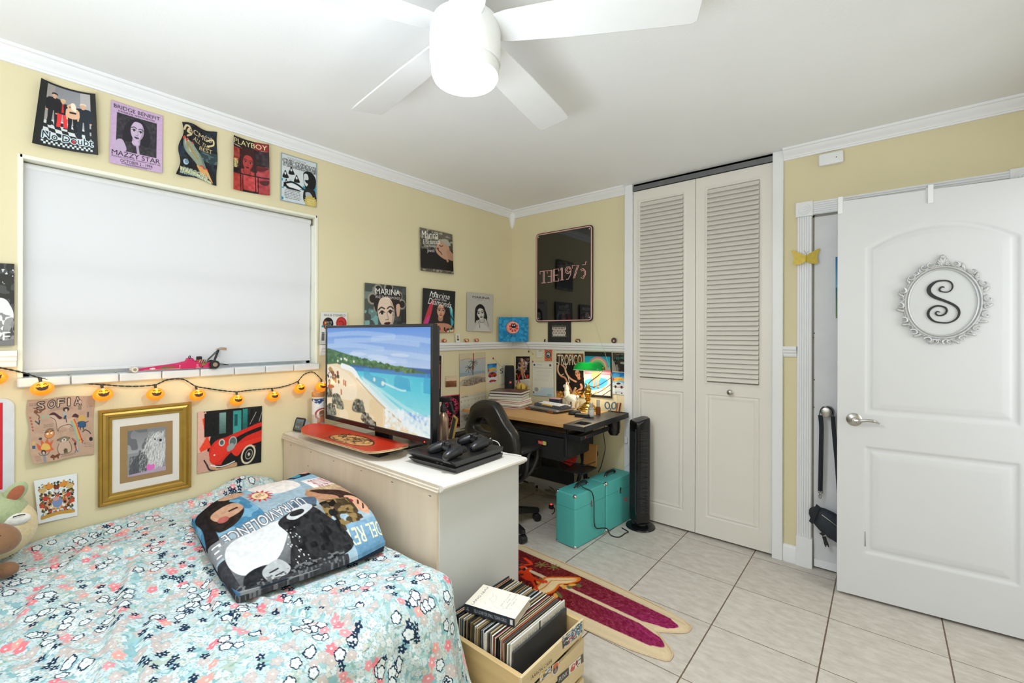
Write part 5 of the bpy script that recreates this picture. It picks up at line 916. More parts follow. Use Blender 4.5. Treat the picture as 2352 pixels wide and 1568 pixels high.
c.blob([(.01, .5), (.04, .44), (.08, .5)], 'b5925a'); c.scatter(26, ['5a4a3a', 'e9e4da', '8a4a34', '2f2a26'], .012, 5, 0, .5, .14, .62); c.blob([(.01, .66), (.06, .645), (.09, .67), (.03, .69)], 'b5653c'); c.line([(.03, .66), (.035, .6)], .012, 'a5583c')
for x, y in ((.2, .58), (.22, .59), (.17, .69)): c.line([(x, y), (x + .002, y + .045)], .012, 'b5603c')
for x, y, r in ((.52, .53, .03), (.6, .56, .035), (.27, .62, .02), (.46, .6, .018)): c.ell(x, y, r * .4, r * .7, 'f3f0e2', .8)
im = c.done(); sx0, sx1, sz0, sz1 = tvx0 + b_, tvx1 - b_, tz0 + .026, tz1 - b_; l0 = np.array(t.location)
me = sheet_mesh('screen', im, lambda U, V: (np.stack([sx0 + (sx1 - sx0) * U, 0 * U + tvy + .004, sz1 - (sz1 - sz0) * V], -1) - l0, np.array([0, -1., 0])), P_SCREEN, .004); o = bpy.data.objects.new('screen', me); C.objects.link(o); o.parent = t
c = Cv(60, 14, '1a1a1c'); c.text('PHILIPS', .06, .15, .94, .85, 'b9bcc0', .02)
me = sheet_mesh('maker_badge', c.done(), lambda U, V: (np.stack([.60 + .05 * U, 0 * U + tvy - .0006, tz0 + .018 - .008 * V], -1) - l0, np.array([0, -1., 0])), P_GLOSS, .0005); o = bpy.data.objects.new('maker_badge', me); C.objects.link(o); o.parent = t
obj('standby_light', MB().sph((tvx1 - .05, tvy - .001, tz0 + .008), .003, 10, 6), mat('red_led', 'ff3030', .3, emit='ff2020', es=3), t, world=True)
# ---- skateboard deck lying across two small boxes
t = thing('skateboard_deck', 'red skateboard deck with a tan graphic lying in front of the television', 'skateboard deck', (.56, -1.905, .83))
def deck_pt(u, v):
    x = -.395 + .79 * u; e = abs(2 * u - 1); w = .10 * math.sqrt(max(0, 1 - (max(0, e - .66) / .34) ** 2.0)) if e > .66 else .10
    w = max(w, .004); k = max(0, e - .60) / .40; z = .030 * k ** 1.6 + .012 * (2 * v - 1) ** 2 * (1 - k) - .012
    ys = math.radians(1.6); yy = (2 * v - 1) * w; return (x * math.cos(ys) - yy * math.sin(ys), x * math.sin(ys) + yy * math.cos(ys), z)
c = Cv(260, 66, 'c2351f'); c.noise(.03, 20, 3); c.ell(.5, .5, .215, .33, '1f1512'); c.ell(.5, .5, .205, .3, 'c98f50'); g = random.Random(9)
c.blob([(.32, .5), (.38, .26), (.5, .22), (.64, .28), (.69, .5), (.62, .74), (.46, .78), (.36, .7)], 'd9a264')
for _ in range(46):
    x, y = g.uniform(.33, .67), g.uniform(.25, .75); c.line([(x, y), (x + g.uniform(-.04, .04), y + g.uniform(-.1, .1)), (x + g.uniform(-.05, .05), y + g.uniform(-.12, .12))], .006, '2a1a14', 1, 3)
for x in (.2, .23, .77, .8):
    for y in (.42, .58): c.ell(x, y, .004, .016, '7a1f12')
im = c.done(); vec = np.vectorize(lambda u, v, k: deck_pt(u, 1 - v)[k])
me = sheet_mesh('graphic_face', im, lambda U, V: (np.stack([vec(U, V, 0), vec(U, V, 1), vec(U, V, 2)], -1), np.array([0, 0, 1.])), P_GLOSS, .0015); o = bpy.data.objects.new('graphic_face', me); C.objects.link(o); o.parent = t
for k, (d0, d1, col) in enumerate(((.0016, .004, 'd9c29a'), (.004, .0062, '8a5f44'), (.0062, .0085, 'd3b98e'), (.0085, .011, 'c9a878'))):
    n = 60; R = []
    for i in range(n + 1):
        u = i / n; p = [deck_pt(u, v) for v in (0, .25, .5, .75, 1)]; R.append([(a, b, z - d0) for a, b, z in p] + [(a, b, z - d1) for a, b, z in reversed(p)])
    obj('maple_ply', MB().rings(R), mat('maple_%s' % 'abcd'[k], col, .5, var=.08, stretch=(2, 20, 20)), t)
for px, wd in ((.45, .075), (.80, .075)):
    tt = thing('riser_box', 'small black box propping the %s end of the skateboard deck' % ('wall' if px < .6 else 'console'), 'box', (px, -1.905, DZ), math.radians(4))
    obj('carton', MB().box((-wd / 2, -.03, .0005), (wd / 2, .05, .031)), M_bk, tt, .002)
    obj('lid_edge', MB().box((-wd / 2 - .0008, -.0308, .021), (wd / 2 + .0008, .0508, .0222)), mat('silver_line', '8d9094', .4, .5), tt)
# ---- spiral notebook under the deck
t = thing('notebook', 'closed spiral notebook with silver coil under the skateboard deck', 'notebook', (.735, -1.865, DZ + .0005), math.radians(6))
obj('pages', MB().box((-.105, -.018, 0), (.105, .06, .008)), mat('notebook_grey', '8d8d8e', .6), t, .001)
mb = MB(); pts = []
for i in range(22 * 10): a = i / 10 * 2 * PI; pts.append((-.102 + .204 * i / 219, -.021 + .0055 * math.cos(a), .006 + .0055 * math.sin(a)))
obj('coil', mb.tube(pts, .0011, 5), mat('chrome_wire', 'c9cbce', .25, 1), t)
# ---- smart clock
t = thing('smart_clock', 'small grey fabric smart clock on the wall end of the dresser', 'clock', (.052, -1.925, DZ + .0005), math.radians(10))
mb = MB().rings([[(-.042, y, z) for y, z in ((-.012, .003), (.012, .08), (.05, .028), (.052, .003))], [(.042, y, z) for y, z in ((-.012, .003), (.012, .08), (.05, .028), (.052, .003))]]); mb.box((-.038, -.01, 0), (.038, .05, .003)); obj('fabric_body', mb, mat('grey_fabric', 'a3a3a3', .95, var=.12, scale=300), t, .004)
Mf = Matrix.Translation((0, .0, .0415)) @ Matrix.Rotation(math.atan2(.024, .077) * -1, 4, 'X')
mb = MB().at(Mf); mb.rings([[(x, -.0035, z) for x, z in rrect(.082, .076, .008, 4)], [(x, .001, z) for x, z in rrect(.084, .078, .008, 4)]]); obj('screen_glass', mb, M_bz, t)
c = Cv(50, 46, '5d6c74'); c.grad(0, 0, 1, 1, '8a979c', '4f5c60'); c.blob([(.1, .6), (.3, .3), (.5, .5), (.7, .2), (.95, .7), (.9, .95), (.1, .95)], '6d6f60'); c.text('10:42', .12, .62, .66, .82, 'dfe6e8', .02)
mm_ = np.array(Mf)
def cf(U, V):
    p = np.stack([-.033 + .066 * U, 0 * U - .0042, .030 - .06 * V, 1 + 0 * U], -1) @ mm_.T; return p[..., :3], np.array([0, -1., 0])
me = sheet_mesh('clock_display', c.done(), cf, print_mat('clock_screen', .2, .35), .0005); o = bpy.data.objects.new('clock_display', me); C.objects.link(o); o.parent = t
# ---- tall printed tube beside the clock
q = L(731, 900, .095); t = thing('cardboard_tube', 'tall printed tube with amber cap between the clock and television', 'tube', (.095, q.y, DZ + .0005)); R = .034; zt = L(731, 899, .095).z - DZ
c = Cv(110, 150, 'cfc6ba'); c.rect(0, .0, 1, .05, 'e2d6c2'); c.rect(0, .05, 1, .28, '2f4a74'); c.blob([(0, .3), (.2, .12), (.4, .2), (.6, .1), (.8, .22), (1, .3), (1, .5), (0, .5)], 'dfe2e2'); c.scatter(60, ['eef0f0'], .02, 3, 0, .06, 1, .3); c.ell(.5, .5, .2, .18, 'a8443c', 1, 0, .25); c.ell(.5, .5, .15, .14, 'e6e0d6'); c.blob([(.42, .42), (.56, .4), (.58, .58), (.44, .6)], '8a5a40'); c.blob([(.4, .6), (.6, .6), (.62, .76), (.38, .76)], 'b5654a'); c.ell(.5, .84, .12, .1, '8fa5b5'); c.mottle('bdb2a6', .6, 14, 4, 0, .5, 1, 1, .5)
me = sheet_mesh('printed_sleeve', c.done(), lambda U, V: (np.stack([R * np.cos(U * 2 * PI - 2.9), R * np.sin(U * 2 * PI - 2.9), (1 - V) * (zt - .028)], -1), np.array([0, 0, 0.])), P_GLOSS, .0); o = bpy.data.objects.new('printed_sleeve', me); C.objects.link(o); o.parent = t
obj('cap', MB().lathe([(R - .004, zt - .029), (R + .001, zt - .028), (R + .001, zt - .004), (R - .001, zt), (.002, zt)], 28), mat('amber_cap', 'c98a4c', .25, trans=.2, var=.05), t)
obj('tube_bottom', MB().lathe([(.002, 0), (R - .001, 0), (R - .001, .004), (.002, .004)], 28), M_bk, t)
# ---- games console and two controllers
t = thing('game_console', 'black slab games console on the near corner of the dresser', 'games console', (1.14, -1.735, DZ + .0005), math.radians(2.5))
def slab(z0, z1, w, d, sh): return [[(x + sh * (z - .027), y - .35 * (z - .027) if False else y, z) for x, y in ((-w / 2, -d / 2), (w / 2, -d / 2), (w / 2, d / 2), (-w / 2, d / 2))] for z in (z0, z1)]
def wedge(z0, z1, f0, f1): return MB().rings([[(-.1375 + f, -.150 + f, z), (.1375 - f * .4, -.150 + f, z), (.1375 - f * .4, .150, z), (-.1375 + f, .150, z)] for z, f in ((z0, f0), (z1, f1))])
obj('lower_shell', wedge(.004, .025, .012, -.004), M_blk, t, .001); obj('upper_shell', wedge(.030, .053, .006, -.010), M_blk, t, .001)
obj('recess_band', MB().box((-.128, -.140, .0245), (.130, .146, .0305)), M_bz, t); obj('rubber_foot', MB().box((-.11, -.13, 0), (.11, .13, .0045)), M_bk, t)
mb = MB()
for x in (.02, .045): mb.box((x, -.1415, .0262), (x + .012, -.1395, .0292))
obj('usb_port', mb, mat('usb_grey', '77797c', .4, .5), t)
c = Cv(60, 16, '1a1a1c'); c.text('PS4', .1, .1, .9, .9, '3c3c40', .02)
me = sheet_mesh('maker_mark', c.done(), lambda U, V: (np.stack([.075 + .045 * U, -.1552 + .0 * U - .006 * (1 - V), .040 + .010 * (1 - V)], -1), np.array([0, -1., 0])), P_GLOSS, .0003); o = bpy.data.objects.new('maker_mark', me); C.objects.link(o); o.parent = t
def controller(loc, rz, label):
    t = thing('game_controller', label, 'game controller', loc, rz, 'wireless controllers on the games console')
    mb = MB()                                                       # body with two horn grips, forward = +y
    mb.sph((0, .010, .030), (.062, .034, .018), 28, 14)
    for e in (-1, 1):
        P = cr([(e * .050, .022, .030), (e * .056, -.004, .029), (e * .064, -.034, .022), (e * .070, -.060, .013)], 6); mb.tube(P, [.0225] * 4 + [.0225, .023, .0235, .0235, .023, .0225, .022, .0215, .021, .020, .019, .0175, .0155, .0125, .007], 18)
    obj('shell', mb, mat('controller_black', '1b1c20', .33, var=.04, bump=.04), t, ang=60)
    for e in (-1, 1):
        s = obj('thumbstick', MB().lathe([(.006, .042), (.006, .052), (.0095, .053), (.0100, .055), (.0085, .0575), (.002, .0565)], 20, (e * .024, -.012, 0)), M_blk, t)
        obj('shoulder_button', MB().at(xf((e * .048, .042, .030), 0, .25)).soft(rrect(.030, .022, .006, 4), -.010, .010, .004), M_bz, t)
    mb = MB()
    for dx, dy in ((0, .0085), (0, -.0085), (.0085, 0), (-.0085, 0)): mb.cyl((.050 + dx, .016 + dy, .046), (.050 + dx, .016 + dy, .0525), .0042, n=12)
    obj('action_buttons', mb, M_bz, t); mb = MB()
    for dx, dy in ((0, .007), (0, -.007), (.007, 0), (-.007, 0)): mb.cbox((-.050 + dx, .016 + dy, .049), (.0065, .0065, .006))
    obj('direction_pad', mb, M_bz, t, .001); obj('touchpad', MB().soft(rrect(.046, .026, .004, 3, 0, .022), .043, .0495, .0015), M_bk, t); return t
CT = DZ + .0545
q = Z(1020, 1030, CT + .02); controller((q.x + .03, q.y, CT - .004), math.radians(-14), 'nearer of two black controllers on the games console')
q = Z(1072, 1015, CT + .02); controller((q.x + .03, q.y + .03, CT - .004), math.radians(-20), 'farther of two black controllers on the games console')
# ---- spray bottle, small gilt frame, white lead behind the console
q = Z(1012, 1033, DZ); bx_, by_ = q.x - .015, q.y + .03
t = thing('spray_bottle', 'bronze metal spray bottle with black trigger head behind the console', 'spray bottle', (bx_, by_, DZ + .0005))
obj('bottle', MB().lathe([(.024, 0), (.0255, .003), (.0255, .135), (.0245, .148), (.019, .163), (.013, .172), (.012, .182)], 28), mat('bronze_metal', 'a08672', .33, .8, var=.04), t)
obj('collar', MB().lathe([(.0145, .176), (.0155, .18), (.0145, .20), (.009, .212), (.0085, .226)], 24), M_bk, t)
Mh = xf((0, 0, 0), math.radians(15)); mb = MB().at(Mh); mb.rings([[(x, y * s, z) for y, z in rrect(.022, .026, .007, 4, 0, .238 + k)] for x, s, k in ((-.055, .35, -.010), (-.04, .8, -.004), (-.01, 1, 0), (.02, 1, .0), (.035, .8, .004), (.042, .5, .006))]); obj('spray_head', mb, M_bk, t)
obj('trigger', MB().at(Mh).ribbon(cr([(.028, 0, .232), (.046, 0, .212), (.052, 0, .19), (.064, 0, .172)], 5), .014, .005, (0, 1, 0)), M_bk, t)
q = Z(1040, 1015, DZ); t = thing('gilt_picture', 'small gilt photo frame with its dark back behind the spray bottle', 'picture frame', (q.x - .02, q.y + .0, DZ + .0005), math.radians(-32))
mb = MB().at(xf((0, 0, 0), 0, math.radians(-12))); mb.box((-.05, -.004, .0), (-.042, .006, .13)).box((.042, -.004, 0), (.05, .006, .13)).box((-.05, -.004, .122), (.05, .006, .13)).box((-.05, -.004, 0), (.05, .006, .008)); obj('gilt_rim', mb, mat('gilt', 'c9a65a', .35, .8), t, .001)
obj('backing', MB().at(xf((0, 0, 0), 0, math.radians(-12))).box((-.043, -.002, .004), (.043, .003, .126)), mat('frame_back', '26221f', .8), t); obj('easel', MB().box((-.012, -.062, .0), (.012, -.058, .004)).at(xf((0, 0, 0), 0, math.radians(20))).box((-.012, -.006, .0), (.012, -.003, .09)), mat('frame_back', '26221f', .8), t)
t = thing('charging_lead', 'white charging lead looping over the back of the console', 'cable', (1.2, -1.56, DZ)); z0 = DZ + .006
obj('lead', MB().tube(cr([Z(1118, 1012, DZ + .062) + Vector((-.02, .05, 0)), Vector((1.19, -1.575, DZ + .072)), Vector((1.225, -1.56, DZ + .060)), Vector((1.235, -1.545, DZ + .02)), Vector((1.23, -1.53, z0)), Vector((1.27, -1.515, z0)), Vector((1.32, -1.508, z0))], 8), .0022, 8), mat('white_lead', 'd9d9d6', .5), t, world=True)
# ================================================================== RUG, CRATE OF RECORDS
c = Cv(430, 120, 'dcc7a4'); g = random.Random(3)
c.grad(0, .17, 1, .83, '6f1d1c', '8c2450', True); c.grad(.0, .17, .55, .83, '5c1a1a', '6f1f1f', True); c.grad(.55, .17, 1, .83, '6f1f22', '97265f', True); c.noise(.10, 1.2, 4); c.noise(.05, 4, 6)
for _ in range(2600):
    x, y = g.random(), g.uniform(.18, .82); c.line([(x, y), (x + .004, y + g.uniform(-.01, .01))], .0018, g.choice(['a8504e', '7a2a2c', 'b5687a', '4a1414']), .6)
c.rect(0, 0, 1, .165, 'dcc7a4'); c.rect(0, .835, 1, 1, 'dcc7a4'); c.line([(0, .5), (1, .5)], .017, 'dcc3a0'); c.poly([(.9, .5), (1, .36), (1, .64)], 'dcc7a4'); c.blob([(.93, .17), (1.0, .12), (1.02, .5), (.985, .42), (.97, .25)], 'dcc7a4'); c.blob([(.93, .83), (1.0, .88), (1.02, .5), (.985, .58), (.97, .75)], 'dcc7a4')
c.blob([(.44, .86), (.455, .55), (.5, .3), (.545, .2), (.56, .4), (.53, .66), (.48, .86)], 'e0701f'); c.blob([(.448, .83), (.465, .56), (.505, .34), (.54, .25), (.55, .4), (.522, .64), (.475, .82)], 'ecd0a0'); c.line([(.46, .8), (.5, .52), (.542, .27)], .004, 'c9621f')
for x, y in ((.57, .5), (.572, .4), (.54, .72), (.45, .9), (.44, .62)): c.ell(x, y, .011, .045, 'e3a446'); c.ell(x + .014, y - .04, .018, .03, '66693c', 1, .5)
c.line([(.27, .3), (.33, .36), (.31, .46)], .012, 'e8401f', 1, 3); c.blob([(.33, .62), (.35, .5), (.40, .56), (.42, .66), (.37, .7)], 'e8431f'); c.line([(.40, .6), (.45, .6), (.48, .56)], .014, 'e8431f', 1, 3); c.line([(.41, .66), (.46, .78)], .012, 'e8431f'); c.line([(.25, .74), (.29, .66), (.32, .56)], .012, 'e8431f', 1, 3); c.scatter(26, ['2b2b30', 'e8431f'], .01, 5, .28, .46, .37, .66)
for x, y in ((.36, .28), (.41, .22)):
    for a in range(7): c.line([(x, y), (x + .026 * math.cos(a * .9), y + .085 * math.sin(a * .9))], .006, '7d7442')
im = c.done()
def rug_pos(U, V):
    x0, v = .60, 2 * V - 1; av = np.abs(v)
    xe = 1.80 + .105 * np.sin(np.clip(av / .62, 0, 1) * PI / 2) ** 1.2 - .16 * np.clip((av - .78) / .22, 0, 1) ** 2.5
    x = x0 + (xe - x0) * U; s = (x - x0) / 1.5
    w = .215 * np.sin(np.clip(s * 9 + .02, 0, PI / 2)) - .045 * np.clip((x - 1.25) / .65, 0, 1) ** 1.6; yc = -1.085 - .035 * (x - .8) / 1.0
    nap = .012 - .005 * np.clip((av - .68) / .1, 0, 1); bd = np.minimum(np.minimum(1 - av, (1 - U) * 4), U * 9); nap = nap * np.clip(bd / .08, 0.15, 1) + (vnoise(*U.shape, 2, 3) - .5) * .002 * (av < .68)
    return np.stack([x - 1.15, yc - w * v + 1.12, nap], -1), np.array([0, 0, 1.])
rr = thing('surfboard_rug', 'maroon surfboard-shaped rug with a cream border on the tiles', 'rug', (1.15, -1.12, 0))
me = sheet_mesh('pile', im, rug_pos, P_CLOTH, .0); o = bpy.data.objects.new('pile', me); C.objects.link(o); o.parent = rr
n = 60; P = []
for i in range(n): a = np.array([[i / n]]); P.append([float(x) for x in rug_pos(a, np.array([[0.]]))[0].ravel()[:2]])
for i in range(n): a = np.array([[i / n]]); P.append([float(x) for x in rug_pos(np.array([[1.]]), a)[0].ravel()[:2]])
for i in range(n): a = np.array([[1 - i / n]]); P.append([float(x) for x in rug_pos(a, np.array([[1.]]))[0].ravel()[:2]])
obj('border_binding', MB().tube([(x, y, .0038) for x, y in P], .0036, 6, True), mat('rug_binding', 'd6c0a0', .9, var=.1, scale=120), rr)
M_pine = mat('pine_wood', 'dcc69c', .6, var=.14, scale=3, stretch=(9, 1.2, 9)); M_pine2 = mat('pine_wood_end', 'd3b580', .6, var=.14, scale=3, stretch=(1.2, 9, 9))
cx0, cx1, cy0, cy1 = 1.335, 1.722, -2.006, -1.632
t = thing('wooden_crate', 'slatted pine crate with stickers full of records beside the dresser', 'crate', (1.53, -1.85, 0))
for z0, z1 in ((.012, .062), (.082, .134), (.156, .208), (.228, .282)):
    obj('side_slat', MB().box((cx1 - .010, cy0, z0), (cx1, cy1, z1)), M_pine, t, .0015, world=True); obj('side_slat', MB().box((cx0, cy0, z0), (cx0 + .010, cy1, z1)), M_pine, t, .0015, world=True)
for y0, y1 in ((cy0 + .0005, cy0 + .018), (cy1 - .018, cy1 - .0005)): obj('end_board', MB().box((cx0 + .0105, y0, .0), (cx1 - .0105, y1, .279)), M_pine2, t, .002, world=True)
for i in range(4): x = cx0 + .012 + i * .093; obj('bottom_slat', MB().box((x, cy0 + .019, .004), (x + .08, cy1 - .019, .014)), M_pine, t, .001, world=True)
def slat_sticker(cv, q, label):
    o = sheet('crate_sticker', cv, q, (0, cx1), P_GLOSS, off=.0012, parent=t, thick=.0006); o.name = 'crate_sticker'; o['label'] = label
c = Cv(90, 70, 'd9dadb'); c.mottle('3a3c40', .5, 6, 3).mottle('6f9aae', .62, 9, 5, .4, 0, 1, 1).mottle('26272a', .6, 7, 8, 0, .3, .5, 1); c.line([(.3, .9), (.4, .6), (.55, .8), (.65, .5)], .06, 'c94a55', 1, 4); c.text('NY', .5, .1, .95, .6, '4a6f86', .03)
slat_sticker(c, [(1291.5, 1464), (1337, 1425), (1338, 1452), (1293, 1490)], 'grey and blue lettered sticker')
c = Cv(90, 30, 'd9c090'); c.text('AARON CARR', .02, .15, .98, .9, '2a241f', .03, .15); slat_sticker(c, [(1219, 1552), (1268, 1511), (1268.5, 1520), (1219, 1562)], 'black lettering')
c = Cv(40, 60, 'd6c8ae'); c.ell(.5, .5, .46, .46, 'e6e2dc'); c.ell(.5, .56, .38, .36, '4a4648'); c.blob([(.1, .5), (.2, .1), (.5, .02), (.85, .12), (.9, .5), (.6, .3), (.5, .6), (.35, .35)], 'd2683a'); c.ell(.5, .7, .2, .14, '8d8680'); slat_sticker(c, [(1268, 1528), (1284, 1517), (1284, 1540), (1268.5, 1555)], 'round sticker of an orange-haired head')
c = Cv(60, 40, 'e3e0da'); c.mottle('4a4648', .6, 6, 2, .55, 0, 1, 1); c.blob([(.1, .8), (.2, .2), (.4, .3), (.36, .9)], 'c9483c'); c.ell(.52, .4, .08, .3, '8a2c30'); c.ell(.3, .4, .06, .12, 'f0e8e0'); c.rect(.8, 0, 1, 1, '5a4a40'); slat_sticker(c, [(1307, 1530), (1340, 1500), (1340.5, 1519), (1307, 1549)], 'white comic strip sticker')
c = Cv(50, 40, '2a2a2c'); c.text('PUNK', .1, .25, .9, .75, 'd9d9d6', .03, .2); slat_sticker(c, [(1281, 1554), (1306, 1533), (1306, 1551), (1281, 1573)], 'black sticker with white lettering')
c = Cv(50, 40, 'd9d9dc'); c.mottle('55585c', .55, 6, 2).mottle('d9b040', .7, 7, 4); slat_sticker(c, [(1240, 1548), (1265, 1528), (1265, 1545), (1240, 1566)], 'grey sketch sticker')
# records, every sleeve by itself
g = random.Random(21); pal = [('141416', 'black-edged'), ('222326', 'black-edged'), ('e6e2d8', 'cream-edged'), ('d6d2c8', 'cream-edged'), ('1a1b1e', 'black-edged'), ('b5a078', 'tan-edged'), ('2f4a63', 'blue-edged'), ('8a3a34', 'red-edged'), ('ece9e2', 'cream-edged'), ('3f4144', 'grey-edged'), ('c9c2b2', 'cream-edged'), ('5f6a70', 'grey-edged'), ('6b5a3c', 'tan-edged')]
x = 1.372; k = 0; first = {}
while x < 1.640:
    col, nm = pal[int(g.random() ** 1.1 * len(pal))]; th_ = g.choice([.0034, .0040, .0046, .006])
    if 1.606 < x < 1.612: col, nm = 'b5623a', 'orange-edged'
    key = (col, th_)
    if key not in first:
        o = obj('record_sleeve', MB().box((0, -.156, 0), (th_ * .86, .156, .3145)), mat('sleeve_' + nm.split('-')[0] + col, col, .5, var=.12, scale=40), bevel=.0006); first[key] = o
    else: o = first[key].copy(); C.objects.link(o)
    o.location = (x, -1.822 + g.uniform(-.006, .006), .0165); o.rotation_euler = (g.uniform(-.004, .004), math.radians(1.2 + g.uniform(-.1, .1)), 0)
    o.scale = (1, 1, 1 + g.uniform(-.012, .02)); tag(o, 'single orange-edged record sleeve among the records in the pine crate' if nm[0] == 'o' else '%s record sleeve standing in the row in the pine crate' % nm, 'record sleeve', 'records in the pine crate'); x += th_ + .0007
def sleeve(cv, x, z, label, m=P_MATT):
    t = thing('record_sleeve', label, 'record sleeve', (x, -1.822, .0165), 0, 'records in the pine crate'); t.rotation_euler = (0, math.radians(1.2), 0)
    obj('card_sleeve', MB().box((0, -.157, 0), (.0045, .157, z)), mat('sleeve_core' + label[:4], tuple(float(v) for v in cv.a.mean((0, 1))), .5, var=.03), t, .0006)
    me = sheet_mesh('front_cover', cv.done(), lambda U, V: (np.stack([0 * U + .0050, -.1565 + .313 * U, (z - .0005) * (1 - V)], -1), np.array([1., 0, 0])), m, .0004); o = bpy.data.objects.new('front_cover', me); C.objects.link(o); o.parent = t
c = Cv(150, 150, 'd8d6d0'); c.text('PIPES OF PEACE', .03, .045, .46, .09, '8d8a84', .02); c.rect(.48, .0, .51, .1, '55565c'); c.text('PAUL McCARTNEY', .55, .045, .98, .09, '8d8a84', .02)
sleeve(c, 1.646, .326, 'pale grey record sleeve with a line of capitals, second from the crate front')
c = Cv(150, 150, '393b40'); c.grad(0, 0, 1, 1, '3b3d43', '34363b'); c.text('THE BLACK ALBUM', .06, .9, .4, .93, '4a4c52', .01)
sleeve(c, 1.655, .302, 'plain charcoal record sleeve at the front of the pine crate', P_GLOSS)
# paperback on the records
zb = .3665; pts = [Z(*q, zb) for q in ((1110, 1342), (1218.7, 1370.6), (1182, 1422.8), (1067.7, 1384.8))]; cb = sum(pts, Vector()) / 4
ax = ((pts[1] - pts[0]) + (pts[2] - pts[3])) / 2; ay = ((pts[0] - pts[3]) + (pts[1] - pts[2])) / 2; bl, bw = ax.length, ay.length
t = thing('paperback_book', 'white paperback with a dark spine lying on the records', 'book', (cb.x, cb.y, .3385), math.atan2(ax.y, ax.x))
obj('pages', MB().box((-bl / 2 + .002, -bw / 2 + .002, .002), (bl / 2 - .003, bw / 2 - .003, .0255)), mat('book_pages', 'd8cfbd', .8, var=.1, scale=200, stretch=(1, 1, 30)), t)
c = Cv(130, 84, 'ece8de'); c.grad(0, 0, .3, 1, 'e6dfcc', 'ece8de', True); k = 'b5b0a6'
for P in ([(.3, .25), (.36, .4), (.33, .52), (.42, .6)], [(.38, .28), (.46, .5), (.44, .68)], [(.3, .7), (.36, .78)], [(.5, .75), (.62, .8), (.7, .74), (.86, .62)], [(.62, .62), (.7, .75)]): c.line(P, .004, k, 1, 5)
for i, s_ in enumerate(('SELF-LOVE', 'FOR', 'SMALL-TOWN', 'GIRLS')):
    h_ = len(s_) * .042
    V_, T_ = glyphs(s_, 0, 0); cc = Cv(60, 12, 'ece8de'); cc.text(s_, .02, .1, .98, .9, 'a8a39a')
    x0_ = .60 + i * .055; c.text(s_, x0_ - h_ / 2 + .02, .36, x0_ + h_ / 2 + .02, .40, 'a09b92', 0, 0, -PI / 2)
c.text('LANG LEAV', -.15, .46, .41, .535, '6b6a66', .008, 0, -PI / 2)
me = sheet_mesh('front_cover', c.done(False), lambda U, V: (np.stack([-bl / 2 + bl * U, bw / 2 - bw * V, 0 * U + .0275], -1), np.array([0, 0, 1.])), P_MATT, .0016); o = bpy.data.objects.new('front_cover', me); C.objects.link(o); o.parent = t
obj('back_cover', MB().box((-bl / 2, -bw / 2, .0002), (bl / 2, bw / 2, .0018)), mat('book_white', 'dedbd3', .5), t)
c = Cv(150, 26, '2a2f3a'); c.text('SELF-LOVE FOR SMALL TOWN GIRLS', .2, .3, .84, .72, 'c9ccd2', .01); c.rect(.91, .2, .96, .8, 'e6e6e6'); c.text('LL', .03, .3, .1, .7, 'c9ccd2')
me = sheet_mesh('spine', c.done(False), lambda U, V: (np.stack([-bl / 2 + bl * U, 0 * U - bw / 2 - .0004, .0275 - .0273 * V], -1), np.array([0, -1., 0])), P_GLOSS, .002); o = bpy.data.objects.new('spine', me); C.objects.link(o); o.parent = t
# ================================================================== TURQUOISE CASES, TOWER FAN
M_tq = mat('turquoise_leatherette', '54b8b4', .55, var=.05, scale=160, bump=.06); M_chr = mat('chrome', 'c8cacc', .15, 1, var=.03); M_tqd = mat('turquoise_seam', '2f7f80', .6)
CRZ = math.radians(-5.5); cu = Vector((math.cos(CRZ), math.sin(CRZ), 0)); cv_ = Vector((-math.sin(CRZ), math.cos(CRZ), 0)); F0 = Vector((1.107, -.702, 0)); CD, CW2, CH = .158, .336, .336
def case(k, label):
    o0 = F0 + cv_ * k * (CW2 + .0085); t = thing('record_case', label, 'case', o0 - cu * CD / 2 + cv_ * CW2 / 2, CRZ, 'turquoise record cases by the wall')
    mb = MB(); mb.soft(rrect(CD, CW2, .012, 4), .003, CH, .009); obj('body', mb, M_tq, t)
    mb = MB(); mb.rings([[(x, y, z) for x, y in rrect(CD + .0012, CW2 + .0012, .0126, 4)] for z in (CH - .0905, CH - .0885)], (False, False)); obj('lid_seam', mb, M_tqd, t)
    for x in (-1, 1):
        for y in (-1, 1):
            for z in (.006, CH - .002):
                b = obj('corner_guard', MB().sph((x * (CD / 2 - .010), y * (CW2 / 2 - .010), z + (.004 if z < .1 else -.009)), (.0135, .0135, .0135), 12, 8), M_chr, t)
    h = obj('handle', MB().tube(cr([(0, -.062, CH + .003), (0, -.056, CH + .016), (0, -.03, CH + .026), (0, .03, CH + .026), (0, .056, CH + .016), (0, .062, CH + .003)], 6), [.008] * 6 + [.0095] * 18 + [.008] * 7, 12), M_blk, t)
    for y in (-.064, .064): obj('handle_bracket', MB().at(xf((0, y, CH))).soft(rrect(.02, .018, .004, 3), 0, .010, .003), M_chr, h)
    l = obj('latch', MB().at(Matrix.Translation((CD / 2, .0, CH - .09)) @ Matrix.Rotation(PI / 2, 4, 'Y')).soft(rrect(.042, .018, .003, 3), -.001, .006, .002), M_chr, t); return t
case(0, 'nearer turquoise record case with a black lead over its lid'); far = case(1, 'farther turquoise record case touching the black tower fan')
c = Cv(50, 34, 'c9363c'); c.ell(.5, .5, .5, .5, 'd9d4cc'); c.ell(.5, .5, .44, .43, 'c0303a'); c.text('VANS', .2, .3, .8, .7, 'e8dfd8', .03, .1)
me = sheet_mesh('round_sticker', c.done(), lambda U, V: (np.stack([0 * U + CD / 2 + .001, .06 + .036 * U, .175 - .026 * V], -1), np.array([1., 0, 0])), P_GLOSS, .0006); o = bpy.data.objects.new('round_sticker', me); C.objects.link(o); o.parent = far
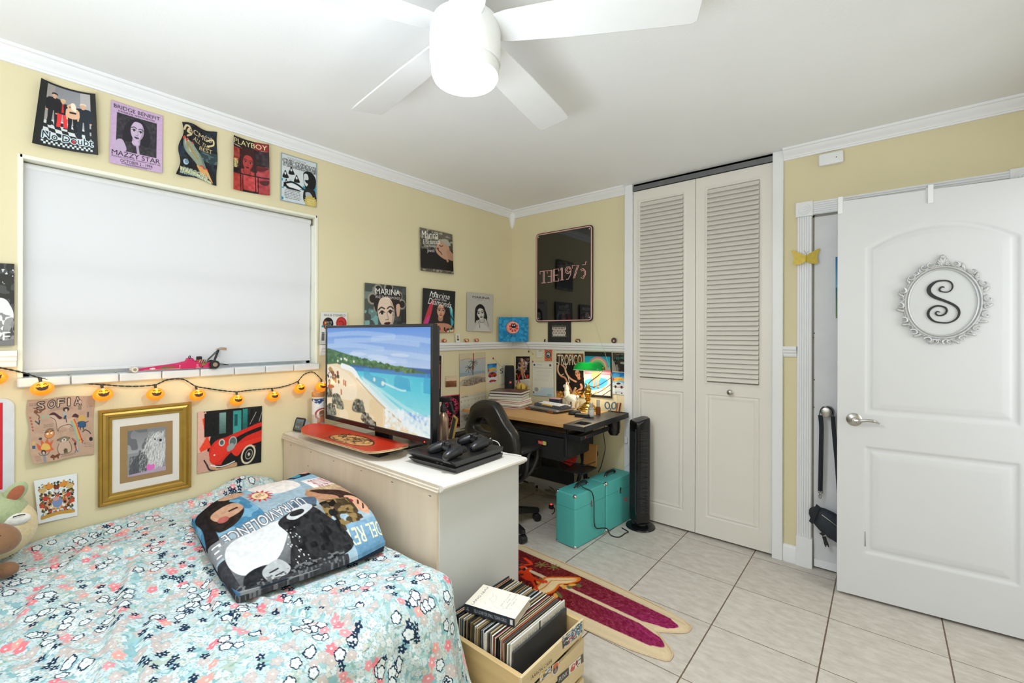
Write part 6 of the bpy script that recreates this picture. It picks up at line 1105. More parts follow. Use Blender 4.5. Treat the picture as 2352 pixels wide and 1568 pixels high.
M_cab = mat('black_cable', '141415', .5)
t = thing('power_lead', 'black power lead draped over the turquoise case to the tower fan', 'cable', (1.16, -.4, 0))
cs = lambda y, out, z: F0 + cv_ * y + cu * out + Vector((0, 0, z))
P = [cs(.20, -.105, CH + .05), cs(.125, -.07, CH + .046), cs(.12, -.03, CH + .018), cs(.15, .014, CH - .006), cs(.172, .018, CH - .07), cs(.176, .017, CH - .15), cs(.18, .017, CH - .22), cs(.21, .014, .075), cs(.27, .02, .06), cs(.31, .03, .045), cs(.32, .05, .008), cs(.34, .10, .0045), cs(.42, .10, .0045), cs(.455, .10, .0045), Vector((1.192, -.235, .006))]
obj('lead', MB().tube(cr(P, 8), .0034, 8), M_cab, t, world=True)
FC = Vector((1.276, -.118, 0)); t = thing('tower_fan', 'black tower fan on a round foot in front of the closet', 'fan', FC, math.radians(-38))
obj('round_foot', MB().lathe([(.002, 0), (.098, 0), (.100, .004), (.098, .009), (.08, .015), (.04, .020), (.002, .021)], 40), M_bz, t); obj('neck', MB().lathe([(.042, .018), (.038, .03), (.036, .05)], 24), M_bk, t)
prof = [(-.052, -.058), (.052, -.058), (.058, -.050), (.056, .03), (.040, .052), (0, .060), (-.040, .052), (-.056, .03), (-.058, -.050)]
R = [[(x * k, y * k, z + (y - .06) * s) for x, y in prof] for z, k, s in ((.036, .92, 0), (.05, 1, 0), (.70, 1, .0), (.735, 1, .10), (.758, .97, .22), (.768, .86, .22))]
obj('housing', MB().rings(R), M_bz, t, .004)
mb = MB().box((-.036, -.0588, .15), (.036, -.054, .665)); obj('grille_recess', mb, M_bk, t)
mb = MB()
for i in range(11): x = -.033 + i * .0066; mb.box((x - .0011, -.0625, .15), (x + .0011, -.0585, .665))
for z in np.linspace(.15, .665, 9): mb.box((-.036, -.0632, z - .0015), (.036, -.0586, z + .0015))
obj('front_grille', mb, mat('fan_grille', '2f3033', .35), t)
for e, xs in ((-1, 0), (1, 0)):
    mb = MB()
    for i in range(60): z = .12 + i * .0095; mb.cbox((e * .0570, -.006, z), (.004, .052, .0034))
    obj('side_vent', mb, mat('fan_vent', '34363a', .4), t)
for e in (-1, 1): obj('trim_strip', MB().box((e * .044 - .003, -.0605, .10), (e * .044 + .003, -.057, .69)), mat('fan_trim', '4a4b4f', .25), t)
mb = MB()
for i in range(5): a = i * 1.25; mb.at(xf((.014 * math.cos(a), -.008 + .014 * math.sin(a), .7525 + .22 * (-.008 + .014 * math.sin(a) - .0)))).lathe([(.0045, 0), (.0045, .003), (.001, .004)], 10)
obj('control_buttons', mb, mat('fan_button', '55575b', .35), t)
# white dangling pendant lead behind the tower fan
t = thing('pull_cord_charger', 'small white inline switch hanging on a thin lead behind the tower fan', 'cable', B(1440, 1000, -.03))
a = [B(x, y, -.027) for x, y in ((1437, 975), (1438, 1000), (1443, 1030), (1449, 1052), (1444, 1066), (1432, 1074))]; obj('lead', MB().tube(cr(a, 6), .0012, 6), mat('white_lead', 'd9d9d6', .5), t, world=True)
q = B(1438, 1010, -.032); obj('inline_switch', MB().at(Matrix.Translation(q) @ Matrix.Rotation(PI / 2, 4, 'X')).soft(rrect(.022, .05, .010, 5), -.006, .008, .004), M_trim, t, world=True)
# ================================================================== DESK CORNER
T = .765; O = Vector((1.160, -.675, 0)); DRZ = math.radians(1.0)
M_oak = mat('desk_wood', 'c79a62', .42, var=.12, scale=2.2, stretch=(1.1, 14, 14)); M_oake = mat('desk_wood_edge', 'b5875a', .5, var=.12, scale=2.2, stretch=(1.1, 14, 14)); M_frm = mat('black_steel', '242528', .4, .3, var=.05); M_tray = mat('dark_grey_plastic', '3a3836', .35, var=.05)
M_fab = mat('black_fabric', '1a1a1b', .95, var=.15, scale=150, bump=.2)
t = thing('desk', 'wood-topped black frame desk with a side tray in the room corner', 'desk', O, DRZ)
obj('desk_top', MB().mt(0).box((-1.075, .0, T - .024), (-.158, .615, T)), M_oak, t, .002)
fr = [(-.156, -.004), (.0, -.004), (.0, .625), (-.156, .625)]
mb = MB(); hx0, hx1, hy0, hy1 = -.118, -.032, .055, .155
for lo, hi in (((-.157, -.004, T - .028), (hx0, .625, T + .001)), ((hx1, -.004, T - .028), (0, .625, T + .001)), ((hx0, -.004, T - .028), (hx1, hy0, T + .001)), ((hx0, hy1, T - .028), (hx1, .625, T + .001)), ((hx0, hy0, T - .028), (hx1, hy1, T - .024))): mb.box(lo, hi)
obj('side_tray', mb, M_tray, t)
mb = MB(); mb.box((-.002, -.006, T - .03), (.004, .627, T + .006)).box((-.157, .621, T - .03), (.004, .627, T + .006)); obj('tray_lip', mb, M_frm, t, .001)
for n, lo, hi in (('front_rail', (-1.06, .03, .668), (-.05, .052, .694)), ('side_rail', (-.072, .052, .668), (-.05, .43, .694)), ('back_rail', (-1.06, .56, .668), (-.12, .582, .694)), ('side_rail', (-1.06, .052, .668), (-1.038, .56, .694)), ('shelf_panel', (-1.03, .06, .672), (-.2, .55, .678)),
                  ('upright_post', (-.165, .035, .694), (-.150, .05, T - .024)), ('upright_post', (-.9, .035, .694), (-.885, .05, T - .024)), ('upright_post', (-.165, .54, .694), (-.150, .555, T - .024)), ('upright_post', (-.9, .54, .694), (-.885, .555, T - .024)), ('drawer_hanger', (-.163, .015, .555), (-.150, .028, .69)), ('drawer_hanger', (-.60, .015, .60), (-.588, .028, .69))):
    obj(n, MB().box(lo, hi), M_frm, t, .0015)
obj('red_sticker', MB().cyl((-.0495, .09, .682), (-.0485, .09, .682), .005, n=12), mat('red_dot', 'e0483c', .5), t)
# hanging fabric drawer with an oval badge
d = obj('fabric_drawer', MB().rings([[(x, y, z) for x, y in ((-.58 + k, .02), (-.17 - k, .02), (-.17 - k, .42), (-.58 + k, .42))] for z, k in ((.515, .012), (.525, .0), (.655, 0), (.66, .004))]), M_fab, t, .004)
c = Cv(80, 36, 'd9d9d9'); c.rect(0, 0, 1, 1, 'c43a34'); c.rect(.62, 0, 1, 1, 'd0c46a'); c.rect(.9, 0, 1, 1, '9db06a'); c.text('TACO', .1, .3, .62, .72, 'efe6e0', .03, .1)
bd = obj('badge_rim', MB().at(Matrix.Translation((-.335, .0185, .615)) @ Matrix.Rotation(PI / 2, 4, 'X')).prism(rrect(.082, .036, .0179, 8), 0, .004), M_chr, d)
im = c.done(); bw_ = rrect(.072, .027, .0134, 8)
me = sheet_mesh('badge_print', im, lambda U, V: (np.stack([-.335 + (U - .5) * .070 * np.sqrt(np.clip(1 - (np.abs(V - .5) * 1.4) ** 4, .6, 1)), 0 * U + .0140, .615 + (.5 - V) * .026], -1), np.array([0, -1., 0])), P_GLOSS, .0003); o = bpy.data.objects.new('badge_print', me); C.objects.link(o); o.parent = d
mb = MB()
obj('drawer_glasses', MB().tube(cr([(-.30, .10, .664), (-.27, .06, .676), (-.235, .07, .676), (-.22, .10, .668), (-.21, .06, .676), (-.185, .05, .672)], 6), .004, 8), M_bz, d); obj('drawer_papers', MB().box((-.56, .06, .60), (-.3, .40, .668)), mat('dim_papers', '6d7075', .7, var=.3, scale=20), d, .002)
# sloping legs with feet and braces
for x in (-.245, -.98):
    obj('leg', MB().tube([(x, .33, .672), (x, .42, .38), (x, .50, .02)], .0165, 12), M_frm, t); obj('leg_brace', MB().tube([(x, .405, .43), (x, .20, .02)], .013, 12), M_frm, t)
    obj('foot_bar', MB().tube([(x, .16, .013), (x, .56, .013)], .012, 10), M_frm, t)
obj('cross_panel', MB().box((-.96, .30, .26), (-.265, .315, .40)), M_frm, t, .003); obj('lower_shelf', MB().box((-.96, .18, .40), (-.265, .375, .412)).box((-.265, .18, .40), (-.12, .375, .412)), M_frm, t, .002)
obj('shelf_guard', MB().tube(cr([(-.3, .17, .413), (-.3, .17, .47), (-.1, .17, .47), (-.09, .30, .47)], 1), .003, 8), M_frm, t)
dl = lambda x, y, z=0.: Vector((O.x + x * math.cos(DRZ) - y * math.sin(DRZ), O.y + x * math.sin(DRZ) + y * math.cos(DRZ), z))
def dthing(name, label, cat, x, y, z, rz=0, group=None): return thing(name, label, cat, dl(x, y, z + .0004), DRZ + rz, group)
# under the top: papers, a red and yellow box of cards, a brown envelope, a black roll
tt = dthing('paper_bag', 'crumpled brown paper bag on the shelf below the desk top', 'bag', -.42, .22, .678); mb = MB().grid(lambda u, v: ((u - .5) * .42, (v - .5) * .30, .012 + .028 * abs(math.sin(u * 7 + v * 5) * math.cos(v * 6 - u * 3)) * math.sin(PI * u) * math.sin(PI * v)), 14, 12).box((-.2, -.14, 0), (.2, .14, .011)); obj('kraft_paper', mb, mat('kraft', '7d6a52', .8, var=.2, scale=12), tt, ang=15)
tt = dthing('game_box', 'red and yellow box lying askew on the shelf under the desk', 'box', -.36, .30, .414, math.radians(12)); obj('carton', MB().at(xf((0, 0, .03), 0, 0, math.radians(18))).box((-.09, -.06, .0), (.09, .06, .040)), mat('red_carton', 'c22a24', .45, var=.05), tt, .001); obj('yellow_panel', MB().at(xf((0, 0, .03), 0, 0, math.radians(18))).box((-.085, -.055, .0402), (.03, .055, .0412)), mat('yellow_carton', 'd9a83a', .45), tt)
tt = dthing('cork_board', 'tan cork board leaning under the right end of the desk', 'board', -.18, .352, .416, math.radians(0)); obj('cork_panel', MB().at(xf((0, 0, .003), 0, math.radians(-4))).box((-.03, -.006, .0), (.07, .006, .15)), mat('cork', 'a5763f', .9, var=.2, scale=90), tt, .002)
tt = dthing('rolled_mat', 'black rolled mat lying on the low shelf under the desk', 'mat', -.62, .222, .413); obj('roll', MB().cyl((-.1, 0, .035), (.16, 0, .035), .034, n=24), mat('rubber_black', '1e1e20', .5), tt); obj('roll_core', MB().cyl((.1602, 0, .035), (.161, 0, .035), .015, n=16), M_bk, tt)
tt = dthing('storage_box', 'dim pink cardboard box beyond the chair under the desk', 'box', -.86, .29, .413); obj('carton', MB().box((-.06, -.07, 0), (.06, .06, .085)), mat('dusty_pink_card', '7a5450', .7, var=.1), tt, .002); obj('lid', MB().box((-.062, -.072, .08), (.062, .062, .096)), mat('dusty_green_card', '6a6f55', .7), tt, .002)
# on the top: stack of books and binders, each by itself
bc = Z(1124, 930, T); g = random.Random(31); zz = T; stack = [(.30, .225, .012, 'b33a32', 'red', 'cfc8bc'), (.30, .22, .010, '2b2b2d', 'black', 'd9d4c8'), (.295, .215, .016, 'd9d3c6', 'cream', 'e2ddd2'), (.29, .215, .013, 'b5433a', 'brick red', 'd9d2c6'), (.285, .21, .012, 'e3dfd6', 'white', 'ddd8cc'), (.28, .21, .022, '8e8a80', 'grey', 'c9c4b8'), (.275, .205, .018, '55575a', 'charcoal', 'c9c5bb'), (.27, .2, .016, '6a3a38', 'maroon and grey spiral-bound', 'cdc8bd')]
BX, BY = -.875, .335
ords = ('at the bottom of', 'second from the bottom of', 'third from the bottom of', 'fourth from the bottom of', 'fourth from the top of', 'third from the top of', 'second from the top of', 'topmost of')
for i, (w, dp, h, col, nm, pg) in enumerate(stack):
    r = math.radians(g.uniform(-3, 3) + (18 if i > 4 else 10)); tt = dthing('book', '%s book %s the stack behind the gaming chair' % (nm, ords[i]), 'book', BX + g.uniform(-.006, .006), BY + g.uniform(-.006, .006), zz, r, 'books stacked on the desk')
    obj('pages', MB().box((-w / 2 + .003, -dp / 2 + .003, .0015), (w / 2 - .002, dp / 2 - .003, h - .0015)), mat('pages_' + nm[:3], pg, .8, var=.1, scale=150, stretch=(1, 1, 30)), tt)
    cm_ = mat('cover_' + nm[:8], col, .45, var=.06, scale=20); obj('front_cover', MB().box((-w / 2, -dp / 2, h - .0015), (w / 2, dp / 2, h)), cm_, tt, .0005); obj('back_cover', MB().box((-w / 2, -dp / 2, 0), (w / 2, dp / 2, .0015)), cm_, tt, .0005)
    if i < 7: obj('spine', MB().box((-w / 2 - .001, -dp / 2, 0), (-w / 2 + .002, dp / 2, h)), cm_, tt, .0005)
    else:
        mb = MB(); P = []
        for k in range(30 * 8): a = k / 8 * 2 * PI; P.append((-w / 2 + .001 + .006 * math.cos(a), -dp / 2 + .01 + (dp - .02) * k / 239, h / 2 + .008 * math.sin(a)))
        obj('coil', mb.tube(P, .001, 4), M_frm, tt)
        c = Cv(60, 50, '54463f'); c.rect(.1, .15, .9, .85, '6f4a45'); c.lines(.2, .25, .8, .75, 5, 'b09a90', 2, .02); me = sheet_mesh('cover_print', c.done(), lambda U, V: (np.stack([(U - .5) * w * .94, (.5 - V) * dp * .94, 0 * U + h + .0004], -1), np.array([0, 0, 1.])), P_GLOSS, .0003); o = bpy.data.objects.new('cover_print', me); C.objects.link(o); o.parent = tt
    zz += h + (.0006 if i < 6 else .0035)
# white box carrying the speaker, trophy on a pale plinth
def dpx(px, py, y):                                                 # sight line at a depth behind the desk front
    p = B(px, py, y); return p
q = B(1170, 870, -.115); tt = thing('card_box', 'small white card box under the round speaker', 'box', (max(q.x, .05), -.115, T + .0004), math.radians(20)); obj('carton', MB().box((-.04, -.04, 0), (.04, .04, .045)), mat('white_card', 'd9d5c8', .7), tt, .002); obj('lid_line', MB().box((-.0405, -.0405, .03), (.0405, .0405, .0315)), mat('card_line', 'a9a598', .7), tt)
sx = max(q.x, .05); tt = thing('speaker', 'black barrel-shaped portable speaker standing upright in the corner', 'speaker', (sx, -.115, T + .046), math.radians(35))
zt = B(1168, 840, -.115).z - T - .046; obj('body', MB().lathe([(.034, 0), (.040, .006), (.0425, zt * .35), (.0425, zt * .65), (.040, zt - .006), (.036, zt)], 30), mat('speaker_mesh', '1e1e20', .9, var=.15, scale=400, bump=.3), tt); obj('top_rim', MB().lathe([(.037, zt - .004), (.040, zt - .002), (.037, zt + .003), (.03, zt + .001), (.002, zt + .001)], 30), M_bk, tt)
c = Cv(24, 24, 'd24a34'); c.text('JBL', .1, .2, .9, .8, 'f0e6e0', .02); Rs = .0432
me = sheet_mesh('logo_plate', c.done(), lambda U, V: (np.stack([Rs * np.cos(-1.25 + (U - .5) * .42), Rs * np.sin(-1.25 + (U - .5) * .42), zt * .45 + (.5 - V) * .018], -1), np.array([0, 0, 0.])), P_GLOSS, .0); o = bpy.data.objects.new('logo_plate', me); C.objects.link(o); o.parent = tt
q = B(1197, 880, -.085); tt = thing('baseball_trophy', 'gold trophy cupping a yellow baseball beside the speaker', 'trophy', (q.x, -.085, T + .0004), math.radians(10)); M_gold = mat('trophy_gold', 'b08a3c', .25, .9, var=.06); M_ball = mat('yellow_ball', 'd2b04a', .6, var=.08)
obj('plinth', MB().box((-.05, -.04, 0), (.05, .04, .022)), mat('pale_plinth', 'c9bfa6', .5), tt, .002); obj('stem', MB().lathe([(.034, .022), (.030, .03), (.018, .04), (.022, .055), (.026, .06), (.018, .068), (.012, .074)], 20), M_gold, tt)
zb = .118
for k in range(4): a = k * PI / 2 + .5; obj('prong', MB().tube(cr([(.014 * math.cos(a), .014 * math.sin(a), .070), (.040 * math.cos(a), .040 * math.sin(a), .085), (.046 * math.cos(a), .046 * math.sin(a), .115), (.052 * math.cos(a), .052 * math.sin(a), .145)], 5), [.006] * 8 + [.005] * 5 + [.003] * 3, 8), M_gold, tt)
b = obj('ball', MB().sph((0, 0, zb), (.040, .040, .040), 24, 16), M_ball, tt)
mb = MB()
for s in (-1, 1):
    P = []
    for k in range(25): a = k / 24 * 2 * PI; v = Vector((s * (.55 + .25 * math.cos(2 * a)), math.cos(a), math.sin(a))).normalized() * .0402; P.append(v + Vector((0, 0, zb)))
    obj('ball_seam', MB().tube(P[:-1], .0008, 5, True), mat('seam_thread', '8a6a2a', .6), b)
# folder, laptop and keyboard piled up
tt = dthing('clip_folder', 'dark folder with copper clips under the laptop', 'folder', -.53, .40, T, math.radians(-6)); obj('cover', MB().box((-.15, -.12, 0), (.15, .10, .012)), mat('dark_leather', '3a302a', .5, var=.1), tt, .003)
for x in (-.12, .10): obj('copper_clip', MB().soft([(a + x, b - .118) for a, b in rrect(.05, .012, .005, 4)], .003, .0135, .002), mat('copper', 'b06a44', .3, .8), tt)
tt = dthing('laptop', 'closed silver laptop under the white keyboard', 'laptop', -.52, .40, T + .0128, math.radians(-8)); M_slv = mat('silver_aluminium', 'b8b9bb', .3, .8, var=.03)
obj('lower_case', MB().soft(rrect(.31, .215, .015, 4), 0, .0075, .002), M_slv, tt); obj('lid', MB().soft(rrect(.31, .215, .015, 4), .008, .0135, .002), M_slv, tt)
tt = dthing('keyboard', 'white-keyed mechanical keyboard with yellow space bar on the laptop', 'keyboard', -.50, .385, T + .0268, math.radians(-11)); obj('case', MB().rings([[(x, y, z) for x, y in rrect(.30, .105, .006, 3)] for z in (.0, .010)] + [[(x, y, .012 + .006 * (y + .05) / .1) for x, y in rrect(.30, .105, .006, 3)]]), mat('keyboard_case', '4a4d55', .45), tt)
mw, my, md = mat('key_white', 'dfe0e2', .5), mat('key_yellow', 'd9a640', .5), mat('key_dark', '4a4c54', .5); mr = mat('key_red', 'd9604a', .5)
n = 0
for r in range(5):
    x = -.143; row = [.019] * 15
    if r == 0: row = [.024, .024, .024, .115, .019, .019, .019, .019, .019]
    for i, w in enumerate(row):
        if x + w > .146: break
        y = -.042 + r * .0205; z = .0125 + .006 * (y + .05) / .1; m_ = my if (r == 0 and i == 3) else md if (r == 0 or (i in (0, 13, 14) and r < 4)) else mr if (r == 3 and i == 13) else mw
        k = obj('keycap', MB().rings([[(x + w / 2 + a * e, y + b * e, z + dz) for a, b in ((-w / 2 + .001, -.009), (w / 2 - .001, -.009), (w / 2 - .001, .009), (-w / 2 + .001, .009))] for dz, e in ((0, 1), (.007, .84))]), m_, tt); x += w
# navy box behind, llama figurine, small jar
tt = dthing('ring_box', 'small navy box with pink lid between keyboard and llama', 'box', -.592, .572, T, math.radians(5)); obj('box_body', MB().box((-.045, -.03, 0), (.045, .03, .062)), mat('navy_card', '2c3044', .5), tt, .002); obj('box_lid', MB().box((-.046, -.031, .058), (.046, .031, .066)), mat('pink_card', 'c9a0a0', .5), tt, .002)
M_wc = mat('white_ceramic', 'e6e0cc', .18, var=.03)
q = Z(1322, 940, T); tt = thing('llama_planter', 'white ceramic llama figurine beside the brass lamp', 'figurine', (.668, -.085, T + .0004), math.radians(-14))
mb = MB().sph((.03, 0, .062), (.062, .040, .044), 24, 14).tube(cr([(-.014, 0, .07), (-.028, 0, .105), (-.028, 0, .135), (-.030, 0, .158)], 5), [.030] * 3 + [.024] * 5 + [.020] * 5 + [.017] * 3, 16).sph((-.042, 0, .160), (.028, .017, .016), 18, 10)
for x, y in ((-.0, .022), (-.0, -.022), (.065, .022), (.065, -.022)): mb.cyl((x, y, 0), (x, y, .05), .012, .016, 14)
obj('body', mb, M_wc, tt); 
for y in (-.010, .010): obj('ear', MB().sph((-.026, y, .182), (.005, .004, .014), 10, 8), M_wc, tt)
obj('tail', MB().sph((.092, 0, .09), (.014, .012, .016), 12, 8), M_wc, tt)
obj('cork_stick', MB().tube([(.035, .0, .10), (.060, .01, .158)], .009, 12), mat('tan_stick', 'b08a5a', .6), tt)
q = Z(1313, 938, T); tt = thing('glass_vial', 'tiny clear vial with black cap in front of the llama', 'vial', (q.x - .005, q.y + .005, T + .0004)); obj('glass', MB().lathe([(.002, 0), (.011, 0), (.012, .003), (.012, .03), (.007, .036)], 20), mat('clear_glass', 'dfe3e2', .08, trans=.85, var=0), tt); obj('cap', MB().lathe([(.009, .034), (.0095, .05), (.002, .051)], 18), M_bz, tt)
# brass banker's lamp
LB = Vector((.850, -.110, T)); tt = thing('desk_lamp', 'brass desk lamp with lit green glass shade', 'lamp', LB + Vector((0, 0, .0004)), 0); M_brs = mat('polished_brass', 'c9a24a', .16, 1, var=.04)
obj('base', MB().lathe([(.002, 0), (.084, 0), (.086, .004), (.084, .010), (.074, .014), (.074, .020), (.066, .026), (.058, .028), (.05, .038), (.03, .05), (.02, .058), (.002, .06)], 40), M_brs, tt)
obj('stem', MB().lathe([(.016, .055), (.013, .07), (.022, .078), (.024, .086), (.016, .092), (.020, .105), (.030, .118), (.031, .128), (.022, .135), (.026, .142), (.027, .160), (.020, .172), (.012, .182), (.011, .196), (.006, .20)], 32), M_brs, tt)
arm = cr([(0, 0, .195), (.03, .0, .225), (.08, .01, .265), (.115, .012, .305), (.112, .010, .330)], 6); obj('arm', MB().tube(arm, .0042, 10), M_brs, tt)
SC = Vector((.012, -.004, .318)); sl, sr = .118, .055; zr = math.radians(3); Ms = xf(SC, zr)
def shade_pt(u, v, rr):                                              # barrel vault with rounded ends, along local x
    a = (v - .5) * PI * 1.0; e = abs(2 * u - 1); k = math.sqrt(max(0, 1 - (max(0, e - .62) / .38) ** 2)) * .92 + .08; return (sl * (2 * u - 1), rr * math.sin(a) * (.55 + .45 * k), rr * (math.cos(a) * k) * 1.05 - .012)
mg = bpy.data.materials.new('green_glass'); mg.use_nodes = True; _n = mg.node_tree; _p = _n.nodes['Principled BSDF']; _p.inputs['Base Color'].default_value = rgba('1fa05c'); _p.inputs['Roughness'].default_value = .12; _t = _n.nodes.new('ShaderNodeBsdfTranslucent'); _t.inputs[0].default_value = rgba('2fd27c'); _x = _n.nodes.new('ShaderNodeMixShader'); _x.inputs[0].default_value = .5; _n.links.new(_p.outputs[0], _x.inputs[1]); _n.links.new(_t.outputs[0], _x.inputs[2]); _n.links.new(_x.outputs[0], _n.nodes['Material Output'].inputs[0])
mb = MB().at(Ms).grid(lambda u, v: shade_pt(u, v, sr), 26, 16).grid(lambda u, v: shade_pt(u, v, sr - .003), 26, 16); obj('glass_shade', mb, mg, tt, ang=60)
mb = MB().at(Ms)
P = [shade_pt(u / 26, 0, sr) for u in range(27)] + [shade_pt(u / 26, 1, sr) for u in range(26, -1, -1)]; obj('shade_rim', MB().at(Ms).tube(P, .0022, 6, True), mat('white_glass_rim', 'dfeee2', .2), tt)
for e in (-1, 1): obj('shade_knob', MB().at(Ms).cyl((e * (sl - .012), 0, .006), (e * (sl + .008), 0, .006), .012, .009, 18), M_brs, tt)
obj('shade_bracket', MB().tube(cr([(.112, .01, .328), (.10, .0, .334), (sl + .012, 0, .325)], 4), .004, 8), M_brs, tt)
bl_ = obj('bulb', MB().at(Ms).cyl((-.05, 0, .008), (.05, 0, .008), .011, n=14), mat('lamp_bulb', 'fff3d8', .4, emit='ffe9bf', es=14), tt)
pl = bpy.data.lights.new('desk_lamp_light', 'AREA'); pl.shape = 'RECTANGLE'; pl.size = .14; pl.size_y = .05; pl.energy = .9; pl.color = (1, .88, .68); po = bpy.data.objects.new('desk_lamp_light', pl); C.objects.link(po); po.location = LB + SC + Vector((0, 0, -.012))
t2 = thing('lamp_lead', 'thin pale lead hanging from the neon sign down past the desk', 'cable', (1.0, -.02, 1.1)); a = [B(x, y, -.012 - .03 * (785 < y < 800)) for x, y in ((1361, 722), (1372, 760))] + [B(1380, 785, -.042), B(1390, 812, -.03), B(1402, 850, -.016), B(1409, 880, -.012), B(1418, 915, -.012), B(1428, 946, -.016)]; obj('lead', MB().tube(cr(a, 6), .0011, 6), mat('pale_lead', 'c9ccb8', .5), t2, world=True)
# mouse, black card box, bottles and tools in the tray
q = Z(1322, 953, T); q.z = T; tt = thing('computer_mouse', 'black computer mouse on the front of the desk', 'mouse', (q.x - .02, q.y + .02, T + .0004), math.radians(60)); obj('shell', MB().lathe([(.3, .0), (.96, .003), (1.0, .009), (.93, .018), (.7, .027), (.35, .031), (.02, .032)], 28, sx=.05, sy=.03), M_bk, tt); obj('wheel', MB().cyl((.024, -.004, .030), (.024, .004, .030), .006, n=14), M_bz, tt)
q = Z(1333, 957, T); tt = thing('card_case', 'flat black case next to the computer mouse', 'case', (q.x + .012, q.y + .01, T + .0004), math.radians(14)); obj('case_lower', MB().box((-.05, -.03, 0), (.05, .03, .013)), M_blk, tt, .002); obj('case_lid', MB().box((-.05, -.03, .0135), (.05, .03, .021)), M_bk, tt, .002)
q = Z(1357, 958, T); tt = thing('pump_bottle', 'clear hand gel bottle standing in the desk tray', 'bottle', (q.x - .005, q.y + .012, T + .0014), math.radians(-40)); M_gel = mat('frosted_plastic', 'd9d8d2', .25, trans=.55, var=.02)
obj('bottle', MB().at(xf((0, 0, 0))).soft(rrect(.046, .036, .012, 5), 0, .068, .008), M_gel, tt); obj('cap', MB().lathe([(.013, .067), (.014, .070), (.014, .094), (.012, .097), (.002, .097)], 20), mat('grey_cap', 'a8a59c', .4), tt); obj('label', MB().soft(rrect(.0468, .0368, .0122, 5), .014, .05, .0005), mat('pale_label', 'cfcdc6', .5), tt)
q = Z(1369, 952, T); tt = thing('dropper_bottle', 'amber bottle with tall pale cap behind the gel bottle', 'bottle', (q.x, q.y + .03, T + .0014)); obj('bottle', MB().lathe([(.002, 0), (.017, 0), (.018, .004), (.018, .045), (.010, .055)], 20), mat('amber_glass', '8a5228', .12, trans=.3), tt); obj('cap', MB().lathe([(.012, .054), (.0125, .10), (.010, .104), (.002, .104)], 18), mat('pale_cap', 'bfb6a2', .5), tt)
q = Z(1398, 948, T); tt = thing('scissors', 'scissors with blue-grey handles standing in the desk tray', 'scissors', (q.x, q.y + .03, T + .0014), math.radians(35))
mh = mat('scissor_blue', '5f7890', .4)
for e in (-1, 1):
    lp = [(e * .018 + .016 * math.cos(a), .0, .052 + .024 * math.sin(a)) for a in [i / 18 * 2 * PI for i in range(18)]]; obj('handle_loop', MB().at(xf((0, 0, 0), 0, 0, e * .12)).tube(lp, .0052, 8, True), mh, tt); obj('scissor_blade', MB().at(xf((0, 0, .002), 0, 0, e * .1)).box((-.004, -.001, 0), (.004, .001, .03)), M_steel, tt)
q = Z(1392, 940, T); tt = thing('candy_tin', 'magenta tin standing behind the scissors', 'tin', (q.x + .02, q.y + .04, T + .0014), math.radians(20)); obj('tin_body', MB().box((-.028, -.012, 0), (.028, .012, .062)), mat('magenta_tin', '8a3a58', .35, var=.1), tt, .003); obj('tin_label', MB().box((-.02, -.0126, .02), (.02, -.0118, .045)), mat('tin_label', 'c9a0b0', .4), tt)
for k, (px, py, col, nm) in enumerate(((1408, 948, 'c9743a', 'orange'), (1412, 949, '7a3a26', 'brown'))):
    q = Z(px, py, T); tt = thing('marker_pen', '%s marker pen standing in the desk tray' % nm, 'pen', (q.x, q.y + .05 + k * .02, T + .0014)); obj('barrel', MB().cyl((0, 0, 0), (.008, .002, .05), .006, n=12), mat('pen_' + nm, col, .4), tt); obj('pen_cap', MB().cyl((.008, .002, .05), (.010, .0025, .068), .0063, n=12), mat('pen_cap_' + nm, col, .3), tt)
tt = dthing('cup_holder', 'black cup hanging under the right end of the desk', 'cup', -.055, .51, T - .142); obj('cup', MB().lathe([(.002, 0), (.030, 0), (.040, .018), (.046, .06), (.044, .111), (.041, .111), (.042, .02), (.002, .01)], 28), mat('black_glaze', '201d1c', .2), tt); obj('bracket', MB().box((-.006, .040, .09), (.006, .056, .111)).box((-.006, -.056, .09), (.006, -.040, .111)), M_frm, tt)
tt = thing('desk_flex', 'black flex running from the desk down the yellow wall', 'cable', (1.0, -.02, .5)); a = [B(x, y, -.018) for x, y in ((1392, 968), (1386, 990), (1389, 1016), (1390, 1030), (1386, 1050), (1380, 1072), (1374, 1084))]; obj('flex', MB().tube(cr(a, 6), .0026, 6), M_cab, tt, world=True)
q = B(1368, 1041, -.25); tt = thing('webcam', 'black clip-on gadget with a red light on the desk leg', 'gadget', q); obj('body', MB().sph((0, 0, 0), (.020, .02, .028), 16, 12), M_bk, tt); obj('lens_light', MB().sph((.012, -.018, .002), .003, 8, 6), mat('red_led', 'ff3030', .3, emit='ff2020', es=3), tt); obj('clip', MB().tube(cr([(-.012, .01, .0), (-.035, .02, -.01), (-.05, .03, -.05), (-.055, .03, -.085)], 4), .004, 8), M_cab, tt)
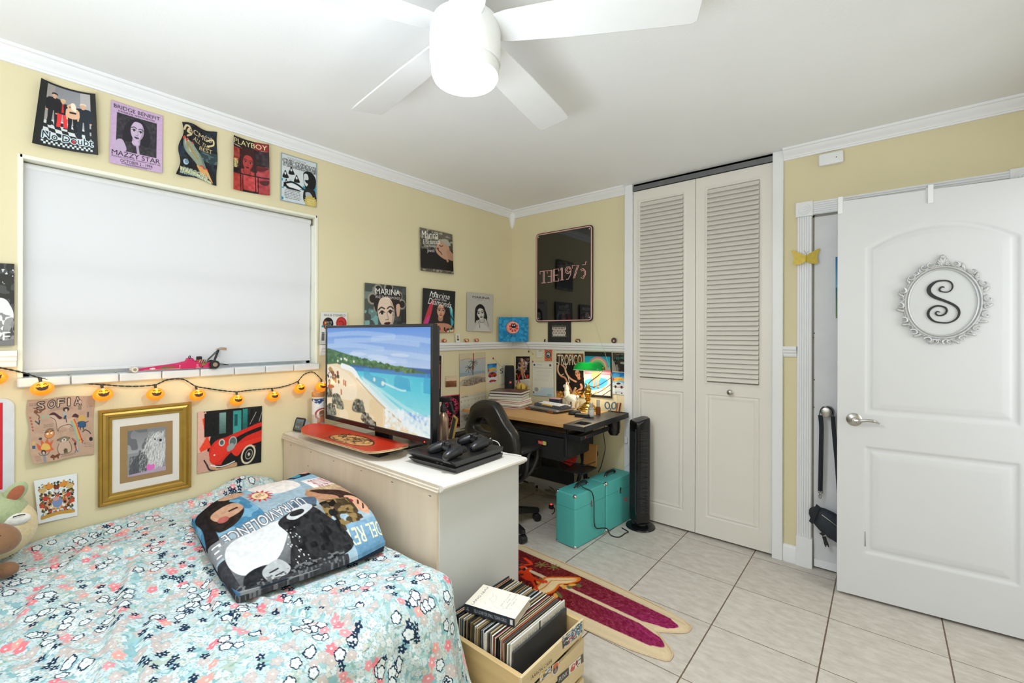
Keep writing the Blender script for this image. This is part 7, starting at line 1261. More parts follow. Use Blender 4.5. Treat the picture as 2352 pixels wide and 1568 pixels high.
# pale tied cable on the floor under the desk, plug with red light
q = Z(1233, 1124, .03); tt = thing('tied_cable', 'coil of pale cable tied with black on the floor under the desk', 'cable', (q.x, q.y, 0)); M_rope = mat('pale_cable', 'a8a08c', .7, var=.1)
g = random.Random(5)
for k in range(6):
    r = .12 + .012 * k; P = [(r * math.cos(a) * (1 + .05 * g.random()), .055 * math.sin(a) * (1 + .2 * g.random()), .010 + .009 * k * (.6 + .4 * math.sin(a * 2 + k)) + .012) for a in [i / 16 * 2 * PI for i in range(16)]]; obj('cable_loop', MB().tube(cr(P, 4, True), .0055, 7, True), M_rope, tt)
obj('cable_tie', MB().lathe([(.062, -.006), (.064, -.006), (.064, .006), (.062, .006)], 20, (0, 0, 0), sy=.5).at(Matrix()), M_bk, tt); tt.children[-1].matrix_basis = Matrix.Translation((.0, 0, .034)) @ Matrix.Rotation(PI / 2, 4, 'Y') @ Matrix.Scale(.5, 4)
q = Z(1266, 1162, .02); tt = thing('plug_adapter', 'black plug with a tiny red light on the floor by the cases', 'plug', (q.x, q.y, .0004)); obj('plug', MB().box((-.016, -.012, 0), (.016, .012, .03)), M_bk, tt, .003); obj('indicator', MB().box((-.005, -.005, .03), (.005, .005, .036)), mat('red_led', 'ff3030', .3, emit='ff2020', es=3), tt); obj('flex', MB().tube(cr([(.016, 0, .014), (.04, -.01, .012), (.06, -.05, .004), (.07, -.09, .004)], 5), .0028, 6), M_cab, tt)
# ================================================================== GAMING CHAIR
M_lea = mat('black_leather', '221f1b', .34, var=.08, scale=60, bump=.05); M_leb = mat('charcoal_leather', '2b2a29', .36, var=.06, scale=60, bump=.05); M_nyl = mat('black_nylon', '1d1d1f', .4, var=.05)
CB = Vector((.50, -.80, 0)); t = thing('gaming_chair', 'black leather gaming chair with a hole in its backrest facing the desk', 'chair', CB); yb_ = -1.0
out = [(1090, 925), (1104, 920), (1120, 921), (1135, 930), (1146, 948), (1155, 966), (1166, 983), (1178, 1000), (1183, 1025), (1184, 1055), (1180, 1085), (1160, 1100), (1110, 1100), (1085, 1085), (1076, 1055), (1074, 1025), (1069, 1000), (1066, 984), (1071, 966), (1077, 948), (1080, 934)]
op = [B(x, y, yb_) for x, y in out]; ol = [(p.x - CB.x, p.z) for p in op]; ol = [(p.x, p.y) for p in cr([(a, b, 0) for a, b in ol], 4, True)]
hp = [B(x, y, yb_) for x, y in ((1088, 972), (1094, 963), (1104, 960), (1114, 964), (1120, 974), (1127, 984), (1127, 992), (1116, 993), (1100, 989), (1090, 982))]; hl = [(p.x - CB.x, p.z) for p in hp]; hl = [(p.x, p.y) for p in cr([(a, b, 0) for a, b in hl], len(ol) // 10 + 1, True)]
hc = Vector((sum(p[0] for p in hl) / len(hl), sum(p[1] for p in hl) / len(hl)))
def polar(P, c, n):                                                  # resample an outline by angle about c
    out_ = []
    for i in range(n):
        a = i / n * 2 * PI; d = Vector((math.cos(a), math.sin(a))); best = None
        for (x0, y0), (x1, y1) in zip(P, P[1:] + P[:1]):
            ex, ey = x1 - x0, y1 - y0; det = d.x * -ey + d.y * ex
            if abs(det) < 1e-12: continue
            rx, ry = x0 - c.x, y0 - c.y; tt_ = (rx * -ey + ry * ex) / det; s_ = (d.x * ry - d.y * rx) / det
            if tt_ > 0 and -1e-6 <= s_ <= 1 + 1e-6: best = tt_ if best is None else max(best, tt_)
        out_.append((c.x + d.x * best, c.y + d.y * best))
    return out_
n = 72; oo, hh = polar(ol, hc, n), polar(hl, hc, n); y0 = yb_ - CB.y; R = []
def mixr(k, y): return [(a[0] * k + b[0] * (1 - k), y + .10 * max(0, .62 - (a[1] * k + b[1] * (1 - k))) ** 1 * 0, a[1] * k + b[1] * (1 - k)) for a, b in zip(oo, hh)]
for k, y in ((.0, .012), (.02, .002), (.10, -.006), (.5, -.012), (.88, -.006), (.96, .002), (1.0, .016), (1.0, .05), (.96, .066), (.85, .074), (.5, .078), (.1, .07), (.02, .062), (.0, .05)): R.append(mixr(k, y0 + y))
obj('backrest', MB().rings(R, closed=True), M_lea, t, ang=50)
R = [[(x, y0 + .033 + .03 * math.cos(a) * 0, z) for x, z in oo] for a in (0,)]
P = [(x, y0 + .020, z) for x, z in mixr(1.0, 0) and [(a[0], a[1]) for a in oo]]; obj('piping', MB().tube(P, .0035, 6, True), M_leb, t)
obj('seat', MB().soft(rrect(.50, .48, .10, 6, -.0, .06), .40, .50, .04), M_lea, t); obj('seat_pan', MB().box((-.2, -.15, .375), (.2, .25, .40)), M_nyl, t, .005)
obj('gas_post', MB().cyl((0, .03, .10), (0, .03, .38), .025, n=18), M_nyl, t)
for k in range(5):
    a = math.radians(58 + 72 * k); e = Vector((math.cos(a), math.sin(a), 0)); lg = obj('base_leg', MB().rings([[Vector((0, .03, 0)) + e * r + Vector((-e.y, e.x, 0)) * w * s + Vector((0, 0, z)) for s, z in ((-1, z0), (1, z0), (.8, z1), (-.8, z1))] for r, w, z0, z1 in ((.02, .03, .09, .135), (.16, .026, .075, .118), (.30, .020, .062, .095), (.325, .016, .064, .09))]), M_nyl, t, .003)
    cc = Vector((0, .03, 0)) + e * .31; w_ = obj('caster', MB().cyl(cc + Vector((-e.y, e.x, 0)) * .022 + Vector((0, 0, .028)), cc + Vector((e.y, -e.x, 0)) * .022 + Vector((0, 0, .028)), .0275, n=20), M_nyl, lg, .003); 
obj('back_bracket', MB().tube(cr([(0, -.02, .39), (0, -.16, .40), (0, y0 + .06, .46), (0, y0 + .02, .56)], 5), .022, 12), M_nyl, t)
for e in (-1, 1):
    ar = obj('armrest_bracket', MB().tube(cr([(e * .20, -.02, .385), (e * .27, -.02, .395), (e * .315, -.03, .46), (e * .32, -.02, .555), (e * .315, .02, .592)], 6), [.017] * 25, 12).tube(cr([(e * .27, -.01, .40), (e * .30, .04, .44), (e * .318, .08, .52), (e * .318, .085, .585)], 5), .014, 10), M_nyl, t)
    obj('arm_pad', MB().at(xf((e * .318, -.01, 0))).soft(rrect(.075, .24, .034, 5), .588, .616, .012), M_nyl, ar)
obj('tilt_lever', MB().tube(cr([(.10, .02, .37), (.2, .04, .365), (.27, .05, .36)], 3), .006, 8), M_nyl, t); obj('tension_knob', MB().cyl((.12, -.08, .33), (.12, -.11, .33), .022, n=16), M_nyl, t)
# ================================================================== CEILING FAN
FX, FY = 1.614, -2.148; t = thing('ceiling_fan', 'white five-bladed ceiling fan with lit round lamp', 'ceiling fan', (FX, FY, RH)); M_fan = mat('fan_white', 'e9eaec', .35, var=.01)
obj('canopy', MB().lathe([(.002, -.0005), (.075, -.0005), (.075, -.02), (.06, -.06), (.03, -.075), (.002, -.075)], 40), M_fan, t); obj('downrod', MB().cyl((0, 0, -.18), (0, 0, -.07), .014), M_fan, t)
obj('motor_housing', MB().lathe([(.02, -.155), (.075, -.158), (.100, -.168), (.106, -.180), (.106, -.285), (.104, -.289), (.100, -.290), (.100, -.296), (.002, -.296)], 56), M_fan, t)
obj('lamp_ring', MB().lathe([(.098, -.294), (.1015, -.295), (.1015, -.318), (.099, -.326), (.094, -.328), (.094, -.294)], 56), M_fan, t)
M_lens = mat('fan_lamp_lens', 'fdfdf8', .4, var=0, emit='fbfcff', es=5)
fl = bpy.data.lights.new('fan_lamp_light', 'POINT'); fl.energy = 2.5; fl.color = (.90, .95, 1); fl.shadow_soft_size = .09; flo = bpy.data.objects.new('fan_lamp_light', fl); C.objects.link(flo); flo.location = (FX, FY, RH - .55)
fd = bpy.data.lights.new('fan_lamp_disk', 'AREA'); fd.shape = 'DISK'; fd.size = .17; fd.energy = 11; fd.color = (.90, .95, 1); fdo = bpy.data.objects.new('fan_lamp_disk', fd); C.objects.link(fdo); fdo.location = (FX, FY, RH - .352)
obj('lamp_lens', MB().lathe([(.0935, -.305), (.0955, -.325), (.093, -.336), (.08, -.342), (.05, -.346), (.002, -.347)], 56), M_lens, t)
for k in range(5):
    a = math.radians(29.0 + 72 * k); Mb = Matrix.Translation((0, 0, -.190)) @ Matrix.Rotation(a, 4, 'Z') @ Matrix.Rotation(math.radians(-11), 4, 'X')
    R = [[(x, s * w, z) for s, z in ((-1, -.003), (1, -.003), (1, .003), (-1, .003))] for x, w in ((.085, .042), (.13, .052), (.30, .062), (.60, .069), (.655, .069), (.668, .060))]; b = obj('blade', MB().at(Mb).rings(R), mat('blade_white', 'e4e5e6', .3, var=.015), t, .0015)
    obj('blade_iron', MB().at(Mb).box((.07, -.03, .003), (.17, .03, .008)), M_fan, b, .001)
# ================================================================== PUMPKIN STRING LIGHTS
px = [(-12, 868), (97, 892), (237, 906), (357, 905), (454, 907), (544, 919), (628, 910), (689, 892), (737, 888)]
M_pk = mat('lit_pumpkin', 'f08a1e', .35, var=.03, emit='ff8a14', es=.55); M_pkb = mat('pumpkin_bulb', 'fff0c0', .4, emit='ffe2a0', es=5); M_face = mat('pumpkin_face', '2a1712', .6); M_grn = mat('string_green', '1d2a26', .6)
sl_ = thing('string_lights', 'string of glowing orange jack-o-lantern lights across the wall under the window', 'string lights', (.03, -2.4, 1.1))
def pumpkin(p, sc, tilt):
    rr_ = lambda a, b: 1 + .05 * math.cos(b * 8) * math.sin(a); o = obj('pumpkin', MB().at(Matrix.Translation(p) @ Matrix.Rotation(tilt, 4, 'X')).sph((0, 0, 0), (.023 * sc, .028 * sc, .0235 * sc), 32, 16, rr_), M_pk, sl_, world=True)
    Mt = Matrix.Translation(p) @ Matrix.Rotation(tilt, 4, 'X') @ Matrix.Rotation(-.30, 4, 'Y')
    def fp(y, z): k = max(0, 1 - (y / .028) ** 2 - (z / .0235) ** 2); return ((.0232 * math.sqrt(k) + .0016) * sc, y * sc, z * sc)
    def patch(P2): c_ = (sum(q[0] for q in P2) / len(P2), sum(q[1] for q in P2) / len(P2)); mb = MB().at(Mt); n_ = len(P2); V = [fp(*c_)] + [fp(*q) for q in P2]; mb.add(V + [(v[0] - .002, v[1], v[2]) for v in V], [(0, 1 + i, 1 + (i + 1) % n_) for i in range(n_)] + [(1 + i, n_ + 2 + i, n_ + 2 + (i + 1) % n_, 1 + (i + 1) % n_) for i in range(n_)]); return mb
    obj('mouth', patch([(-.016, .0035), (-.011, .0005), (-.006, .002), (-.002, -.002), (.003, .001), (.008, -.001), (.011, .002), (.0165, .005), (.012, -.007), (.006, -.0105), (0, -.0115), (-.006, -.0105), (-.012, -.007)]), M_face, o, world=True)
    for e in (-1, 1): obj('eye', MB().at(Mt).tube(cr([fp(e * .004, .0075), fp(e * .008, .0115), fp(e * .012, .0075)], 4), .0012, 6), M_face, o, world=True)
    obj('bulb', MB().at(Mt).sph((.0150 * sc, .0, .0155 * sc), (.0038, .0045, .0038), 12, 8), M_pkb, o, world=True); obj('socket', MB().at(Mt).cyl((0, 0, .021 * sc), (0, 0, .038 * sc), .0045, .0055, 10), M_grn, o, world=True)
    pl = bpy.data.lights.new('pumpkin_glow', 'POINT'); pl.energy = .08; pl.color = (1, .55, .16); pl.shadow_soft_size = .01; lo = bpy.data.objects.new('pumpkin_glow', pl); C.objects.link(lo); lo.location = Vector(p) + Vector((.045, 0, .03)); return Mt @ Vector((0, 0, .038 * sc))
tops = [pumpkin(L(x, y, .036), 1.16, math.radians(g_)) for (x, y), g_ in zip(px, (6, 8, 4, -3, 5, -4, 3, 8, -14))]
pts = []
for i, q in enumerate(tops):
    pts.append(q)
    if i < len(tops) - 1:
        r = tops[i + 1]; m = (q + r) / 2; sag = (.004, -.004, -.008, .030, -.004, .000, -.01, .045)[i]; pts.append(q.lerp(r, .30) + Vector((-.012, 0, sag * .8))); pts.append(q.lerp(r, .68) + Vector((-.012, 0, sag)))
for p in pts: p.x = max(p.x, .012)
pts = cr(pts, 10)
for s in (0, PI):
    P = [];
    for i, p in enumerate(pts): a = i * .9 + s; P.append(p + Vector((.0019 * math.cos(a), 0, .0019 * math.sin(a))))
    obj('twisted_wire', MB().tube(P, .0017, 6), M_grn, sl_, world=True)
# ================================================================== DRAGSTER ON THE SILL
zs = 1.1685; a_, b_2 = L(300, 866, .004), L(510, 853, .004); t = thing('model_dragster', 'magenta model dragster with a tall rear wing on the window sill', 'model car', (.008, (a_.y + b_2.y) / 2, zs), PI / 2); ln_ = b_2.y - a_.y
ml, mk, mw_, mt_ = mat('magenta_paint', 'c4205c', .25, var=.05), mat('tyre_black', '1a1a1b', .7), mat('wheel_white', 'd6d3c8', .4), mat('gold_grey', 'a8937c', .4, .5)
H = ln_ / 2; X = lambda f: -H + ln_ * f
bod = [(X(.05), .006, .012), (X(.12), .008, .018), (X(.45), .013, .033), (X(.56), .016, .042), (X(.58), .017, .056), (X(.64), .017, .056), (X(.66), .017, .044), (X(.74), .016, .034)]
obj('body', MB().rings([[(x, -w, .006), (x, w, .006), (x, w, h * .85), (x, w * .6, h), (x, -w * .6, h), (x, -w, h * .85)] for x, w, h in bod]), ml, t, .001)
c = Cv(160, 26, 'c4205c'); c.text('MAC', .62, .2, .75, .75, 'efe6ea', .04); c.blob([(.28, .5), (.36, .3), (.5, .4), (.55, .7), (.3, .8)], '6a6a34'); c.blob([(.28, .6), (.36, .45), (.4, .8)], '2f7a44'); c.ell(.15, .6, .05, .3, 'e6c9d2'); c.rect(0, .9, 1, 1, 'e6d3b0'); c.lines(.8, .3, .98, .8, 3, 'efd3dc', 1, .01)
me = sheet_mesh('side_decal', c.done(), lambda U, V: (np.stack([X(.12) + (X(.72) - X(.12)) * U, 0 * U - (.009 + .0085 * U), .008 + (.010 + .016 * U) * (1 - V)], -1), np.array([0, -1., 0])), P_GLOSS, .0003); o = bpy.data.objects.new('side_decal', me); C.objects.link(o); o.parent = t
for e in (-1, 1):
    for x, r, w in ((X(.03), .0125, .005), (X(.885), .0205, .016)):
        y0_ = .016 if r < .02 else .018; wl = obj('wheel', MB().cyl((x, e * y0_, r), (x, e * (y0_ + w), r), r, n=24), mk if r > .015 else mw_, t, .001); obj('hub', MB().cyl((x, e * (y0_ + w), r), (x, e * (y0_ + w + .001), r), r * .5, n=18), mt_, wl)
obj('front_axle', MB().cyl((X(.03), -.016, .0125), (X(.03), .016, .0125), .002, n=8), M_frm, t); obj('rear_axle', MB().cyl((X(.885), -.018, .0205), (X(.885), .018, .0205), .003, n=8), M_frm, t)
obj('front_wing', MB().box((X(-.03), -.02, .004), (X(.015), .02, .007)), mt_, t); obj('roll_cage', MB().tube(cr([(X(.6), -.012, .05), (X(.615), -.010, .064), (X(.615), .010, .064), (X(.6), .012, .05)], 4), .002, 6), M_frm, t)
obj('engine', MB().box((X(.67), -.012, .012), (X(.80), .012, .042)), mat('engine_gold', '8d7a4a', .4, .6, var=.3, scale=200), t, .003); obj('rocker_cover', MB().box((X(.69), -.0135, .034), (X(.78), .0135, .046)), mat('rocker_red', 'c4402c', .4), t, .002); obj('air_scoop', MB().box((X(.69), -.009, .046), (X(.75), .009, .062)), M_frm, t, .003)
for k in range(4): obj('header_pipe', MB().tube(cr([(X(.70 + k * .026), -.012, .03), (X(.71 + k * .026), -.02, .036), (X(.72 + k * .026), -.024, .048)], 3), .0028, 8), M_steel, t)
obj('rear_pod', MB().rings([[(x, -w, .006), (x, w, .006), (x, w * .8, h), (x, -w * .8, h)] for x, w, h in ((X(.76), .014, .024), (X(.86), .015, .034), (X(.9), .012, .03))]), ml, t, .001)
for e in (-1, 1): obj('wing_strut', MB().tube([(X(.80), e * .008, .036), (X(.955), e * .010, .092)], .0018, 6), M_frm, t); obj('wing_post', MB().tube([(X(.90), e * .008, .036), (X(.955), e * .008, .096)], .003, 6), M_frm, t)
obj('rear_wing', MB().rings([[(x, y, z) for x, z in ((X(.93), .093), (X(1.0), .104), (X(1.03), .102), (X(1.03), .088), (X(1.0), .090))] for y in (-.028, .028)]), mt_, t, .001); obj('wheelie_bar', MB().tube([(X(.9), 0, .018), (X(1.08), 0, .014)], .0018, 6).tube([(X(.9), 0, .028), (X(1.08), 0, .014)], .0015, 6), M_frm, t)
# ================================================================== FRAMED DOG PHOTO
co = [L(*q, .02) for q in ((225.8, 944.8), (440, 922), (439.4, 1119), (226.6, 1165))]; ctr = sum(co, Vector()) / 4; fw_ = ((co[1].y - co[0].y) + (co[2].y - co[3].y)) / 2; fh_ = ((co[0].z - co[3].z) + (co[1].z - co[2].z)) / 2
t = thing('picture_frame', 'gilt-framed black and white photo of a shaggy dog on the wall above the bed', 'picture', (.002, ctr.y, ctr.z)); M_gilt = mat('antique_gilt', 'b08f45', .38, .75, var=.12, scale=30)
prof = [(0, .0), (0, .018), (.004, .022), (.010, .021), (.014, .016), (.022, .019), (.030, .017), (.036, .011), (.044, .010), (.046, .004), (.046, 0)]
R = []
for d, h in prof: R.append([(h, s * (fw_ / 2 - d), u * (fh_ / 2 - d)) for s, u in ((-1, -1), (1, -1), (1, 1), (-1, 1))])
mb = MB(); n_ = len(R)
for i in range(n_ - 1): mb.add(R[i] + R[i + 1], [(j, (j + 1) % 4, 4 + (j + 1) % 4, 4 + j) for j in range(4)])
obj('gilt_moulding', mb, M_gilt, t, ang=25)
iw, ih = fw_ / 2 - .045, fh_ / 2 - .045; obj('mat_board', MB().box((.001, -iw, -ih), (.005, iw, ih)), mat('mat_board', 'dedad2', .8, var=.02), t)
obj('inner_mat', MB().box((.0052, -fw_ * .285, -fh_ * .305), (.0060, fw_ * .285, fh_ * .305)), mat('tan_mat', '9a7d55', .8, var=.03), t)
c = Cv(130, 160, '8e9094'); c.grad(0, 0, 1, .5, '7c7e84', 'a2a4a8'); c.mottle('6a6c72', .55, 20, 4, 0, 0, .5, .6); g = random.Random(2)
c.blob([(.3, .9), (.28, .6), (.45, .4), (.6, .2), (.8, .1), (.95, .25), (.98, .5), (.92, .8), (.8, .95)], 'c2c3c4'); c.blob([(.05, .95), (.15, .65), (.4, .5), (.5, .6), (.45, .98)], '55575c')
for _ in range(700):
    x, y = g.uniform(.3, .98), g.uniform(.08, .95)
    if x < .3 + .5 * (.6 - y) * 1.0: continue
    q = g.choice(['e8e8e8', 'd2d3d4', '9a9b9e', '74767a', 'f2f2f2']); c.line([(x, y), (x - g.uniform(.0, .05), y + g.uniform(.03, .1))], .008, q, .9)
for _ in range(200): x, y = g.uniform(.05, .5), g.uniform(.55, .98); c.line([(x, y), (x - .02, y + .06)], .008, g.choice(['3f4146', '6c6e74', '4c4e54']))
c.ell(.85, .3, .035, .03, '1f2023'); c.ell(.7, .26, .02, .018, '2b2c30'); c.blob([(.48, .84), (.54, .79), (.6, .82), (.66, .8), (.7, .86), (.62, .95), (.52, .95)], 'e070c0'); c.blob([(.0, .96), (.6, .93), (1, .9), (1, 1), (0, 1)], 'b0a0b4')
me = sheet_mesh('dog_photo', c.done(), lambda U, V: (np.stack([0 * U + .0064, (U - .5) * fw_ * .415, (.5 - V) * fh_ * .50], -1), np.array([1., 0, 0])), P_GLOSS, .0003); o = bpy.data.objects.new('dog_photo', me); C.objects.link(o); o.parent = t
# ---- red board with a white rounded border at the left edge
a_, b_2 = L(37, 913, .01), L(33, 1128, .01); t = thing('metal_sign', 'red sign with white rounded border at the far left of the wall', 'sign', (.002, b_2.y - .15, (a_.z + b_2.z) / 2)); sh_ = a_.z - b_2.z
obj('plate', MB().at(Matrix.Rotation(PI / 2, 4, 'Z') @ Matrix.Rotation(PI / 2, 4, 'X')).prism(rrect(.30, sh_, .035, 6), 0, .004), mat('sign_white', 'd9dde3', .35), t)
c = Cv(90, 130, 'd2283a'); c.ell(.66, .78, .30, .2, 'e89a70'); c.ell(.66, .78, .26, .17, '3a2a3a'); 
for i in range(4): c.rect(.86, .05 + i * .055, .91, .085 + i * .055, 'e9c4b4'); c.rect(.872, .06 + i * .055, .898, .075 + i * .055, 'd2283a')
c.line([(.1, .9), (.5, .85)], .02, 'e9c4b4')
me = sheet_mesh('sign_print', c.done(), lambda U, V: (np.stack([0 * U + .0046, -.125 + .245 * U, (.5 - V) * (sh_ - .03)], -1), np.array([1., 0, 0])), P_GLOSS, .0003); o = bpy.data.objects.new('sign_print', me); C.objects.link(o); o.parent = t
# ================================================================== NEON SIGN, CANVAS AND TRINKETS
co = [B(*q, -.02) for q in ((1230.7, 537), (1361.7, 516), (1361, 737.5), (1230.7, 740))]; ctr = sum(co, Vector()) / 4; nw, nh = (co[1].x - co[0].x + co[2].x - co[3].x) / 2, (co[0].z - co[3].z + co[1].z - co[2].z) / 2
t = thing('neon_sign', 'black mirrored sign with pink tube border and lettering on the back wall', 'sign', (ctr.x, -.002, ctr.z)); M_acr = mat('black_acrylic', '08090a', .03, var=0, spec=.9); M_tube = mat('pink_tube', 'e8b0aa', .35, var=.02)
Mx = Matrix.Rotation(PI / 2, 4, 'X'); obj('acrylic_panel', MB().at(Mx).prism(rrect(nw, nh, .03, 6), .010, .018), M_acr, t, .001)
obj('wall_spacer', MB().at(Mx).prism(rrect(nw * .6, nh * .6, .02, 4), 0, .0102), M_bk, t)
obj('border_tube', MB().at(Mx).tube([(x, y, .0195) for x, y in rrect(nw - .022, nh - .022, .022, 6)], .0042, 8, True), M_tube, t)
for sx_ in (-1, 1):
    for sy_ in (-1, 1): obj('stand_off', MB().at(Mx).lathe([(.006, .018), (.006, .021), (.002, .0225)], 16, (sx_ * (nw / 2 - .028), sy_ * (nh / 2 - .03), 0)), M_chr, t)
ls = {'T': [[(-.5, .78), (-.5, 1), (.5, 1), (.5, .78)], [(-.06, .98), (-.06, 0)], [(.08, .98), (.08, 0)], [(-.3, 0), (.3, 0)]], 'H': [[(-.4, 1), (.34, 1)], [(.2, 1), (.2, 0)], [(.34, 1), (.34, 0)], [(-.4, 0), (.34, 0)], [(-.3, .5), (.2, .5)]], 'E': [[(.4, .8), (.4, 1), (-.34, 1), (-.34, 0), (.4, 0), (.4, .2)], [(-.2, 1), (-.2, 0)], [(-.2, .5), (.3, .5)]], '1': [[(-.3, .8), (-.1, 1), (.1, 1), (.1, 0)], [(-.05, .95), (-.05, 0)], [(-.3, 0), (.35, 0)]],
      '9': [[(.3, .62), (.1, .45), (-.15, .45), (-.35, .6), (-.35, .85), (-.15, 1), (.15, 1), (.35, .8), (.3, .35), (.0, 0), (-.25, 0)], [(.2, .62), (.0, .55), (-.2, .7), (-.1, .9), (.12, .9), (.22, .75)]], '7': [[(-.4, .78), (-.4, 1), (.4, 1), (-.1, 0), (-.3, 0)], [(.24, .98), (-.22, .05)]], '5': [[(.45, 1.2), (.3, 1.2), (.3, 1.0), (-.1, 1.0)], [(-.3, .62), (0, .72), (.3, .5), (.3, .2), (.05, -.1), (-.25, .0)], [(-.2, .52), (.05, .6), (.18, .45), (.16, .2), (-.02, .02)]]}
x = -.86
for ch, wd, up in zip('THE1975', (.26, .22, .24, .20, .26, .26, .26), (0, 0, .02, .04, .05, .07, .06)):
    s_ = wd / .9; hh_ = .40; mb = MB().at(Mx)
    for P in ls[ch]: mb.tube([((x + wd / 2 + px_ * s_) * nw / 2 * .95, (-.02 + up * .6 + (py_ - .45) * hh_ * .55) * nh / 2 * 1.2 + .008, .0205) for px_, py_ in P], .0028, 6)
    obj('letter_tube', mb, M_tube, t); x += wd + .003
# small square canvas across the corner
q0, q1 = L(1146, 780, .036), B(1213, 780, -.036); d_ = (q1 - q0); d_.z = 0; cw_ = d_.length; zt_ = L(1146, 728, .036).z
t = thing('canvas_painting', 'blue canvas of a red grapefruit slice with legs across the room corner', 'painting', ((q0.x + q1.x) / 2, (q0.y + q1.y) / 2, 1.2755), math.atan2(d_.y, d_.x)); ch_ = zt_ - 1.2755
obj('stretcher', MB().box((-cw_ / 2, .0005, 0), (cw_ / 2, .014, ch_)), mat('canvas_edge', '2f6f96', .7), t, .001)
c = Cv(100, 80, '2489bd'); c.mottle('1f78aa', .5, 8, 3).mottle('3a9ccc', .62, 6, 5); c.ell(.46, .42, .22, .26, '2a2024'); c.ell(.46, .42, .21, .25, 'e08a80'); c.ell(.5, .42, .19, .235, 'e8a79a'); c.ell(.5, .42, .165, .2, 'e8c0b0')
for i in range(8): a = i * PI / 4 + .3; c.blob([(.5 + .05 * math.cos(a), .42 + .06 * math.sin(a)), (.5 + .15 * math.cos(a - .28), .42 + .18 * math.sin(a - .28)), (.5 + .15 * math.cos(a + .28), .42 + .18 * math.sin(a + .28))], 'd2382e')
c.ell(.5, .36, .09, .09, '23252f'); c.ell(.47, .33, .022, .027, 'f0f0f0'); c.ell(.53, .33, .022, .027, 'f0f0f0')
for xx in (.44, .55): c.line([(xx, .66), (xx, .78), (xx - .03, .79)], .014, '2a2024')
me = sheet_mesh('painted_face', c.done(), lambda U, V: (np.stack([(U - .5) * cw_, 0 * U - .0002, (1 - V) * ch_], -1), np.array([0, -1., 0])), P_MATT, .0006); o = bpy.data.objects.new('painted_face', me); C.objects.link(o); o.parent = t
# little things along the rail
def fboard(p, rz, col, label, cat='fingerboard'):
    t = thing('fingerboard', label, cat, p, rz, 'miniature skateboards on the chair rail'); M = Matrix.Translation((0, .0, .0165)) @ Matrix.Rotation(math.radians(78), 4, 'X'); c = Cv(50, 22, col); c.scatter(26, ['e9c27a', '26201f', 'd2452c', 'e8e0d2'], .09, len(label), .05, .1, .95, .9); Mn = np.array(M)
    P = rrect(.046, .026, .0128, 6); obj('deck', MB().at(M).prism(P, -.0015, .0015), mat('fb_' + col, col, .45, var=.2, scale=90), t)
    def f(U, V): sq = np.sqrt(np.clip(1 - (2 * V - 1) ** 2 * .9, 0, 1)); q = np.stack([(U - .5) * (.026 + .018 * sq), (.5 - V) * .024, 0 * U + .0018, 1 + 0 * U], -1) @ Mn.T; return q[..., :3], np.array([0, -1., 0])
    me = sheet_mesh('graphic', c.done(), f, P_GLOSS, .0002); o = bpy.data.objects.new('graphic', me); C.objects.link(o); o.parent = t
    for e in (-1, 1): obj('wheel', MB().at(M).cyl((e * .014, -.010, -.0045), (e * .014, .010, -.0045), .003, n=10), M_frm, t)
zr_ = 1.2755
for (px_, col, nm) in ((1020, 'c0483a', 'mini skateboard with yellow wheels nearest the television on the rail'), (1072, 'c9703a', 'orange patterned mini skateboard just right of the small white frame'), (1095, 'b5402f', 'red patterned mini skateboard, second right of the small white frame')):
    q = L(px_, 780, .018); fboard((.020, q.y, zr_), PI / 2, col, nm)
q = B(1327, 781, -.018); fboard((q.x, -.020, zr_), 0, '4a4036', 'dark mini skateboard right of the team photo on the rail')
q = L(1051, 778, .016); t = thing('small_frame', 'tiny white frame with a head portrait on the rail', 'photo', (.020, q.y, zr_), PI / 2); obj('frame_rim', MB().at(xf((0, 0, 0), 0, math.radians(-6))).box((-.021, -.003, 0), (.021, .003, .068)), mat('frame_white', 'e6e4de', .4), t, .001)
c = Cv(34, 50, 'c9c2b4'); c.face(.5, .42, .2, 'c9947a', '2a1d1a', 'a8604c', '3a2420', .1, 0, 1.05); c.blob([(.1, 1), (.2, .75), (.8, .75), (.9, 1)], '2b2b2e')
Mn2 = np.array(xf((0, 0, 0), 0, math.radians(-6)))
def f(U, V): q = np.stack([(U - .5) * .024, 0 * U - .0034, .058 - .042 * V, 1 + 0 * U], -1) @ Mn2.T; return q[..., :3], np.array([0, -1., 0])
me = sheet_mesh('portrait', c.done(), f, P_GLOSS, .0002); o = bpy.data.objects.new('portrait', me); C.objects.link(o); o.parent = t
q = B(1251, 780, -.018); t = thing('toy_figure', 'tiny black toy figure left of the team photo', 'toy', (q.x, -.018, zr_)); obj('body', MB().sph((0, 0, .008), (.007, .006, .008), 12, 8).sph((.001, 0, .019), (.0065, .006, .0065), 12, 8), M_bk, t); obj('eye_dot', MB().sph((-.001, -.0058, .020), (.0018, .0012, .0018), 8, 6), mat('bone_white', 'd9d6cc', .5), t)
q = B(1410.3, 774.9, -.012); t = thing('round_badge', 'round black and red badge standing at the right end of the rail', 'badge', (q.x, -.014, zr_)); rb = .021
Mr = Matrix.Translation((0, 0, rb)) @ Matrix.Rotation(math.radians(84), 4, 'X'); obj('disc', MB().at(Mr).cyl((0, 0, -.002), (0, 0, .002), rb, n=36), M_bk, t)
c = Cv(48, 48, '1f1f22'); c.ell(.5, .5, .48, .48, '1f1f22'); c.ell(.5, .5, .46, .46, 'b8a08a', 1, 0, .05); c.ell(.5, .5, .4, .4, 'a8302c', 1, 0, .14); c.ell(.5, .52, .28, .3, '26242a'); c.blob([(.34, .5), (.5, .36), (.66, .5), (.6, .72), (.4, .72)], 'd9d4cc'); c.ell(.43, .5, .05, .05, '26242a'); c.ell(.57, .5, .05, .05, '26242a')
Mn3 = np.array(Mr)
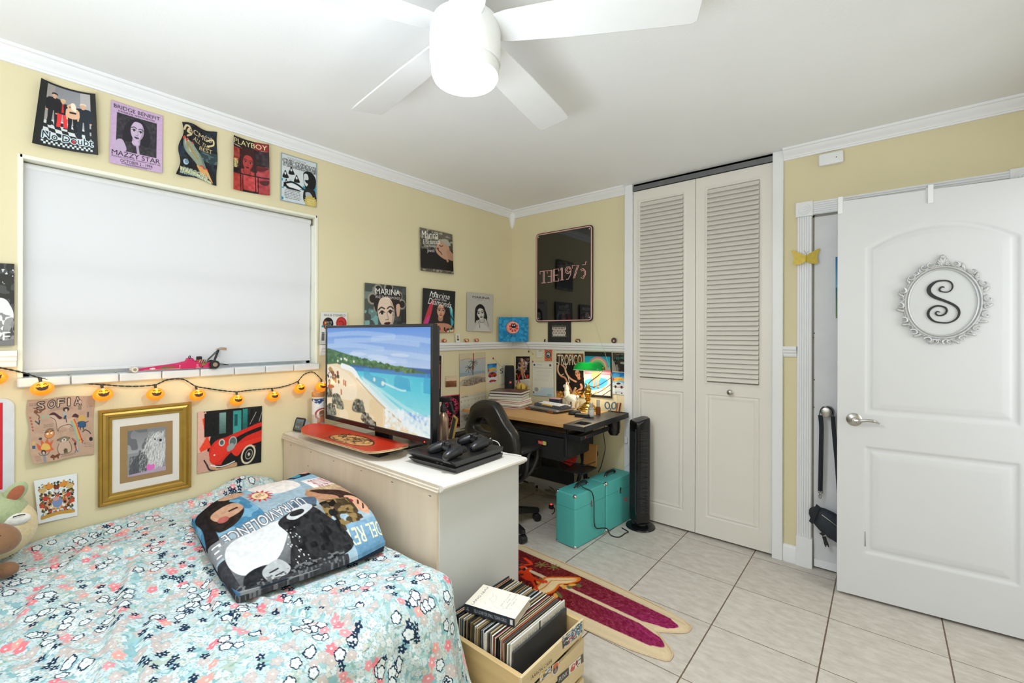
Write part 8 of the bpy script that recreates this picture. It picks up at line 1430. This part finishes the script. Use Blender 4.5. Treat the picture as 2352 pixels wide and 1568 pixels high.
def f(U, V):
    a, b = 2 * U - 1, 2 * V - 1; X_ = a * np.sqrt(1 - b * b / 2) * rb * .98; Y_ = -b * np.sqrt(1 - a * a / 2) * rb * .98; q = np.stack([X_, Y_, 0 * U + .0023, 1 + 0 * U], -1) @ Mn3.T; return q[..., :3], np.array([0, -1., 0])
me = sheet_mesh('badge_face', c.done(), f, P_GLOSS, .0002); o = bpy.data.objects.new('badge_face', me); C.objects.link(o); o.parent = t
# star garland in the corner
def star(p, r, col, label, ax):
    P = [];
    for i in range(10): a = PI / 2 + i * PI / 5; k = r if i % 2 == 0 else r * .48; P.append((k * math.cos(a), k * math.sin(a)))
    o = obj('star_ornament', MB().at(Matrix.Rotation(PI / 2, 4, 'X')).prism(P, 0, .004), mat('star_' + col, col, .4), loc=p, rz=PI / 2 if ax == 0 else 0); tag(o, label, 'ornament', 'paper stars strung in the corner')
star(B(1214.7, 807, -.001), .0105, '4a4038', 'dark brown star on the back wall just under the rail', 1); star(B(1224, 830, -.003), .0095, 'b8362c', 'red star pinned at the top left of the white letter', 1); star(L(1132.6, 822.7, .001), .0105, 'b8362c', 'red star on the left wall above the blue toy card', 0); star(L(1139.5, 836, .003), .007, '4a3a5a', 'small dark star at the end of the corner thread', 0)
t = thing('star_thread', 'thin thread of the star garland across the corner', 'thread', (.02, -.05, 1.15)); obj('thread', MB().tube(cr([L(1133, 822, .006), L(1142, 832, .010), L(1152, 842, .010), L(1160, 850, .012)], 5), .0008, 5), mat('thread_grey', '8a8578', .7), t, world=True)
t2 = thing('hanging_thread', 'pale thread with a green bead hanging below the canvas painting', 'thread', B(1218, 800, -.01)); obj('thread', MB().tube(cr([B(1207, 784, -.038), B(1213, 797, -.04), B(1219, 806, -.012), B(1224, 813, -.006)], 5), .0008, 5), mat('thread_grey', '8a8578', .7), t2, world=True); obj('bead', MB().sph(B(1224, 813, -.006), (.003, .003, .0045), 8, 6), mat('bead_green', '8a9a3a', .4), t2, world=True)
# ================================================================== ROUND THE DOOR
q = [B(x, y, -.03) for x, y in ((1880.3, 355), (1937, 343.5), (1937, 371), (1880.6, 381))]; cw2 = q[1].x - q[0].x; chh = (q[0].z - q[3].z + q[1].z - q[2].z) / 2; t = thing('wall_sensor', 'white plastic sensor box under the crown moulding above the closed door', 'sensor', ((q[0].x + q[1].x) / 2, -.0005, (q[0].z + q[2].z) / 2))
obj('housing', MB().at(Mx).soft(rrect(cw2, chh, .008, 4), 0, .03, .006), M_trim, t); obj('led_hole', MB().at(Mx).cyl((cw2 * .22, 0, .029), (cw2 * .22, 0, .0305), .0025, n=10), M_dark, t)
M_bf = mat('butterfly_gauze', 'd8bf52', .6, var=.15, scale=60, trans=0); q = B(1851, 593, -.045); t = thing('butterfly_ornament', 'yellow gauze butterfly clipped to the door casing', 'ornament', q, math.radians(12))
def wing(e): P = cr([(0, .012, 0), (e * .03, .034, 0), (e * .062, .052, 0), (e * .072, .048, 0), (e * .058, .01, 0), (e * .064, -.024, 0), (e * .052, -.032, 0), (e * .022, -.03, 0), (0, -.012, 0)], 4, True); return MB().at(Matrix.Rotation(e * math.radians(16), 4, 'Z') @ Mx).prism([(p.x, p.y) for p in P], -.0006, .0006)
for e in (-1, 1): obj('wing', wing(e), M_bf, t)
obj('body', MB().at(Mx).sph((0, .0, .002), (.0045, .022, .0045), 12, 8), mat('butterfly_body', 'd9b42a', .6), t); obj('antenna', MB().at(Mx).tube(cr([(0, .02, .002), (.006, .032, .004), (.016, .04, .004)], 4), .0006, 5), M_frm, t); obj('antenna', MB().at(Mx).tube(cr([(0, .02, .002), (-.002, .034, .004), (-.01, .044, .004)], 4), .0006, 5), M_frm, t)
# bag hanging on the closed door's knob
M_bag = mat('bag_nylon', '252a33', .7, var=.15, scale=70, bump=.15); M_strap = mat('strap_webbing', '20242c', .8, var=.1, scale=200); kx, kz = KNOB.x, KNOB.z
bg_ = thing('waist_bag', 'dark waist bag hanging by its strap from the closed door knob', 'bag', (kx - .01, -.05, kz - .5)); yk = -.035
a = [B(x, y, yk) for x, y in ((1896, 905), (1889, 940), (1887, 980), (1886, 1040), (1885, 1090), (1884, 1130))]; loop = cr([Vector((kx + .030, yk, kz - .06)), Vector((kx + .030, yk, kz)), Vector((kx + .012, yk, kz + .028)), Vector((kx - .012, yk, kz + .028)), Vector((kx - .030, yk, kz)), Vector((kx - .028, yk, kz - .06)), a[2], a[3], a[4], a[5]], 6)
R = []; 
for i, p in enumerate(loop): d = (loop[min(i + 1, len(loop) - 1)] - loop[max(i - 1, 0)]).normalized(); n_ = Vector((d.z, 0, -d.x)); R.append([p + n_ * .0015 + Vector((0, -.010, 0)), p + n_ * .0015 + Vector((0, .010, 0)), p - n_ * .0015 + Vector((0, .010, 0)), p - n_ * .0015 + Vector((0, -.010, 0))])
obj('strap', MB().rings(R), M_strap, bg_, world=True)
obj('strap_front', MB().ribbon(cr([Vector((kx - .028, yk - .010, kz - .02)), a[2] + Vector((0, -.008, 0)), a[3] + Vector((0, -.006, 0)), a[5]], 6), .022, .0025, (1, 0, 0)), M_strap, bg_, world=True)
obj('strap_front', MB().ribbon(cr([Vector((kx + .030, yk - .008, kz - .02)), B(1915, 985, yk), B(1922, 1060, yk), B(1927, 1130, yk), B(1930, 1160, yk)], 6), .020, .0025, (1, 0, 0)), M_strap, bg_, world=True)
obj('strap_clip', MB().tube(cr([a[5] + Vector(v) for v in ((-.010, 0, .004), (.010, 0, .004), (.008, 0, -.004), (.002, 0, -.012), (.004, 0, -.03), (-.004, 0, -.036), (-.006, 0, -.02), (-.002, 0, -.010), (-.008, 0, -.004))], 4, True), .0022, 6, True), M_steel, bg_, world=True)
bc_ = B(1903, 1200, -.05); Mbg = Matrix.Translation(bc_) @ Matrix.Rotation(math.radians(34), 4, 'Y')
obj('body', MB().at(Mbg).sph((.03, 0, 0), (.13, .042, .066), 30, 16, lambda a, b: 1 + .04 * math.sin(b * 5 + a * 3)), M_bag, bg_, world=True)
obj('front_pocket', MB().at(Mbg).sph((.04, -.032, -.012), (.085, .018, .042), 24, 12), M_bag, bg_, world=True); obj('zip', MB().at(Mbg).tube(cr([(-.05, -.041, .026), (.03, -.049, .03), (.11, -.040, .026)], 5), .002, 6), M_steel, bg_, world=True); obj('side_strap', MB().at(Mbg).ribbon(cr([(-.088, -.02, .05), (-.075, -.046, .0), (-.06, -.04, -.05)], 5), .022, .003, (1, 0, 0)), M_strap, bg_, world=True)
obj('buckle_strap', MB().at(Mbg).ribbon(cr([(.01, -.034, -.03), (.012, -.04, -.055), (.012, -.02, -.075)], 4), .018, .003, (1, 0, 0)), M_strap, bg_, world=True); q = B(1897, 1246, -.045); obj('buckle', MB().at(Matrix.Translation(q) @ Matrix.Rotation(math.radians(-16), 4, 'Y')).box((-.010, -.004, -.014), (.010, .004, .004)).box((-.009, -.003, .004), (.009, .003, .034)).box((-.009, -.004, -.022), (-.004, .004, -.014)).box((.004, -.004, -.022), (.009, .004, -.014)), M_bk, bg_, .001, world=True)
# ================================================================== OVAL FRAME WITH LETTER ON THE OPEN DOOR
cS = door_at(2169, 693); e0, e1 = door_at(2058, 690), door_at(2281, 690); t0_, t1_ = door_at(2169, 576), door_at(2169, 792)
t = thing('oval_frame', 'silvery ornate oval frame around a black curly letter on the open door', 'frame', DA + Vector((cS.x * math.cos(DANG), cS.x * math.sin(DANG), cS.z)) + Vector((math.sin(DANG), -math.cos(DANG), 0)) * .001, DANG)
M_sil = mat('silver_leaf', 'c3c4c6', .32, .35, var=.06, scale=60); rx_, rz_ = .097, .104
pt = lambda px_, py_: (door_at(px_, py_).x - cS.x, door_at(px_, py_).z - cS.z)
cx_, cz_ = pt(2166, 696); il, ir = pt(2084, 693)[0], pt(2248, 693)[0]; it_, ib = pt(2166, 617)[1], pt(2166, 772)[1]; rx_, rz_ = (ir - il) / 2, (it_ - ib) / 2; cx_, cz_ = (il + ir) / 2, (it_ + ib) / 2
E_ = lambda a, k=0: (cx_ + (rx_ + k) * math.cos(a), cz_ + (rz_ + k) * math.sin(a))
def ringo(prof, n=72): return MB().rings([[(E_(i / n * 2 * PI, d)[0], -h, E_(i / n * 2 * PI, d)[1]) for i in range(n)] for d, h in prof], (False, False))
obj('backing_panel', MB().at(Mx).prism([E_(i / 48 * 2 * PI, .004) for i in range(48)], 0, .003), mat('frame_panel', 'd3d5d7', .5, var=.01), t)
obj('inner_rim', ringo([(-.006, .003), (-.005, .009), (.0, .011), (.003, .007), (.006, .012), (.011, .013), (.016, .009), (.018, 0)]), M_sil, t); n_ = 84
for i in range(n_): pass
mb = MB()
obj('bead_moulding', MB().rings([[(E_(i / 240 * 2 * PI, .0165 + d)[0], -(.0085 + h * (.6 + .4 * math.cos(i * PI / 1.5))), E_(i / 240 * 2 * PI, .0165 + d)[1]) for i in range(240)] for d, h in ((-.003, 0), (-.001, .003), (.001, .003), (.003, 0))], (False, False)), M_sil, t)
def scroll(a, out, r, turn, w0, ccw):                               # a carved C-scroll, tapering, standing off the oval
    bx_, bz_ = E_(a, .017 + out); P, W = [], []; nrm_ = math.atan2(bz_ - cz_, bx_ - cx_)
    for i in range(18): f = i / 17; ang = nrm_ + ccw * (PI * .55 + turn * f * PI); rr2 = r * (1 - .72 * f); P.append((bx_ + rr2 * math.cos(ang), -.010 - .006 * math.sin(f * PI), bz_ + rr2 * math.sin(ang))); W.append(w0 * (1 - .5 * f))
    return MB().tube(P, W, 7)
def leaf_(a, k, ln2, wd2, lean):
    bx_, bz_ = E_(a, k); d = math.atan2(bz_ - cz_, bx_ - cx_) + lean; return MB().at(Matrix.Translation((bx_, -.008, bz_)) @ Matrix.Rotation(-d, 4, 'Y')).sph((ln2 / 2, 0, 0), (ln2 / 2, .0055, wd2 / 2), 12, 8)
for i in range(16):
    a = i / 16 * 2 * PI + .06
    if abs(((a - PI / 2 + PI) % (2 * PI)) - PI) < .28: continue
    cc_ = 1 if math.cos(a) > 0 else -1; obj('carved_scroll', scroll(a, .012, .0165, 1.7, .0052, cc_), M_sil, t); obj('carved_leaf', leaf_(a + .17, .016, .034, .014, .7 * cc_), M_sil, t)
    if i % 2: obj('carved_scroll', scroll(a + .22, .008, .011, 1.5, .004, -cc_), M_sil, t)
for i, (dx_, ln2) in enumerate(((-.9, .026), (-.5, .036), (-.2, .043), (.2, .043), (.5, .036), (.9, .026))): obj('crest_leaf', leaf_(PI / 2, .016, ln2, .013, dx_), M_sil, t)
obj('crest_top', leaf_(PI / 2, .046, .02, .018, 0), M_sil, t)
for e in (-1, 1): obj('crest_scroll', scroll(PI / 2 - e * .30, .012, .016, 1.8, .005, e), M_sil, t); obj('foot_scroll', scroll(-PI / 2 - e * .16, .012, .014, 1.8, .0045, -e), M_sil, t)
SP = [(806, 628), (770, 620), (735, 650), (745, 680), (800, 695), (870, 690), (918, 640), (915, 580), (870, 540), (790, 530), (690, 545), (610, 600), (580, 660), (600, 720), (670, 770), (790, 815), (900, 860), (980, 910), (1015, 970), (1005, 1040), (950, 1100), (860, 1135), (760, 1135), (660, 1115), (590, 1060), (570, 1000), (600, 940), (670, 900), (740, 895), (810, 915), (838, 955), (820, 1000), (770, 1030), (710, 1030), (680, 1000), (700, 975), (745, 985)]
SW = [14, 24, 28, 26, 18, 18, 20, 22, 24, 26, 34, 56, 62, 60, 56, 46, 42, 38, 34, 30, 26, 24, 26, 32, 38, 40, 38, 34, 30, 30, 30, 28, 26, 24, 24, 20, 10]
P = [pt(2040 + x / 6.273, 560 + y / 6.273) for x, y in SP]; P3 = cr([(x, 0, z) for x, z in P], 5); W3 = np.interp(np.linspace(0, len(SP) - 1, len(P3)), range(len(SP)), SW) / 6.273 / 2
kpx = (pt(2200, 690)[0] - pt(2100, 690)[0]) / 100; R = []
for i, p in enumerate(P3): d = (P3[min(i + 1, len(P3) - 1)] - P3[max(i - 1, 0)]).normalized(); n_ = Vector((d.z, 0, -d.x)) * W3[i] * kpx; R.append([p + n_ + Vector((0, -.0035, 0)), p - n_ + Vector((0, -.0035, 0)), p - n_ + Vector((0, -.0085, 0)), p + n_ + Vector((0, -.0085, 0))])
obj('letter', MB().rings(R), mat('letter_black', '23242a', .45, var=.03), t)
